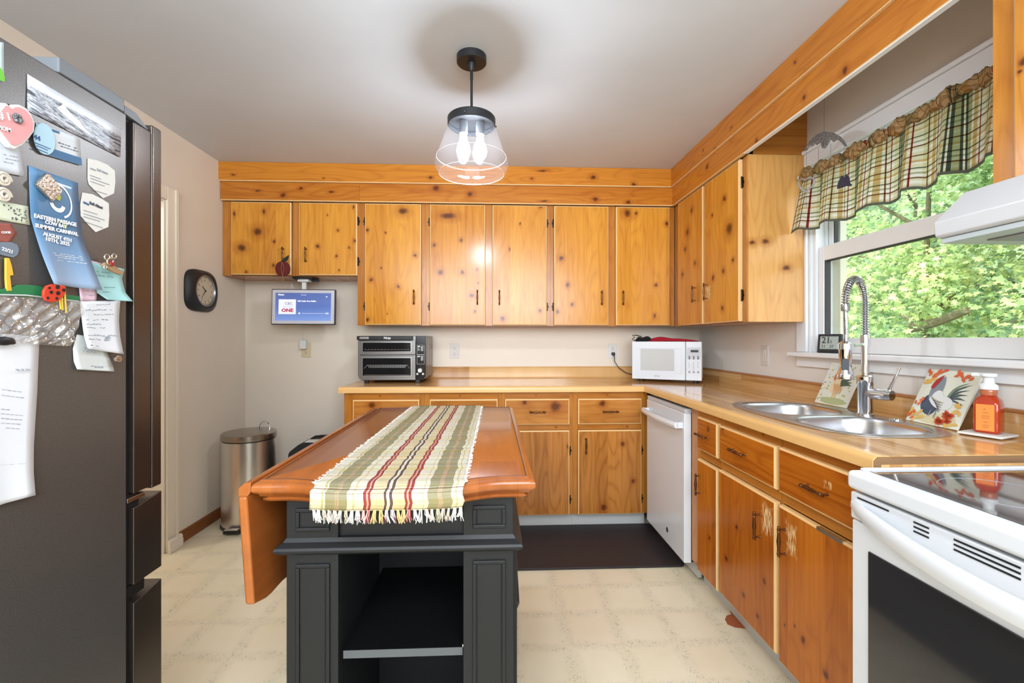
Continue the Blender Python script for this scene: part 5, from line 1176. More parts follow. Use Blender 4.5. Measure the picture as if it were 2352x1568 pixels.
def vfn(a, b):
    f1, f2 = folds(a); y = yA + (yB - yA) * a; dn_ = b
    fl = 1 + 0.05 * dn_ * (1 if a < 0.06 else 0)
    x = 1.560 - (0.010 + 0.030 * f1) * (0.35 + 0.65 * dn_) - 0.004 * f2 * (1 - 0.4 * dn_)
    z = 2.005 - 0.245 * dn_ + 0.018 * (f1 - 0.5) * dn_ - 0.012 * math.sin(a * 5)
    y += 0.055 * dn_ * max(0, 1 - a / 0.10) + 0.006 * f2 * dn_
    return (x, y, z)
mb = MB().grid(vfn, NU, NV); mb.build('skirt', VAL, va, uv=[((i / NU) * 1.0 + 0.02 * folds(i / NU)[0], j / NV * 1.0) for j in range(NV + 1) for i in range(NU + 1)], solid=0.0012, ang=180)
# dark hem
def hfn(a, b):
    p = Vector(vfn(a, 1.0)); return (p.x - 0.001, p.y, p.z - 0.010 * b)
MB().grid(hfn, NU, 1).build('hem', mat('valance_hem', S(92, 96, 82), 0.9), va, solid=0.0014, ang=180)
# rod pocket ruffle: puffs
def puffr(q):
    return 0.5 + 0.5 * math.sin(q * 2 * math.pi * 7 + 1.5 * math.sin(q * 13))
NA, NBk = 300, 16
def pfn(a, b):
    an = 2 * math.pi * b; q = a; r = 0.019 + 0.009 * puffr(q) ** 0.7 + 0.003 * math.sin(q * 210 + 2 * math.sin(an * 2)) + 0.002 * math.sin(q * 340 + an)
    sq_ = 1 + 0.25 * math.sin(q * 60)
    return (1.552 + r * 0.8 * math.cos(an), yA + (yB - yA) * a + 0.006 * math.sin(an * 2 + q * 70), 2.026 - 0.010 * math.sin(a * 5) + r * sq_ * math.sin(an))
MB().grid(pfn, NA, NBk).build('ruffled_header', VALH, va, uv=[(i / NA * 1.3 + 0.01 * math.sin(i * 0.9), j / NBk * 0.4 + 0.03 * math.sin(i * 0.31)) for j in range(NBk + 1) for i in range(NA + 1)], ang=180)
MB().rod((1.558, yA + 0.03, 2.03), (1.558, yB - 0.02, 2.03), 0.006).lathe([(0.001, 0), (0.009, 0.004), (0.010, 0.012), (0.006, 0.02)], (1.558, yA + 0.028, 2.03), 'y', 14).box(1.558, XR - 0.016, yA + 0.026, yA + 0.03, 2.022, 2.038).box(1.558, XR - 0.016, yB - 0.02, yB - 0.016, 2.022, 2.038).build('rod', WHITE_PL, va)

# ================================================================ PENDANT LAMP
PXc, PYc = -0.087, 1.945
pl = empty('pendant_lamp', (PXc, PYc, ZC), 'black pendant lamp with a clear glass cone shade and two lit bulbs', 'lamp')
MB().lathe([(0.0, -0.030), (0.060, -0.030), (0.063, -0.027), (0.063, -0.0005), (0.0, -0.0005)], (PXc, PYc, ZC), 'z', 40, caps=False).build('ceiling_canopy', BLACK_M, pl)
MB().lathe([(0.008, -0.062), (0.012, -0.052), (0.017, -0.036), (0.017, -0.0305)], (PXc, PYc, ZC), 'z', 20).lathe([(0.0065, -0.10), (0.0065, -0.062)], (PXc, PYc, ZC), 'z', 14).build('swivel', BLACK_M, pl)
MB().rod((PXc, PYc, ZC - 0.10), (PXc, PYc, 2.180), 0.0055, seg=14).build('stem', BLACK_M, pl)
MB().lathe([(0.098, 2.118), (0.1015, 2.122), (0.102, 2.148), (0.098, 2.153), (0.06, 2.166), (0.018, 2.172), (0.016, 2.184), (0.0, 2.185)], (PXc, PYc, 0), 'z', 48, caps=False).lathe([(0.0, 2.140), (0.098, 2.140)], (PXc, PYc, 0), 'z', 48, caps=False).build('cap', BLACK_M, pl)
ts = MB()
for a in (0.3, 2.4, 4.5):
    d_ = Vector((math.cos(a), math.sin(a), 0)); c_ = Vector((PXc, PYc, 2.132)); ts.tube([c_ + d_ * 0.101, c_ + d_ * 0.111], [0.0035, 0.0045], 10)
ts.build('thumb_screws', BLACK_M, pl)
CG = bpy.data.materials.new('clear_shade_glass'); CG.use_nodes = True; g = NT(CG); g.n.remove(g.n['Principled BSDF'])
tr = g.n.new('ShaderNodeBsdfTransparent'); tr.inputs[0].default_value = (0.97, 0.97, 0.98, 1)
gl = g.n.new('ShaderNodeBsdfGlossy'); gl.inputs['Roughness'].default_value = 0.03
df = g.n.new('ShaderNodeBsdfDiffuse'); df.inputs[0].default_value = (0.9, 0.9, 0.92, 1)
fr = g.n.new('ShaderNodeLayerWeight'); fr.inputs[0].default_value = 0.35
m1 = g.n.new('ShaderNodeMixShader'); m2 = g.n.new('ShaderNodeMixShader'); m2.inputs[0].default_value = 0.006
f_ = g.math('ADD', g.math('MULTIPLY', g.math('POWER', fr.outputs['Facing'], 2.5), 0.22), 0.006)
g.l.new(f_, m1.inputs[0]); g.l.new(tr.outputs[0], m1.inputs[1]); g.l.new(gl.outputs[0], m1.inputs[2])
g.l.new(m1.outputs[0], m2.inputs[1]); g.l.new(df.outputs[0], m2.inputs[2]); g.l.new(m2.outputs[0], g.n['Material Output'].inputs['Surface'])
MB().lathe([(0.097, 2.135), (0.100, 2.112), (0.108, 2.095), (0.156, 1.965), (0.158, 1.950), (0.154, 1.938), (0.142, 1.920), (0.140, 1.914), (0.137, 1.9145), (0.139, 1.922), (0.1505, 1.940), (0.1545, 1.951), (0.1525, 1.965), (0.105, 2.095), (0.097, 2.112), (0.094, 2.135)], (PXc, PYc, 0), 'z', 64, caps=False).build('glass_shade', CG, pl, ang=60)
rb = MB()
for zz, rr_ in ((1.985, 0.1485), (1.915, 0.1385)): rb.tube([(PXc + rr_ * math.cos(2 * math.pi * k / 48), PYc + rr_ * math.sin(2 * math.pi * k / 48), zz) for k in range(48)], 0.0010, 5, closed=True)
rb.build('glass_ribs', mat('bright_glass_rib', S(236, 238, 242), 0.1, coat=0.5), pl)
for (bx, by, sn) in ((-0.034, 0.0, 0), (0.036, 0.008, 1)):
    MB().lathe([(0.0, 2.139), (0.018, 2.139), (0.018, 2.085), (0.0, 2.085)][::-1], (PXc + bx, PYc + by, 0), 'z', 18, caps=False).build('socket', mat('silver_socket', S(170, 172, 176), 0.3, 0.8), pl)
    b_ = MB().lathe([(0.0, 1.975), (0.014, 1.980), (0.026, 1.995), (0.030, 2.012), (0.026, 2.035), (0.016, 2.060), (0.013, 2.084)], (PXc + bx, PYc + by, 0), 'z', 24, caps=False).build('bulb', mat('lit_bulb', S(255, 244, 228), 0.3, emit=(0.80, 0.90, 1.0, 1), estr=160), pl)
    b_['label'] = 'glowing bulb'
    b_.visible_shadow = True
# ================================================================ ISLAND
IBLK = mat('island_black_paint', S(30, 31, 32), 0.45, bump=(90, 0.12), spec=0.34)
TOPW = None
def cherry():
    m = bpy.data.materials.new('reddish_brown_top'); m.use_nodes = True; g = NT(m); p = g.n['Principled BSDF']
    tc = g.n.new('ShaderNodeTexCoord').outputs['Object']; x, y, z = g.sep(tc)
    row = g.math('FLOOR', g.math('DIVIDE', x, 0.09)); t = g.white(g.math('ADD', row, g.math('MULTIPLY', g.math('FLOOR', g.math('ADD', g.math('DIVIDE', y, 0.6), g.math('MULTIPLY', g.white(row), 3))), 13.0)))
    n = g.noise(g.comb(x, g.math('MULTIPLY', y, 0.12), z), 40, 4, 0.6)
    f = g.math('ADD', g.math('MULTIPLY', t, 0.45), g.math('MULTIPLY', g.mapr(n, 0.35, 0.7), 0.4), clamp=True)
    c = g.mix(f, S(166, 94, 40), S(130, 68, 28)); c = g.mix(g.mapr(g.noise(tc, 3, 2), 0.4, 0.7, 0, 0.35), c, S(132, 72, 36))
    g.l.new(c, p.inputs['Base Color']); p.inputs['Roughness'].default_value = 0.22; p.inputs['Specular IOR Level'].default_value = 0.5; p.inputs['Coat Weight'].default_value = 0.15
    return m
CH = cherry()
IX0, IX1, IY0, IY1 = -0.523, 0.097, 1.012, 2.100
IT = 0.900
isl = empty('kitchen_island', (-0.21, 1.55, 0), 'black kitchen island with a reddish-brown drop-leaf wooden top', 'kitchen island')
def serp(q):   # 0 at corners .. 1 in the middle, S-curve
    t = min(q, 1 - q) * 2
    t = max(0, min(1, (t - 0.22) / 0.55)); return t * t * (3 - 2 * t)
def top_outline(d, n=40):
    pts = []
    for k in range(n + 1):
        q = k / n; x = IX0 + (IX1 - IX0) * q
        pts.append((x, IY0 - 0.052 * serp(q) + 0.012 * math.sin(math.pi * q * 2) ** 2 * 0))
    for k in range(n + 1):
        q = 1 - k / n; pts.append((IX0 + (IX1 - IX0) * q, IY1 + 0.03 * serp(q)))
    # inset by d along vertex normals
    m_ = len(pts); out = []
    for i in range(m_):
        a, b, c = Vector(pts[i - 1]), Vector(pts[i]), Vector(pts[(i + 1) % m_])
        n1 = Vector(((b - a).y, -(b - a).x)); n2 = Vector(((c - b).y, -(c - b).x))
        n1.normalize(); n2.normalize(); nn = n1 + n2
        nn = nn / max(0.5, nn.dot(n1)) if nn.length > 1e-6 else n1
        out.append((b.x - nn.x * d, b.y - nn.y * d))
    return out
layers = [(0.030, IT - 0.052), (0.024, IT - 0.050), (0.020, IT - 0.044), (0.024, IT - 0.040), (0.014, IT - 0.036), (0.010, IT - 0.030), (0.003, IT - 0.026), (0.0, IT - 0.020), (0.0, IT - 0.012), (0.003, IT - 0.006), (0.008, IT - 0.0045), (0.012, IT - 0.004), (0.015, IT - 0.001), (0.017, IT)]
mb = MB(); n_ = 82
for d, z in layers: mb.v += [(x, y, z) for x, y in top_outline(d)]
for i in range(len(layers) - 1):
    for k in range(n_): q_ = (k + 1) % n_; mb.f.append((i * n_ + k, i * n_ + q_, (i + 1) * n_ + q_, (i + 1) * n_ + k)); mb.m.append(0)
mb.f.append(tuple(range(n_ - 1, -1, -1))); mb.f.append(tuple((len(layers) - 1) * n_ + k for k in range(n_))); mb.m += [0, 0]
mb.build('tabletop', CH, isl, ang=50)
MB().tube([(x, y, IT + 0.0001) for x, y in top_outline(0.019)], 0.0013, 5, closed=True).build('edge_groove', mat('dark_groove', S(84, 42, 22), 0.5), isl)
# hanging leaf
lf = MB(); n = 40; LT = 0.020
pt = []
for k in range(n + 1):
    q = k / n; y = IY0 + 0.002 + (IY1 - IY0) * q; pt.append((y, 0.612 - 0.075 * serp(q) + 0.02 * max(0, 0.06 - q) / 0.06))
poly = [(y, z) for y, z in pt] + [(IY1 + 0.002, IT - 0.030), (IY0 - 0.006, IT - 0.030)]
lf.prism(poly, 'x', -LT, 0)
# the leaf leans slightly: shear its foot towards the island
for i in range(len(lf.v)):
    x, y, z = lf.v[i]; lf.v[i] = (x + IX0 - 0.006 + (IT - 0.03 - z) * 0.05, y, z)
lf.build('drop_leaf', CH, isl, bevel=0.006, seg=3)
MB().prism([(IX0 - 0.028, IT - 0.032), (IX0 - 0.028, IT - 0.014), (IX0 - 0.014, IT - 0.002), (IX0 - 0.001, IT - 0.001), (IX0 - 0.001, IT - 0.022), (IX0 - 0.008, IT - 0.032)], 'y', IY0 + 0.001, IY1 - 0.001).build('hinge_joint_edge', CH, isl, bevel=0.002)
# base
BX0, BX1, BY0, BY1 = -0.470, 0.050, 1.062, 2.03
LZ = 0.735   # ledge centre
PW = 0.117
body = MB()
body.box(BX0 + 0.004, BX0 + 0.022, BY0 + 0.03, BY1, 0.0, IT - 0.055).box(BX1 - 0.022, BX1 - 0.004, BY0 + 0.03, BY1, 0.0, IT - 0.055)  # sides
body.box(BX0 + 0.022, BX1 - 0.022, BY0 + 0.40, BY0 + 0.42, 0.05, LZ - 0.02)   # back of the open bay
body.box(BX0 + 0.022, BX1 - 0.022, BY1 - 0.02, BY1, 0.0, IT - 0.055)
body.box(BX0 + 0.022, BX1 - 0.022, BY0 + 0.02, BY1 - 0.02, 0.05, 0.07).box(BX0 + 0.022, BX1 - 0.022, BY0 + 0.02, BY1 - 0.02, LZ - 0.016, LZ - 0.002)
body.build('carcass', IBLK, isl, bevel=0.001)
MB().box(BX0 + PW, BX1 - PW, BY0 + 0.012, BY0 + 0.03, LZ + 0.016, IT - 0.054).build('front_panel', IBLK, isl)
def post(x0, x1, z0, z1, nm='post'):
    p_ = MB().box(x0, x1, BY0, BY0 + 0.03, z0, z1)
    o = p_.build(nm, IBLK, isl, bevel=0.002)
    mx0, mx1, mz0, mz1 = x0 + 0.022, x1 - 0.018, z0 + 0.022, z1 - 0.022
    for i, (w_, d_) in enumerate(((0.009, 0.006),)):
        f = MB().box(mx0, mx1, BY0 - d_, BY0, mz1 - w_, mz1).box(mx0, mx1, BY0 - d_, BY0, mz0, mz0 + w_).box(mx0, mx0 + w_, BY0 - d_, BY0, mz0 + w_, mz1 - w_).box(mx1 - w_, mx1, BY0 - d_, BY0, mz0 + w_, mz1 - w_)
        f.build('panel_moulding', IBLK, o, bevel=0.0025)
    MB().box(mx0 + 0.007, mx1 - 0.007, BY0 - 0.0008, BY0 + 0.002, mz0 + 0.007, mz1 - 0.007).box(mx0 + 0.011, mx1 - 0.011, BY0 - 0.002, BY0, mz0 + 0.011, mz1 - 0.011).build('inset_panel', IBLK, o, bevel=0.001)
for a, b in ((BX0, BX0 + PW), (BX1 - PW, BX1)):
    post(a, b, LZ + 0.014, IT - 0.054); post(a, b, 0.06, LZ - 0.0165)
# ledge moulding: stacked profile running round
def ring(d, z0, z1): return (BX0 - d, BX1 + d, BY0 - d, BY1 + d, z0, z1)
lm = MB(); prof = [(0.000, LZ + 0.020), (0.005, LZ + 0.012), (0.012, LZ + 0.008), (0.018, LZ + 0.004), (0.021, LZ - 0.001), (0.019, LZ - 0.007), (0.014, LZ - 0.010), (0.010, LZ - 0.014), (0.003, LZ - 0.0165)][::-1]
for d, z in prof: lm.v += [(BX0 - d, BY0 - d, z), (BX1 + d, BY0 - d, z), (BX1 + d, BY1 + d, z), (BX0 - d, BY1 + d, z)]
for i in range(len(prof) - 1):
    for k in range(4): q_ = (k + 1) % 4; lm.f.append((i * 4 + k, i * 4 + q_, (i + 1) * 4 + q_, (i + 1) * 4 + k)); lm.m.append(0)
lm.f.append((3, 2, 1, 0)); lm.f.append(tuple((len(prof) - 1) * 4 + k for k in range(4))); lm.m += [0, 0]
lm.build('ledge_moulding', IBLK, isl, ang=25)
sh = MB().box(BX0 + 0.125, BX1 - 0.119, BY0 + 0.012, BY0 + 0.395, 0.469, 0.487).build('shelf', mat('shelf_black', S(12, 12, 13), 0.7, spec=0.1), isl, bevel=0.001)
MB().box(BX0 + 0.125, BX1 - 0.119, BY0 + 0.0105, BY0 + 0.012, 0.469, 0.487).build('edge_band', mat('shelf_edge_grey', S(84, 88, 90), 0.5), sh)
MB().box(BX1 - 0.1195, BX1 - 0.1165, BY0 + 0.012, BY0 + 0.02, 0.487, 0.493).build('shelf_clip', CHROME, isl)
MB().box(BX0 + 0.022, BX0 + 0.034 + 0.08, BY0 + 0.031, BY0 + 0.395, 0.07, LZ - 0.017).box(BX1 - 0.115, BX1 - 0.022, BY0 + 0.031, BY0 + 0.395, 0.07, LZ - 0.017).build('bay_lining', IBLK, isl)
MB().box(BX0 - 0.012, BX1 + 0.012, BY0 - 0.012, BY1 + 0.012, 0.001, 0.058).build('plinth', IBLK, isl, bevel=0.006)
# doors and pulls on the long right side
for k in range(2):
    ya = BY0 + 0.06 + k * 0.43
    d_ = MB().box(BX1 - 0.004, BX1 + 0.012, ya, ya + 0.41, 0.09, LZ - 0.04).build('side_door', IBLK, isl, bevel=0.003)
    MB().tube([(BX1 + 0.012, ya + (0.05 if k == 0 else 0.36), 0.62), (BX1 + 0.016, ya + (0.25 if k == 0 else 0.36), 0.61), (BX1 + 0.016, ya + (0.05 if k == 0 else 0.36), 0.53), (BX1 + 0.012, ya + (0.05 if k == 0 else 0.36), 0.52)], 0.005, 8).build('pull', BLACK_M, d_)

# ---------------------------------------------------------------- TABLE RUNNER
rW, rE, rO, rP, rM, rD = S(216, 212, 202), S(208, 196, 166), S(152, 148, 122), S(204, 166, 150), S(150, 70, 72), S(98, 80, 82)
def sym(l): return l
RU = [(0.0, rW), (0.075, S(190, 184, 140)), (0.09, rW), (0.105, rO), (0.17, rP), (0.175, rO), (0.18, rP), (0.185, rO), (0.19, rP), (0.195, rO), (0.25, rW), (0.285, S(198, 190, 150)), (0.295, rW), (0.355, rM), (0.375, rP), (0.385, rM), (0.40, rW), (0.41, rE), (0.485, rD), (0.503, rW), (0.522, rD), (0.54, rW), (0.548, rE), (0.62, rM), (0.635, rP), (0.645, rM), (0.665, rW), (0.735, S(198, 190, 150)), (0.745, rW)]
RU2 = RU + [(0.77, rO)]
def runner_mat():
    m = bpy.data.materials.new('woven_runner'); m.use_nodes = True; g = NT(m); p = g.n['Principled BSDF']
    uv = g.n.new('ShaderNodeUVMap').outputs[0]; x, y, z = g.sep(uv)
    wob = g.math('MULTIPLY', g.math('SUBTRACT', g.noise(g.comb(g.math('MULTIPLY', x, 3.0), g.math('MULTIPLY', y, 40.0), 0), 3, 2), 0.5), 0.004)
    xx = g.math('ADD', x, wob)
    a = g.ramp(g.math('MULTIPLY', xx, 1.0), RU, 'CONSTANT')
    b = g.ramp(g.mapr(xx, 0.745, 1.0), [(0.0, rW), (0.10, rO), (0.36, rP), (0.38, rO), (0.40, rP), (0.42, rO), (0.44, rP), (0.46, rO), (0.70, rW), (0.80, S(198, 190, 150)), (0.84, rW)], 'CONSTANT')
    c = g.mix(g.math('GREATER_THAN', xx, 0.745), a, b)
    fv = g.math('FRACT', g.math('MULTIPLY', y, 6.2))
    cv = g.ramp(fv, [(0, rW), (0.10, S(200, 188, 160)), (0.13, rW), (0.16, S(130, 104, 88)), (0.175, rW), (0.22, S(150, 130, 110)), (0.23, rW), (0.30, S(206, 196, 160)), (0.45, rW), (0.50, S(120, 104, 84)), (0.512, rW), (0.58, S(140, 96, 92)), (0.59, rW), (0.66, S(196, 180, 150)), (0.70, S(226, 206, 190)), (0.76, rW), (0.86, S(110, 98, 80)), (0.872, rW), (0.93, S(150, 136, 110)), (0.94, rW)], 'CONSTANT')
    cv = g.vmath('SCALE', cv, None); g.n[-1].inputs['Scale'].default_value = 1.18
    c = g.mix(0.85, c, cv, 'MULTIPLY')
    rib = g.math('PINGPONG', g.math('MULTIPLY', y, 130.0), 0.5)
    thread = g.noise(g.comb(g.math('MULTIPLY', x, 4.0), g.math('MULTIPLY', y, 260.0), 0), 3, 2, 0.6)
    c = g.mix(g.mapr(thread, 0.56, 0.72, 0.0, 0.55), c, S(120, 104, 84))
    g.l.new(c, p.inputs['Base Color']); p.inputs['Roughness'].default_value = 0.95; p.inputs['Specular IOR Level'].default_value = 0.1
    g.l.new(g.bump(g.math('ADD', rib, thread), 0.6, 0.0015), p.inputs['Normal'])
    return m
ru = empty('table_runner', (-0.21, 1.5, IT), 'striped cream, olive and red woven table runner with fringed ends on the island', 'table runner')
RX0, RX1 = -0.377, -0.060
prof = [(2.112, IT + 0.0022)]
ys = [2.10 - (2.10 - 1.0) * k / 60 for k in range(61)]
yfr = IY0 - 0.052
path_ = [(2.118, IT + 0.003)] + [(y, IT + 0.0024) for y in ys] + [(0.978, IT + 0.002), (0.966, IT - 0.002), (0.957, IT - 0.008), (0.954, IT - 0.016), (0.953, IT - 0.030), (0.953, IT - 0.045)]
cum = [0.0]
for a, b in zip(path_, path_[1:]): cum.append(cum[-1] + math.hypot(b[0] - a[0], b[1] - a[1]))
NU = 60; rr = random.Random(4); vs = []; uvs = []
jag = [(rr.uniform(-0.0035, 0.0035), rr.uniform(-0.0035, 0.0035)) for _ in path_]
for j, (y, z) in enumerate(path_):
    for i in range(NU + 1):
        q = i / NU; x0_, x1_ = RX0 + jag[j][0] + 0.016 * (1 - min(1, cum[j] / 1.1)), RX1 + jag[j][1] + 0.012 * (1 - min(1, cum[j] / 1.1))
        edge = 0.052 * (serp((RX0 + (RX1 - RX0) * q - IX0) / (IX1 - IX0)) - 1) if y < 0.98 else 0
        vs.append((x0_ + (x1_ - x0_) * q, y - edge * 0.4, z + 0.0005 * math.sin(cum[j] * 90) + 0.0003 * math.sin(i * 0.9 + j))); uvs.append((q, cum[j]))
mb = MB(); mb.add(vs, [(j * (NU + 1) + i, (j + 1) * (NU + 1) + i, (j + 1) * (NU + 1) + i + 1, j * (NU + 1) + i + 1) for j in range(len(path_) - 1) for i in range(NU)])
mb.build('cloth', runner_mat(), ru, uv=uvs, solid=0.0018, ang=180)
TH_ = [mat('thread_' + k, v, 0.95) for k, v in (('white', rW), ('olive', rO), ('red', rM), ('tan', S(196, 170, 110)), ('plum', S(110, 66, 72)), ('pink', rP))]
def tcol(q):
    if 0.09 < q < 0.25 or 0.77 < q < 0.93: return rr.choice([1, 1, 0, 5])
    if 0.35 < q < 0.40 or 0.62 < q < 0.665: return rr.choice([2, 2, 5])
    if 0.41 < q < 0.48 or 0.55 < q < 0.62: return 3
    if 0.48 < q < 0.545: return rr.choice([4, 0, 0])
    return 0
fr_ = MB(); nT = 27
for k in range(nT):
    q = (k + 0.5) / nT; xb = RX0 + (RX1 - RX0) * q; lean = rr.uniform(-0.006, 0.008)
    for t in range(11):
        c_ = tcol(q + rr.uniform(-0.01, 0.01)); x = xb + rr.uniform(-0.0045, 0.0045); L_ = rr.uniform(0.016, 0.027); sp = rr.uniform(-0.006, 0.006)
        yb_ = 0.9525 + 0.0 - (0.052 * (serp((xb - IX0) / (IX1 - IX0)) - 1)) * 0.4
        fr_.tube([(xb + (x - xb) * 0.6, yb_, IT - 0.043), (x + lean * 0.3, yb_ - 0.003 + rr.uniform(-0.002, 0.002), IT - 0.045 - L_ * 0.45), (x + lean + sp, yb_ - 0.001 + rr.uniform(-0.003, 0.003), IT - 0.045 - L_)], [0.0009, 0.0009, 0.0007], 4, c_)
o = fr_.build('fringe', TH_, ru); o['kind'] = 'stuff'
fs = MB()
for side, xe_ in ((0, RX0), (1, RX1)):
    for j in range(1, 220):
        t = j / 220; y = 2.10 - 1.12 * t; off = (0.016 if side == 0 else 0.012) * (1 - t); s_ = -1 if side == 0 else 1
        l_ = rr.uniform(0.002, 0.009); fs.rod((xe_ + off - s_ * 0.002, y, IT + 0.0026), (xe_ + off + s_ * l_, y + rr.uniform(-0.004, 0.004), IT + 0.0026 + rr.uniform(-0.001, 0.002)), 0.0009, seg=4)
o = fs.build('edge_threads', TH_[0], ru); o['kind'] = 'stuff'

# ================================================================ PEDAL BIN, BAG, MAT, STAIN
bx_, by_ = -1.600, 3.075; br_ = 0.158
pb = empty('pedal_bin', (bx_, by_, 0), 'tall round stainless steel pedal bin in the left corner', 'bin')
BST = mat('bin_steel', S(222, 220, 218), 0.3, 1.0, bump=(60, 0.03))
MB().lathe([(br_ + 0.003, 0.001), (br_ + 0.005, 0.006), (br_ + 0.005, 0.016), (br_, 0.020)], (bx_, by_, 0), 'z', 56).build('base_ring', BLACK_PL, pb)
MB().lathe([(br_, 0.0205), (br_, 0.555)], (bx_, by_, 0), 'z', 64).build('drum', BST, pb)
MB().lathe([(br_ - 0.002, 0.5555), (br_ - 0.002, 0.562)], (bx_, by_, 0), 'z', 56).build('seal', BLACK_PL, pb)
MB().lathe([(br_ + 0.004, 0.5625), (br_ + 0.005, 0.566), (br_ + 0.004, 0.596), (br_ - 0.004, 0.603), (br_ * 0.6, 0.609), (0.0005, 0.611)], (bx_, by_, 0), 'z', 64).build('lid', mat('lid_steel', S(168, 162, 154), 0.32, 1.0), pb)
MB().tube([(bx_ + 0.035 * math.cos(a) + 0.05, by_ + 0.10 + 0.0, 0.606 + 0.045 * math.sin(a)) for a in [math.pi * k / 12 for k in range(13)]], 0.0028, 8).build('lid_loop', CHROME, pb)
MB().prism([(bx_ - 0.055, 0.010), (bx_ + 0.045, 0.010), (bx_ + 0.045, 0.034), (bx_ - 0.02, 0.036), (bx_ - 0.055, 0.028)], 'y', by_ - br_ - 0.045, by_ - br_ + 0.004).build('pedal', BLACK_PL, pb, bevel=0.004)
MB().box(bx_ - 0.045, bx_ + 0.035, by_ - br_ - 0.048, by_ - br_ - 0.02, 0.034, 0.038).build('pedal_plate', CHROME, pb, bevel=0.001)
g1 = empty('black_bag', (-1.17, 3.18, 0), 'black padded bag with a white strip on top, behind the wooden island', 'bag')
BAGM = mat('black_nylon', S(30, 30, 34), 0.7, bump=(30, 0.3, 0.01))
p_ = [(-1.34, 0.001), (-1.00, 0.001), (-0.985, 0.06), (-0.99, 0.42), (-1.03, 0.505), (-1.10, 0.530), (-1.22, 0.530), (-1.28, 0.512), (-1.345, 0.46), (-1.352, 0.08)]
MB().prism(p_, 'y', 3.05, 3.32).build('bag_body', BAGM, g1, bevel=0.02, seg=3)
MB().box(-1.235, -1.05, 3.06, 3.14, 0.529, 0.5335).build('white_strip', WHITE_PL, g1, bevel=0.001)
MB().tube([(-1.24, 3.18, 0.527), (-1.21, 3.18, 0.545), (-1.10, 3.18, 0.547), (-1.07, 3.18, 0.527)], 0.006, 8).build('carry_handle', BLACK_PL, g1)
mp = []
def rrect(x0, x1, y0, y1, r, n=6):
    o = []
    for cx, cy, a0 in ((x1 - r, y1 - r, 0), (x0 + r, y1 - r, 90), (x0 + r, y0 + r, 180), (x1 - r, y0 + r, 270)):
        for k in range(n + 1): a = math.radians(a0 + 90 * k / n); o.append((cx + r * math.cos(a), cy + r * math.sin(a)))
    return o
mt = MB().prism(rrect(-0.05, 1.03, 2.372, 2.925, 0.03), 'z', 0.0008, 0.013).build('floor_mat', mat('black_foam_mat', S(44, 38, 40), 0.5, bump=(240, 0.35)), origin=(0.5, 2.65, 0.0), bevel=0.004)
tag(mt, 'black cushioned anti-fatigue mat on the floor before the back cabinets', 'mat')
stn = onZ(1705, 1428, 0)
pts = [tuple(onZ(u, v, 0)[:2]) for u, v in ((1684, 1397), (1676, 1404), (1680, 1411), (1669, 1414), (1665, 1423), (1671, 1434), (1688, 1441), (1712, 1444), (1730, 1452), (1752, 1470), (1770, 1474))] + [(1.09, 1.68), (1.09, 1.90)]
so_ = MB().prism(pts, 'z', 0.0004, 0.0022).build('torn_vinyl_patch', mat('reddish_brown_subfloor', S(172, 92, 52), 0.3, var=0.3, vscale=25), origin=(0.98, 1.80, 0), bevel=0.0008)
tag(so_, 'reddish brown stained patch of floor at the foot of the sink cabinet', 'floor stain')
# ================================================================ REFRIGERATOR
FXS = -0.920; FXL = -1.81
def fridge_metal(name, a, b, rough, metal):
    m = bpy.data.materials.new(name); m.use_nodes = True; g = NT(m); p = g.n['Principled BSDF']
    tc = g.n.new('ShaderNodeTexCoord').outputs['Object']
    n = g.noise(tc, 420, 2); g.l.new(g.mix(g.mapr(n, 0.3, 0.7), a, b), p.inputs['Base Color'])
    p.inputs['Roughness'].default_value = rough; p.inputs['Metallic'].default_value = metal
    g.l.new(g.bump(n, 0.25, 0.0004), p.inputs['Normal']); return m
SIDE = fridge_metal('fridge_side_grey', S(98, 95, 92), S(114, 111, 108), 0.38, 0.6)
DOORM = fridge_metal('black_stainless', S(92, 84, 78), S(100, 92, 86), 0.26, 0.85)
FDK = mat('fridge_seal_black', S(20, 20, 21), 0.6)
fr0 = empty('refrigerator', ((FXS + FXL) / 2, 0.75, 0), 'dark stainless refrigerator at left, its side covered with papers and magnets', 'refrigerator')
FY0, FY1 = 0.42, 1.189
MB().box(FXL, FXS, FY0, FY1, 0.03, 1.777).build('cabinet_body', SIDE, fr0, bevel=0.004)
MB().box(FXL + 0.01, FXS - 0.012, FY1 + 0.0005, FY1 + 0.022, 0.05, 1.770).build('door_gasket', FDK, fr0)
FD0, FDM, FD1 = FY1 + 0.0225, 1.270, 1.311
for (xa, xb) in ((FXL, (FXL + FXS) / 2 - 0.002), ((FXL + FXS) / 2 + 0.002, FXS)):
    d_ = MB().box(xa, xb, FD0, FDM, 0.813, 1.770).build('door', DOORM, fr0, bevel=0.003)
    MB().box(xa, xb, FDM + 0.005, FD1, 0.806, 1.792).build('door_skin', DOORM, d_, bevel=0.005)
    MB().box(xa + 0.003, xb - 0.003, FDM, FDM + 0.005, 0.83, 1.765).build('seam', FDK, d_)
for (z0, z1) in ((0.578, 0.790), (0.09, 0.545)):
    d_ = MB().prism([(FD0, z0), (FD1, z0 + 0.0), (FD1, z1), (FD1 - 0.02, z1 - 0.004), (FD0 + 0.01, z1 - 0.014), (FD0, z1 - 0.014)], 'x', FXL, FXS).build('drawer', DOORM, fr0, bevel=0.003)
MB().box(FXS - 0.10, FXS - 0.006, FY1 + 0.01, FDM - 0.012, 0.7915, 0.8035).build('hinge_bracket', STEEL, fr0, bevel=0.002)
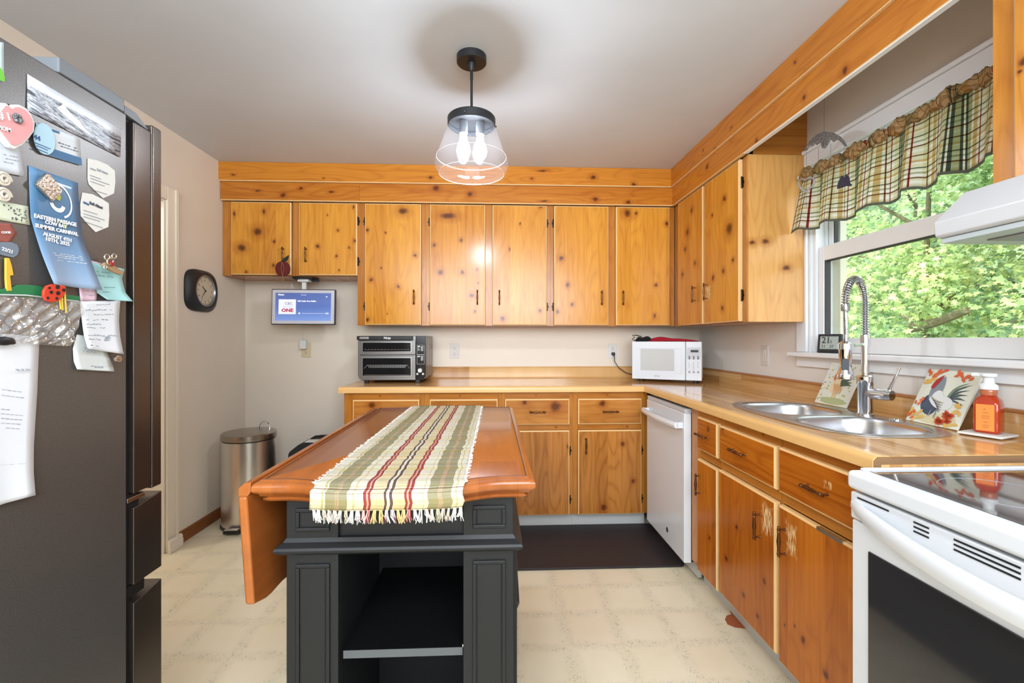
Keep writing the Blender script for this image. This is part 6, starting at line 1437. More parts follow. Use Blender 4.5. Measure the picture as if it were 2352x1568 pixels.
MB().box(FXL + 0.005, FXS - 0.01, FY1, FDM - 0.01, 0.5455, 0.576).box(FXL + 0.005, FXS - 0.01, FY1, FDM - 0.03, 0.777, 0.811).build('drawer_gap', FDK, fr0)
TOPG = mat('fridge_top_cover', S(112, 118, 124), 0.45)
t0_, t1_ = onX(128, 122, FXS), onX(288, 236, FXS)
MB().box(FXS - 0.10, FXS - 0.001, 1.010, FY1 - 0.004, 1.7785, 1.812).build('hinge_cover', TOPG, fr0, bevel=0.004)
MB().prism([(FY1 - 0.003, 1.779), (FDM - 0.005, 1.772), (FDM - 0.005, 1.776), (FDM - 0.03, 1.790), (FDM - 0.045, 1.7985), (FY1 - 0.003, 1.800)], 'x', FXS - 0.075, FXS - 0.004).build('hinge_cap', TOPG, fr0, bevel=0.002)
MB().box(FXL + 0.05, FXS - 0.05, FY0 + 0.05, FY1 - 0.1, 0.0, 0.03).build('base_feet', BLACK_PL, fr0)

# ---------------------------------------------------------------- papers and magnets on its side
def fp(u, v, off=0.0): return onX(u, v, FXS + 0.0006 + off)
_ps = [0]
def sheet(name, label, cat, rows, col, group=None, curl=0.004, base=0.0, m=None, nsub=6):
    """rows: list of ((uL,vL),(uR,vR)) from top to bottom, on the refrigerator's side plane"""
    _ps[0] += 1
    L_ = [fp(*r[0]) for r in rows]; R_ = [fp(*r[1]) for r in rows]
    def at(arr, t):
        t *= len(arr) - 1; i = min(int(t), len(arr) - 2); f = t - i
        p = [arr[max(i - 1, 0)], arr[i], arr[i + 1], arr[min(i + 2, len(arr) - 1)]]
        return p[1].lerp(p[2], f)
    n = nsub * (len(rows) - 1)
    def fn(a, b):
        p = at(L_, b).lerp(at(R_, b), a); off = base + curl * (b ** 2) * (0.4 + 0.6 * abs(2 * a - 1)) + 0.0006
        return (p.x + off, p.y, p.z)
    o = MB().grid(lambda a, b: fn(1 - a, b), 6, n).build(name, m or mat('paper_' + name, col, 0.75), origin=tuple(at(L_, 0.5).lerp(at(R_, 0.5), 0.5)), solid=0.0004, ang=180, uv=[(1 - i / 6, 1 - j / n) for j in range(n + 1) for i in range(7)])
    tag(o, label, cat, group)
    return o, fn, at, L_, R_
def shtext(sheet_, s_, a0, a1, b, sz, m, bold=0.0, nm='lettering', lift=0.0009, asp=None):
    o, fn, at, L_, R_ = sheet_
    P = Vector(fn(a0, b)); Q = Vector(fn(a1, b)); U_ = Vector(fn(a0, max(0, b - 0.03)))
    xd = (Q - P); up = U_ - P; M = frame(P, xd, up)
    t, _ = text(s_, sz, None, None, M, width=xd.length, bold=bold)
    # push clear of the paper
    return [(x + lift, y, z) for x, y, z in t.v], t.f
def put_sh(sheet_, items, m, nm='lettering'):
    mb = MB()
    for it in items:
        v, f = shtext(sheet_, *it[:5], None, *(it[5:])); mb.add(v, f)
    return mb.build(nm, m, sheet_[0], smooth=False)
def lines(sheet_, spec, m, nm='written_lines', h=0.0009, wig=0):
    o, fn = sheet_[0], sheet_[1]; mb = MB(); r2 = random.Random(3 + _ps[0])
    for (a0, a1, b) in spec:
        n = max(2, int((a1 - a0) * 14)); pr_ = None
        for k in range(n):
            if r2.random() < 0.12: continue
            a, c = a0 + (a1 - a0) * k / n, a0 + (a1 - a0) * (k + 0.82) / n
            p, q = Vector(fn(a, b + (r2.uniform(-wig, wig)))), Vector(fn(c, b + (r2.uniform(-wig, wig))))
            hh = h * r2.uniform(0.6, 1.3)
            mb.add([(p.x + 0.0007, p.y, p.z - hh), (q.x + 0.0007, q.y, q.z - hh), (q.x + 0.0007, q.y, q.z + hh), (p.x + 0.0007, p.y, p.z + hh)], [(0, 1, 2, 3)])
    ob_ = mb.build(nm, m, o, smooth=False); ob_['kind'] = 'stuff'; return ob_
# seascape photo
def sea():
    m = bpy.data.materials.new('sea_photo'); m.use_nodes = True; g = NT(m); p = g.n['Principled BSDF']
    tc = g.n.new('ShaderNodeUVMap').outputs[0]; x, y, z = g.sep(tc)
    n = g.noise(g.comb(g.math('MULTIPLY', x, 1.3), g.math('ADD', g.math('MULTIPLY', y, 3.0), g.math('MULTIPLY', x, 0.9)), 0), 3.4, 6, 0.62, 1.2)
    sky = g.mapr(y, 0.72, 0.76)
    w = g.ramp(n, [(0.32, S(48, 52, 62)), (0.46, S(96, 102, 114)), (0.50, S(206, 210, 218)), (0.56, S(112, 118, 132)), (0.64, S(214, 218, 224))])
    c = g.mix(sky, w, S(214, 220, 228))
    g.l.new(c, p.inputs['Base Color']); p.inputs['Roughness'].default_value = 0.4; return m
s = sheet('sea_photo', 'long black and white photo of waves, topmost on the refrigerator side', 'photo', [((62, 170), (278, 298)), ((61, 253), (275, 361))], S(200, 204, 210), m=sea(), curl=0.001)
mb = MB(); fn = s[1]
hz = [(0.0, 0.30), (0.12, 0.40), (0.25, 0.36), (0.38, 0.50), (0.42, 0.30), (0.50, 0.18), (0.56, 0.44), (0.72, 0.50), (0.86, 0.62), (1.0, 0.66), (1.0, 0.80), (0.7, 0.72), (0.4, 0.70), (0.15, 0.52), (0.0, 0.46)]
def onsheet(s_, pts, lift=0.0008): return [(Vector(s_[1](a, b)) + Vector((lift, 0, 0))) for a, b in pts]
def printed(s_, pts, m, nm, lift=0.0008):
    mb = MB(); v = onsheet(s_, pts, lift); mb.add(v, [tuple(range(len(v)))[::-1]]); return mb.build(nm, m, s_[0], smooth=False)
printed(s, [(0.26, 0.50), (0.31, 0.34), (0.335, 0.22), (0.36, 0.34), (0.42, 0.44), (0.50, 0.52), (0.56, 0.66), (0.68, 0.82), (0.50, 0.74), (0.38, 0.62)], mat('foam_white', S(226, 230, 236), 0.5), 'white_wave')
# shields (two stickers)
def shield(label, pts, u0, grp):
    P = [fp(u, v) for u, v in pts]
    c = sum(P, Vector()) / len(P)
    o = MB().prism([(p.y, p.z) for p in P], 'x', FXS + 0.0006, FXS + 0.0016).build('shield_note', mat('shield_white', S(216, 216, 212), 0.6), origin=tuple(c), smooth=False)
    tag(o, label, 'sticker', grp); return o, P
def fprint(parent, items, m, nm='lettering', lift=0.0021):
    """items: (text, (u0,v0), (u1,v1), size) baselines on the side plane"""
    mb = MB()
    for it in items:
        st_, a, b, sz = it[:4]; P, Q = fp(*a, lift), fp(*b, lift); up = Vector((0, 0, 1))
        t, _ = text(st_, sz, None, None, frame(P, Q - P, up), width=(Q - P).length, bold=it[4] if len(it) > 4 else 0)
        mb.add(t.v, t.f)
    return mb.build(nm, m, parent, smooth=False)
def fbars(parent, segs, m, nm='printed_lines', lift=0.0021, h=0.0007):
    mb = MB()
    for a, b in segs: mb.rod(fp(*a, lift - h * 0.5), fp(*b, lift - h * 0.5), h, seg=4)
    return mb.build(nm, m, parent, smooth=False)
BLUE = mat('print_blue', S(48, 84, 140), 0.6)
o, _ = shield('upper white shield-shaped sticker near the refrigerator doors', [(201, 364), (222, 368), (246, 378), (263, 392), (264, 418), (261, 444), (236, 455), (221, 441), (204, 424), (201, 412)], 0, 'white shield stickers')
fprint(o, [('Bell Aliant', (223, 391), (248, 401), 0.006)], INKL); fbars(o, [((207, 386), (219, 391))], INKL, h=0.0018); fbars(o, [((207, 402), (232, 411)), ((208, 409), (252, 424)), ((208, 416), (240, 427)), ((214, 436), (246, 446))], INKL, 'printed_rules')
o, _ = shield('lower white shield-shaped sticker with a blue heading', [(189, 442), (212, 446), (234, 457), (249, 467), (250, 494), (248, 521), (219, 533), (206, 520), (185, 496), (184, 470)], 0, 'white shield stickers')
fprint(o, [('Bell Aliant', (206, 468), (236, 480), 0.009, 0.0003)], INK); fbars(o, [((191, 464), (203, 470))], BLUE, h=0.0024); fbars(o, [((192, 482), (224, 492)), ((192, 490), (240, 505)), ((192, 497), (230, 508)), ((193, 508), (236, 523))], INKL, 'printed_rules')
# card with round magnet
s = sheet('business_card', 'blue and white business card under a round pale blue magnet', 'card', [((82, 282), (183, 318)), ((90, 352), (185, 380))], S(206, 212, 218), curl=0.002)
printed(s, [(0.0, 0.70), (1.0, 0.72), (1.0, 1.0), (0.0, 1.0)], mat('card_blue', S(36, 92, 134), 0.5), 'blue_band'); printed(s, [(0.02, 0.02), (0.50, 0.02), (0.50, 0.10), (0.02, 0.10)], mat('card_blue', S(36, 92, 134), 0.5), 'blue_stripe')
lines(s, [(0.45, 0.9, 0.42), (0.5, 0.95, 0.52)], INK)
lines(s, [(0.5, 0.95, 0.80), (0.5, 0.85, 0.90)], WPR, 'white_lines')
def disc(name, label, cat, pts, m, t=0.004, off=0.001, grp=None, bevel=0.0012):
    P = [fp(u, v) for u, v in pts]; c = sum(P, Vector()) / len(P)
    o = MB().prism([(p.y, p.z) for p in P], 'x', FXS + off, FXS + off + t).build(name, m, origin=tuple(c), bevel=bevel)
    tag(o, label, cat, grp); return o
def ell(u, v, ru, rv, n=28, sh=0.0): return [(u + ru * math.cos(2 * math.pi * k / n), v + rv * math.sin(2 * math.pi * k / n) + sh * math.cos(2 * math.pi * k / n) * ru) for k in range(n)]
LB = mat('pale_blue_magnet', S(150, 188, 206), 0.4)
o = disc('round_magnet', 'pale blue round appointment magnet over the business card', 'magnet', ell(97, 319, 25, 36, sh=0.35), LB, 0.003, 0.003)
fprint(o, [('44', (78, 318), (93, 324), 0.02, 0.0006)], BLUE, lift=0.0058); fbars(o, [((77, 326), (116, 342)), ((84, 334), (110, 345)), ((84, 341), (110, 352))], BLUE, lift=0.0062, h=0.0008)
# heart
HEART = mat('heart_pink', S(226, 158, 160), 0.7)
hp = [(-30, 262), (-8, 236), (0, 237), (10, 246), (18, 240), (30, 240), (46, 248), (58, 262), (66, 284), (64, 302), (52, 318), (36, 334), (18, 343), (6, 338), (-12, 316), (-28, 292)]
o = disc('heart_plaque', 'pink heart-shaped plaque with a white rim at the top left', 'plaque', hp, mat('heart_white_rim', S(222, 222, 222), 0.6), 0.010, 0.003, bevel=0.002)
def shrink(pts, f, fy=None):
    cx = sum(p[0] for p in pts) / len(pts); cy = sum(p[1] for p in pts) / len(pts); return [(cx + (x - cx) * f, cy + (y - cy) * (fy or f)) for x, y in pts]
MB().prism([(p.y, p.z) for p in [fp(u, v) for u, v in shrink(hp, 0.86)]], 'x', FXS + 0.0125, FXS + 0.0145).build('heart_face', HEART, o)
fprint(o, [('# 1', (-4, 272), (24, 276), 0.02, 0.0006), ('MOM', (-6, 296), (26, 304), 0.02, 0.0006)], WPR, lift=0.0150)
fb_ = MB()
for k in range(6):
    a = k * math.pi / 3; c_ = fp(40, 272, 0.015); fb_.ball(c_ + Vector((0, 0.006 * math.cos(a), 0.006 * math.sin(a))), 0.0042, seg=8, rings=6)
fb_.build('silver_flower', ZIN, o)
s = sheet('folded_note', 'white paper note behind the pink heart plaque', 'note', [((-40, 300), (46, 322)), ((-40, 388), (51, 405))], S(204, 212, 222), curl=0.003)
lines(s, [(0.5, 0.9, 0.5), (0.55, 0.92, 0.6), (0.5, 0.85, 0.7)], INKL)
# top-left card with green
s = sheet('picture_card', 'small picture card with a green field at the upper left edge', 'card', [((-40, 90), (8, 98)), ((-40, 172), (8, 188))], S(196, 214, 222), curl=0.001)
printed(s, [(0.0, 0.60), (0.7, 0.62), (0.86, 0.7), (1.0, 0.86), (1.0, 1.0), (0.0, 1.0)], mat('bright_green', S(110, 190, 60), 0.6), 'green_field')
# flyer
def flyer_mat():
    m = bpy.data.materials.new('flyer_blue'); m.use_nodes = True; g = NT(m); p = g.n['Principled BSDF']
    tc = g.n.new('ShaderNodeTexCoord').outputs['Generated']; x, y, z = g.sep(tc)
    c = g.ramp(z, [(0, S(150, 176, 206)), (0.3, S(112, 146, 182)), (0.6, S(70, 116, 156)), (1, S(94, 134, 170))]); g.l.new(c, p.inputs['Base Color']); p.inputs['Roughness'].default_value = 0.22; p.inputs['Specular IOR Level'].default_value = 0.6; return m
s = sheet('carnival_flyer', 'tall glossy blue summer carnival flyer hanging on the refrigerator side', 'flyer', [((65, 380), (178, 420)), ((67, 500), (185, 545)), ((82, 578), (196, 592)), ((98, 652), (212, 666))], S(90, 130, 170), m=flyer_mat(), curl=0.022)
fprint(s[0], [('EASTERN PASSAGE', (79, 499), (176, 520), 0.0105, 0.0003), ('COW BAY', (104, 513), (154, 525), 0.0105, 0.0003), ('SUMMER CARNIVAL', (81, 521), (180, 542), 0.0105, 0.0003), ('AUGUST 4TH', (99, 540), (164, 556), 0.009, 0.0002), ('10TH, 2025', (106, 552), (160, 565), 0.009, 0.0002)], WPR, lift=0.0062)
lines(s, [(0.25, 0.85, 0.66), (0.28, 0.86, 0.68), (0.25, 0.85, 0.70), (0.3, 0.9, 0.73)], WPR, 'small_print', 0.0005)
def ringpts(ca, cb, ra, rb, a0, a1, wa, n=18):
    o_ = [(ca + ra * math.cos(math.radians(a0 + (a1 - a0) * k / n)), cb - rb * math.sin(math.radians(a0 + (a1 - a0) * k / n))) for k in range(n + 1)]
    return o_ + [(ca + ra * wa * math.cos(math.radians(a1 - (a1 - a0) * k / n)), cb - rb * wa * math.sin(math.radians(a1 - (a1 - a0) * k / n))) for k in range(n + 1)]
printed(s, ringpts(0.56, 0.155, 0.27, 0.105, 95, -70, 0.88), WPR, 'emblem_ring', 0.0012)
printed(s, ringpts(0.52, 0.175, 0.16, 0.055, 195, 350, 0.55), WPR, 'emblem_crescent', 0.0012)
printed(s, [(0.58, 0.275), (0.63, 0.265), (0.68, 0.275), (0.69, 0.305), (0.66, 0.32), (0.60, 0.305)], mat('lime', S(150, 180, 70), 0.6), 'emblem_leaf', 0.0012)
printed(s, [(0.42, 0.29), (0.5, 0.28), (0.56, 0.29), (0.48, 0.305)], mat('olive_leaf', S(96, 120, 80), 0.6), 'emblem_leaf', 0.0012)
printed(s, [(0.50, 0.11), (0.57, 0.105), (0.60, 0.13), (0.57, 0.155), (0.50, 0.15)], mat('emblem_yellow', S(206, 212, 70), 0.6), 'emblem_sun', 0.0012)
PEW = mat('pewter', S(186, 176, 164), 0.25, 0.9, bump=(160, 1.0, 0.003))
o = disc('pewter_magnet', 'rectangular pewter plaque magnet holding the carnival flyer', 'magnet', [(93, 398), (101, 399), (130, 436), (128, 444), (108, 462), (104, 459), (71, 424), (72, 418)], PEW, 0.007, 0.006)
# left edge magnets
CR2 = mat('cream_swirl', S(206, 198, 184), 0.4)
for k, (v_, lab) in enumerate(((412, 'upper cream snail-shaped magnet at the left edge'), (448, 'lower cream snail-shaped magnet at the left edge'))):
    c_ = fp(8, v_, 0.006)
    e = empty('spiral_magnet', c_, lab, 'magnet', 'cream spiral magnets')
    pts = []
    for j in range(40):
        t = j / 39; a = t * 4.2 * math.pi; r = 0.0135 * (1 - 0.8 * t); pts.append(c_ + Vector((0.002 * t, r * math.cos(a), r * math.sin(a))))
    MB().tube(pts, 0.0028, 8).build('spiral', CR2, e)
s = sheet('perforated_strip', 'pale green torn ticket strip left of the flyer', 'note', [((-30, 455), (64, 474)), ((-30, 500), (67, 517))], S(206, 214, 192), curl=0.001)
mb = MB(); r2 = random.Random(2)
for k in range(40): mb.lathe([(0.0001, 0.0012), (0.0010, 0.0012), (0.0010, 0)], Vector(s[1](r2.uniform(0.35, 0.95), r2.uniform(0.15, 0.85))), 'x', 6)
mb.build('punched_dots', INK, s[0])['kind'] = 'stuff'
s = sheet('red_sticker', 'red brown round sticker with white writing below the ticket strip', 'sticker', [((-30, 512), (24, 513)), ((-30, 530), (38, 536)), ((-30, 552), (22, 558))], S(150, 84, 74), curl=0.0)
fprint(s[0], [('COOK', (4, 536), (26, 536), 0.02, 0.0004)], WPR, lift=0.003)
o = disc('grey_tag', 'blue grey oval tag with white letters, below the red brown sticker', 'tag', [(-20, 556), (24, 556), (38, 562), (42, 574), (38, 586), (28, 592), (10, 588), (-20, 580)], mat('tag_grey_blue', S(112, 126, 142), 0.4), 0.002, 0.001)
fprint(o, [('22/21', (4, 574), (28, 582), 0.02, 0.0004)], WPR, lift=0.0038)
# bag clip in green with yellow ruler sticks
GRN = mat('green_plastic', S(40, 120, 74), 0.4); YEL = mat('yellow_plastic', S(222, 176, 60), 0.5)
BAGC = bpy.data.materials.new('clear_plastic_bag'); BAGC.use_nodes = True; g = NT(BAGC); g.n.remove(g.n['Principled BSDF'])
tr = g.n.new('ShaderNodeBsdfTransparent'); gl = g.n.new('ShaderNodeBsdfGlossy'); gl.inputs['Roughness'].default_value = 0.12; gl.inputs[0].default_value = (0.9, 0.9, 0.9, 1)
df = g.n.new('ShaderNodeBsdfDiffuse'); df.inputs[0].default_value = (0.8, 0.8, 0.8, 1)
tcn = g.n.new('ShaderNodeTexCoord').outputs['Object']; nz = g.noise(tcn, 11, 2, 0.5, 2.5)
bn = g.bump(nz, 1.0, 0.03); g.l.new(bn, gl.inputs['Normal'])
m1 = g.n.new('ShaderNodeMixShader'); m1.inputs[0].default_value = 0.22; m2 = g.n.new('ShaderNodeMixShader'); m2.inputs[0].default_value = 0.34
g.l.new(tr.outputs[0], m1.inputs[1]); g.l.new(df.outputs[0], m1.inputs[2]); g.l.new(m1.outputs[0], m2.inputs[1]); g.l.new(gl.outputs[0], m2.inputs[2]); g.l.new(m2.outputs[0], g.n['Material Output'].inputs['Surface'])
bgc = empty('plastic_bag', fp(80, 740, 0.01), 'clear crinkled zip bag hanging on the refrigerator below the flyer', 'plastic bag')
rows = [((-40, 676), (180, 690)), ((-40, 720), (174, 730)), ((-40, 760), (162, 775)), ((-40, 785), (152, 795))]
Lr = [fp(*r[0]) for r in rows]; Rr_ = [fp(*r[1]) for r in rows]
def bagfn(a, b):
    t = b * 3; i = min(int(t), 2); f = t - i; p = Lr[i].lerp(Lr[i + 1], f).lerp(Rr_[i].lerp(Rr_[i + 1], f), 1 - a)
    e = math.sin(math.pi * b) ** 0.5
    return (p.x + 0.006 + e * (0.006 + 0.004 * math.sin(a * 17 + b * 9) + 0.003 * math.sin(a * 41 - b * 23)), p.y, p.z)
MB().grid(bagfn, 60, 24).build('bag_film', BAGC, bgc, ang=180)
MB().tube([fp(-40, 676, 0.008), fp(60, 678, 0.008), fp(180, 692, 0.008)], 0.0018, 6).build('zip_ridge', mat('zip_plastic', S(170, 176, 172), 0.3), bgc)
gr = empty('green_clip', fp(100, 664, 0.008), 'green plastic strip magnet behind the ladybug at the top of the zip bag', 'clip')
MB().prism([(p.y, p.z) for p in [fp(*q) for q in [(-30, 668), (24, 660), (36, 654), (60, 654), (84, 656), (130, 676), (178, 680), (178, 690), (130, 688), (60, 684), (-30, 672)]]], 'x', FXS + 0.001, FXS + 0.006).build('strip', GRN, gr, bevel=0.001)
lbug = empty('ladybug_magnet', fp(104, 672, 0.012), 'red ladybug magnet with black spots on the zip bag', 'magnet')
lp = [(86, 656), (98, 652), (118, 654), (130, 657), (131, 668), (124, 681), (112, 691), (96, 694), (84, 690), (78, 680), (78, 668)]
MB().prism([(p.y, p.z) for p in [fp(*q) for q in lp]], 'x', FXS + 0.014, FXS + 0.020).build('body', mat('ladybug_red', S(204, 62, 40), 0.4), lbug, bevel=0.002)
sp = MB()
for (u, v, r) in ((110, 659, 5), (95, 671, 4), (111, 673, 5), (124, 666, 4), (87, 684, 3.2), (108, 685, 3.4), (91, 661, 3)):
    P = [fp(*q) for q in ell(u, v, r, r, 12)]; sp.prism([(p.y, p.z) for p in P], 'x', FXS + 0.0201, FXS + 0.0206)
sp.build('spots', BLACK_PL, lbug)
for k, (a, b, lab) in enumerate((((132, 656), (140, 710), 'leftmost of the three thin yellow sticks beside the ladybug magnet'), ((140, 658), (144, 712), 'middle one of the three thin yellow sticks beside the ladybug'), ((148, 662), (152, 718), 'rightmost of the three thin yellow sticks beside the ladybug'))):
    o = MB().tube([fp(*a, 0.016), fp(*b, 0.016)], 0.0016, 6).build('yellow_stick', YEL, origin=tuple(fp(*a, 0.016))); tag(o, lab, 'stick', 'yellow sticks in the zip bag')
o = MB().prism([(p.y, p.z) for p in [fp(*q) for q in [(6, 592), (14, 592), (20, 610), (24, 632), (16, 633), (20, 668), (8, 668), (6, 640)]]], 'x', FXS + 0.003, FXS + 0.007).build('yellow_clip', YEL, origin=tuple(fp(14, 630, 0.003)), bevel=0.001); tag(o, 'yellow curved plastic clip at the left edge, above the zip bag', 'clip')
# sticky notes under the clip magnet
s = sheet('pink_note', 'pink sticky note with writing behind the aqua note', 'note', [((176, 590), (232, 604)), ((178, 640), (226, 648)), ((180, 692), (216, 692))], S(222, 190, 206), curl=0.004)
lines(s, [(0.35, 0.8, 0.75), (0.3, 0.85, 0.85)], INKL, wig=0.01)
s = sheet('aqua_note', 'aqua sticky note curling outwards under the jewelled clip magnet', 'note', [((206, 600), (286, 618)), ((210, 635), (278, 640)), ((216, 672), (282, 672)), ((232, 688), (292, 692))], S(160, 206, 208), curl=0.014)
lines(s, [(0.15, 0.6, 0.2), (0.12, 0.7, 0.3), (0.15, 0.7, 0.55), (0.2, 0.5, 0.65)], mat('aqua_ink', S(104, 150, 160), 0.7), wig=0.008)
cl2 = empty('clip_magnet', fp(250, 610, 0.01), 'tan clothespin magnet with silver rings and a red stone', 'magnet')
P = [fp(*q) for q in [(219, 606), (224, 602), (246, 610), (266, 624), (262, 632), (240, 624), (220, 612)]]
MB().prism([(p.y, p.z) for p in P], 'x', FXS + 0.012, FXS + 0.020).build('wooden_clip', mat('clip_wood', S(160, 130, 96), 0.6), cl2, bevel=0.002)
rgm = MB()
for (u, v, r) in ((246, 590, 6), (262, 588, 5), (253, 600, 7), (242, 613, 3)):
    rgm.tube([fp(u + r * math.cos(2 * math.pi * k / 16), v + r * math.sin(2 * math.pi * k / 16), 0.022) for k in range(16)], 0.0016, 6, closed=True)
rgm.build('silver_rings', CHROME, cl2)
MB().ball(fp(257, 605, 0.022), 0.0065, seg=14, sc_=(0.5, 1, 1)).build('red_stone', mat('red_gem', S(150, 20, 36), 0.1, coat=1), cl2)
# notes below
s = sheet('lower_card', 'white curved card with a phone number, lowest by the refrigerator doors', 'card', [((176, 768), (236, 778)), ((166, 800), (246, 812)), ((166, 830), (256, 838)), ((170, 848), (256, 853))], S(206, 212, 212), curl=0.006)
fprint(s[0], [('721-3', (190, 806), (218, 812), 0.02)], INKL, lift=0.006); lines(s, [(0.4, 0.75, 0.80), (0.42, 0.72, 0.85)], INKL, 'pale_lines')
s = sheet('handwritten_list', 'white handwritten list hanging below the pink and aqua notes', 'note', [((176, 692), (270, 690)), ((180, 735), (266, 735)), ((182, 770), (266, 772)), ((186, 800), (270, 813))], S(216, 220, 226), curl=0.008, base=0.006)
lines(s, [(0.3, 0.75, 0.06), (0.1, 0.8, 0.16), (0.3, 0.85, 0.24), (0.1, 0.45, 0.33), (0.5, 0.7, 0.33), (0.1, 0.5, 0.42), (0.1, 0.35, 0.5), (0.45, 0.6, 0.5), (0.1, 0.5, 0.66), (0.5, 0.95, 0.66), (0.1, 0.45, 0.75), (0.1, 0.35, 0.9)], INKL, wig=0.012)
mb = MB(); c_ = Vector(s[1](0.62, 0.72)); mb.tube([c_ + Vector((0.001, 0.010 * math.cos(t * 0.9) * (1 - t / 40), 0.006 * math.sin(t * 1.3))) for t in range(24)], 0.0004, 4); mb.build('scribble', INKL, s[0])
o = disc('button_magnet', 'small round silver button magnet on the lower card', 'magnet', ell(257, 824, 8, 8, 18), PEW, 0.006, 0.012); 
# big letter
s = sheet('printed_letter', 'long white folded printed letter at the lower left of the refrigerator side', 'letter', [((-60, 760), (90, 774)), ((-60, 880), (84, 900)), ((-60, 1020), (74, 1024)), ((-60, 1100), (70, 1085)), ((-60, 1175), (69, 1137))], S(222, 226, 234), curl=0.010)
fprint(s[0], [('May 20, 2025', (36, 851), (70, 851), 0.02)], INKL, lift=0.006)
lines(s, [(0.40, 0.74, 0.26), (0.40, 0.86, 0.285), (0.40, 0.8, 0.345), (0.40, 0.78, 0.365), (0.40, 0.77, 0.385), (0.40, 0.75, 0.405), (0.40, 0.74, 0.425)], INKL, 'typed_lines', 0.0006)
lines(s, [(0.0, 1.0, 0.66)], mat('fold_shade', S(196, 200, 210), 0.8), 'fold_crease', 0.0005)
o = empty('black_magnet', fp(12, 785, 0.006), 'black fish-shaped clip magnet on top of the printed letter', 'magnet')
MB().ball(fp(10, 783, 0.01), 0.012, seg=16, sc_=(0.5, 1.6, 0.7)).ball(fp(26, 787, 0.01), 0.006, seg=12, sc_=(0.5, 1.4, 0.6)).build('body', BLACK_PL, o)

# ================================================================ OUTSIDE: trees beyond the window
BARK = mat('bark', S(104, 100, 74), 0.9, bump=(30, 0.8, 0.02))
def leafmat(name, a, b, c_):
    m = bpy.data.materials.new(name); m.use_nodes = True; g = NT(m); p = g.n['Principled BSDF']
    tc = g.n.new('ShaderNodeTexCoord').outputs['Object']
    n = g.noise(tc, 2.2, 3); w = g.n.new('ShaderNodeTexWhiteNoise'); w.noise_dimensions = '3D'; g.l.new(g.vmath('SNAP', tc, (0.16, 0.16, 0.16)), w.inputs['Vector'])
    f = g.math('ADD', g.math('MULTIPLY', n, 0.7), g.math('MULTIPLY', w.outputs['Value'], 0.4))
    c = g.ramp(f, [(0.3, a), (0.52, b), (0.75, c_)])
    g.l.new(c, p.inputs['Base Color']); p.inputs['Roughness'].default_value = 0.6
    t = g.n.new('ShaderNodeBsdfTranslucent'); g.l.new(c, t.inputs['Color']); mx = g.n.new('ShaderNodeMixShader'); mx.inputs[0].default_value = 0.35
    g.l.new(p.outputs[0], mx.inputs[1]); g.l.new(t.outputs[0], mx.inputs[2]); g.l.new(mx.outputs[0], g.n['Material Output'].inputs['Surface'])
    return m
LFA = leafmat('maple_leaf_green', S(92, 124, 80), S(150, 178, 108), S(214, 222, 156))
LFB = leafmat('deep_leaf_green', S(64, 92, 66), S(112, 142, 98), S(168, 190, 132))
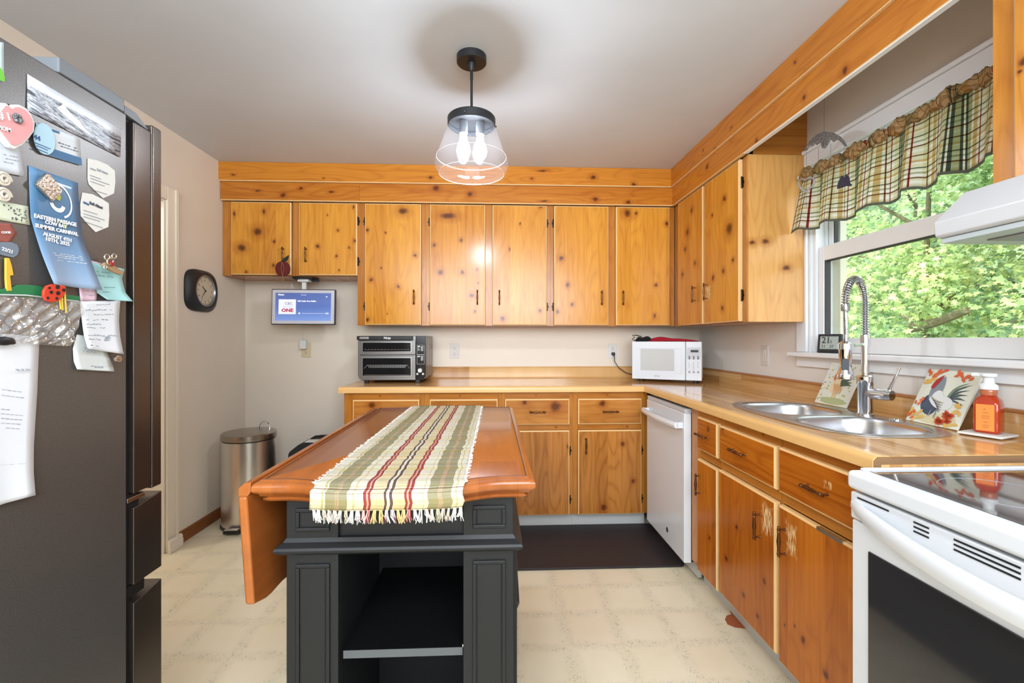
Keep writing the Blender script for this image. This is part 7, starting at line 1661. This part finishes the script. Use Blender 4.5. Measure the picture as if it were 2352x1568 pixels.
def tree(label, x, y, h, r, n, m, seed, trunk=True, lean=0.3):
    rr = random.Random(seed); t = empty('leafy_tree', (x, y, -0.6), label, 'tree', 'trees outside the window')
    mb = MB(); path = [Vector((x + lean * k / 6 * rr.uniform(0.6, 1.4), y + lean * 0.6 * k / 6, -0.6 + h * k / 6)) for k in range(7)]
    mb.tube(path, [0.055 * (1 - k / 8) for k in range(7)], 8)
    tips = []
    for k in range(6):
        a = rr.uniform(0, 2 * math.pi); p = path[rr.randint(1, 5)]; q = p + Vector((math.cos(a) * r * 0.8, math.sin(a) * r * 0.8, rr.uniform(0.1, 0.9))); mb.tube([p, p.lerp(q, 0.5) + Vector((0, 0, 0.1)), q], [0.03, 0.02, 0.01], 6); tips.append(q)
    mb.build('trunk', BARK, t)
    fm = MB(); shape = [(0, -0.5), (0.14, -0.2), (0.45, -0.3), (0.34, 0.0), (0.5, 0.2), (0.2, 0.22), (0, 0.55), (-0.2, 0.22), (-0.5, 0.2), (-0.34, 0.0), (-0.45, -0.3), (-0.14, -0.2)]
    cl = [(rr.uniform(-1, 1), rr.uniform(-1, 1), rr.uniform(0, 1)) for _ in range(60)]
    for k in range(n):
        c = rr.choice(cl); q = Vector((x + c[0] * r + rr.gauss(0, 0.22), y + c[1] * r + rr.gauss(0, 0.22), -0.6 + h * 0.12 + c[2] * h * 0.95 + rr.gauss(0, 0.13)))
        s_ = rr.uniform(0.045, 0.09); nrm = Vector((rr.gauss(-0.5, 0.5), rr.gauss(-0.3, 0.5), rr.gauss(0.8, 0.5))).normalized(); xa = nrm.orthogonal().normalized(); xa.rotate(Matrix.Rotation(rr.uniform(0, 6.28), 3, nrm)); ya = nrm.cross(xa)
        i0 = len(fm.v); fm.v += [tuple(q + xa * a * s_ + ya * b * s_ - nrm * (abs(a) * 0.25 * s_)) for a, b in shape]; fm.f.append(tuple(range(i0, i0 + 12))); fm.m.append(0)
    o = fm.build('foliage', m, t, smooth=False); o['kind'] = 'stuff'
tree('bright maple tree outside, at the left side of the window view', 4.9, 5.0, 4.6, 1.15, 10000, LFA, 11)
tree('pale green maple tree outside, in the middle of the window view', 5.6, 3.9, 4.4, 1.1, 10000, LFA, 12)
tree('dark green tree outside, behind the two bright maples', 7.4, 5.4, 5.6, 1.8, 8000, LFB, 13)
tree('dark green tree outside, at the right side of the window view', 8.0, 3.4, 5.6, 1.7, 4500, LFB, 14)
tree('tall distant tree outside, left of the dark trees', 7.6, 8.0, 6.4, 1.9, 4500, LFB, 15)
tree('low bright tree outside, nearest the window on the right', 5.2, 2.3, 4.2, 1.0, 6000, LFA, 16)
br = MB().tube([onX(2085, 755, 4.3), onX(2150, 740, 4.35), onX(2225, 712, 4.4)], [0.05, 0.045, 0.035], 8).tube([onX(2150, 705, 4.9), onX(2200, 680, 5.0)], [0.05, 0.04], 8)
bo = br.build('bare_branch', BARK, origin=tuple(onX(2150, 740, 4.35))); tag(bo, 'bare brown diagonal branches hanging among the leaves outside the window', 'branch')
gm = mat('lawn', S(96, 122, 70), 0.95, var=0.3, vscale=2)
st(MB().box(XR + 0.5, 24, -8, 22, -0.8, -0.6).build('ground_outside', gm, origin=(12, 6, -0.6), smooth=False))
hb = MB(); r2 = random.Random(9)
hed = MB()
def hfn2(a, b):
    y = -4 + 22 * a; z = -0.6 + 6.5 * b
    return (10.5 + 0.9 * math.sin(a * 30 + 3 * b) * math.sin(b * 9 + a * 12) + 1.2 * b, y, z)
w_ = MB().grid(lambda a, b: hfn2(1 - a, b), 90, 30).build('woodland_edge', LFB, origin=(10.5, 7, -0.6), ang=180)
tag(w_, 'dense dark green woodland edge far behind the trees outside', 'woodland', kind='stuff')
sc.view_layers[0].update()
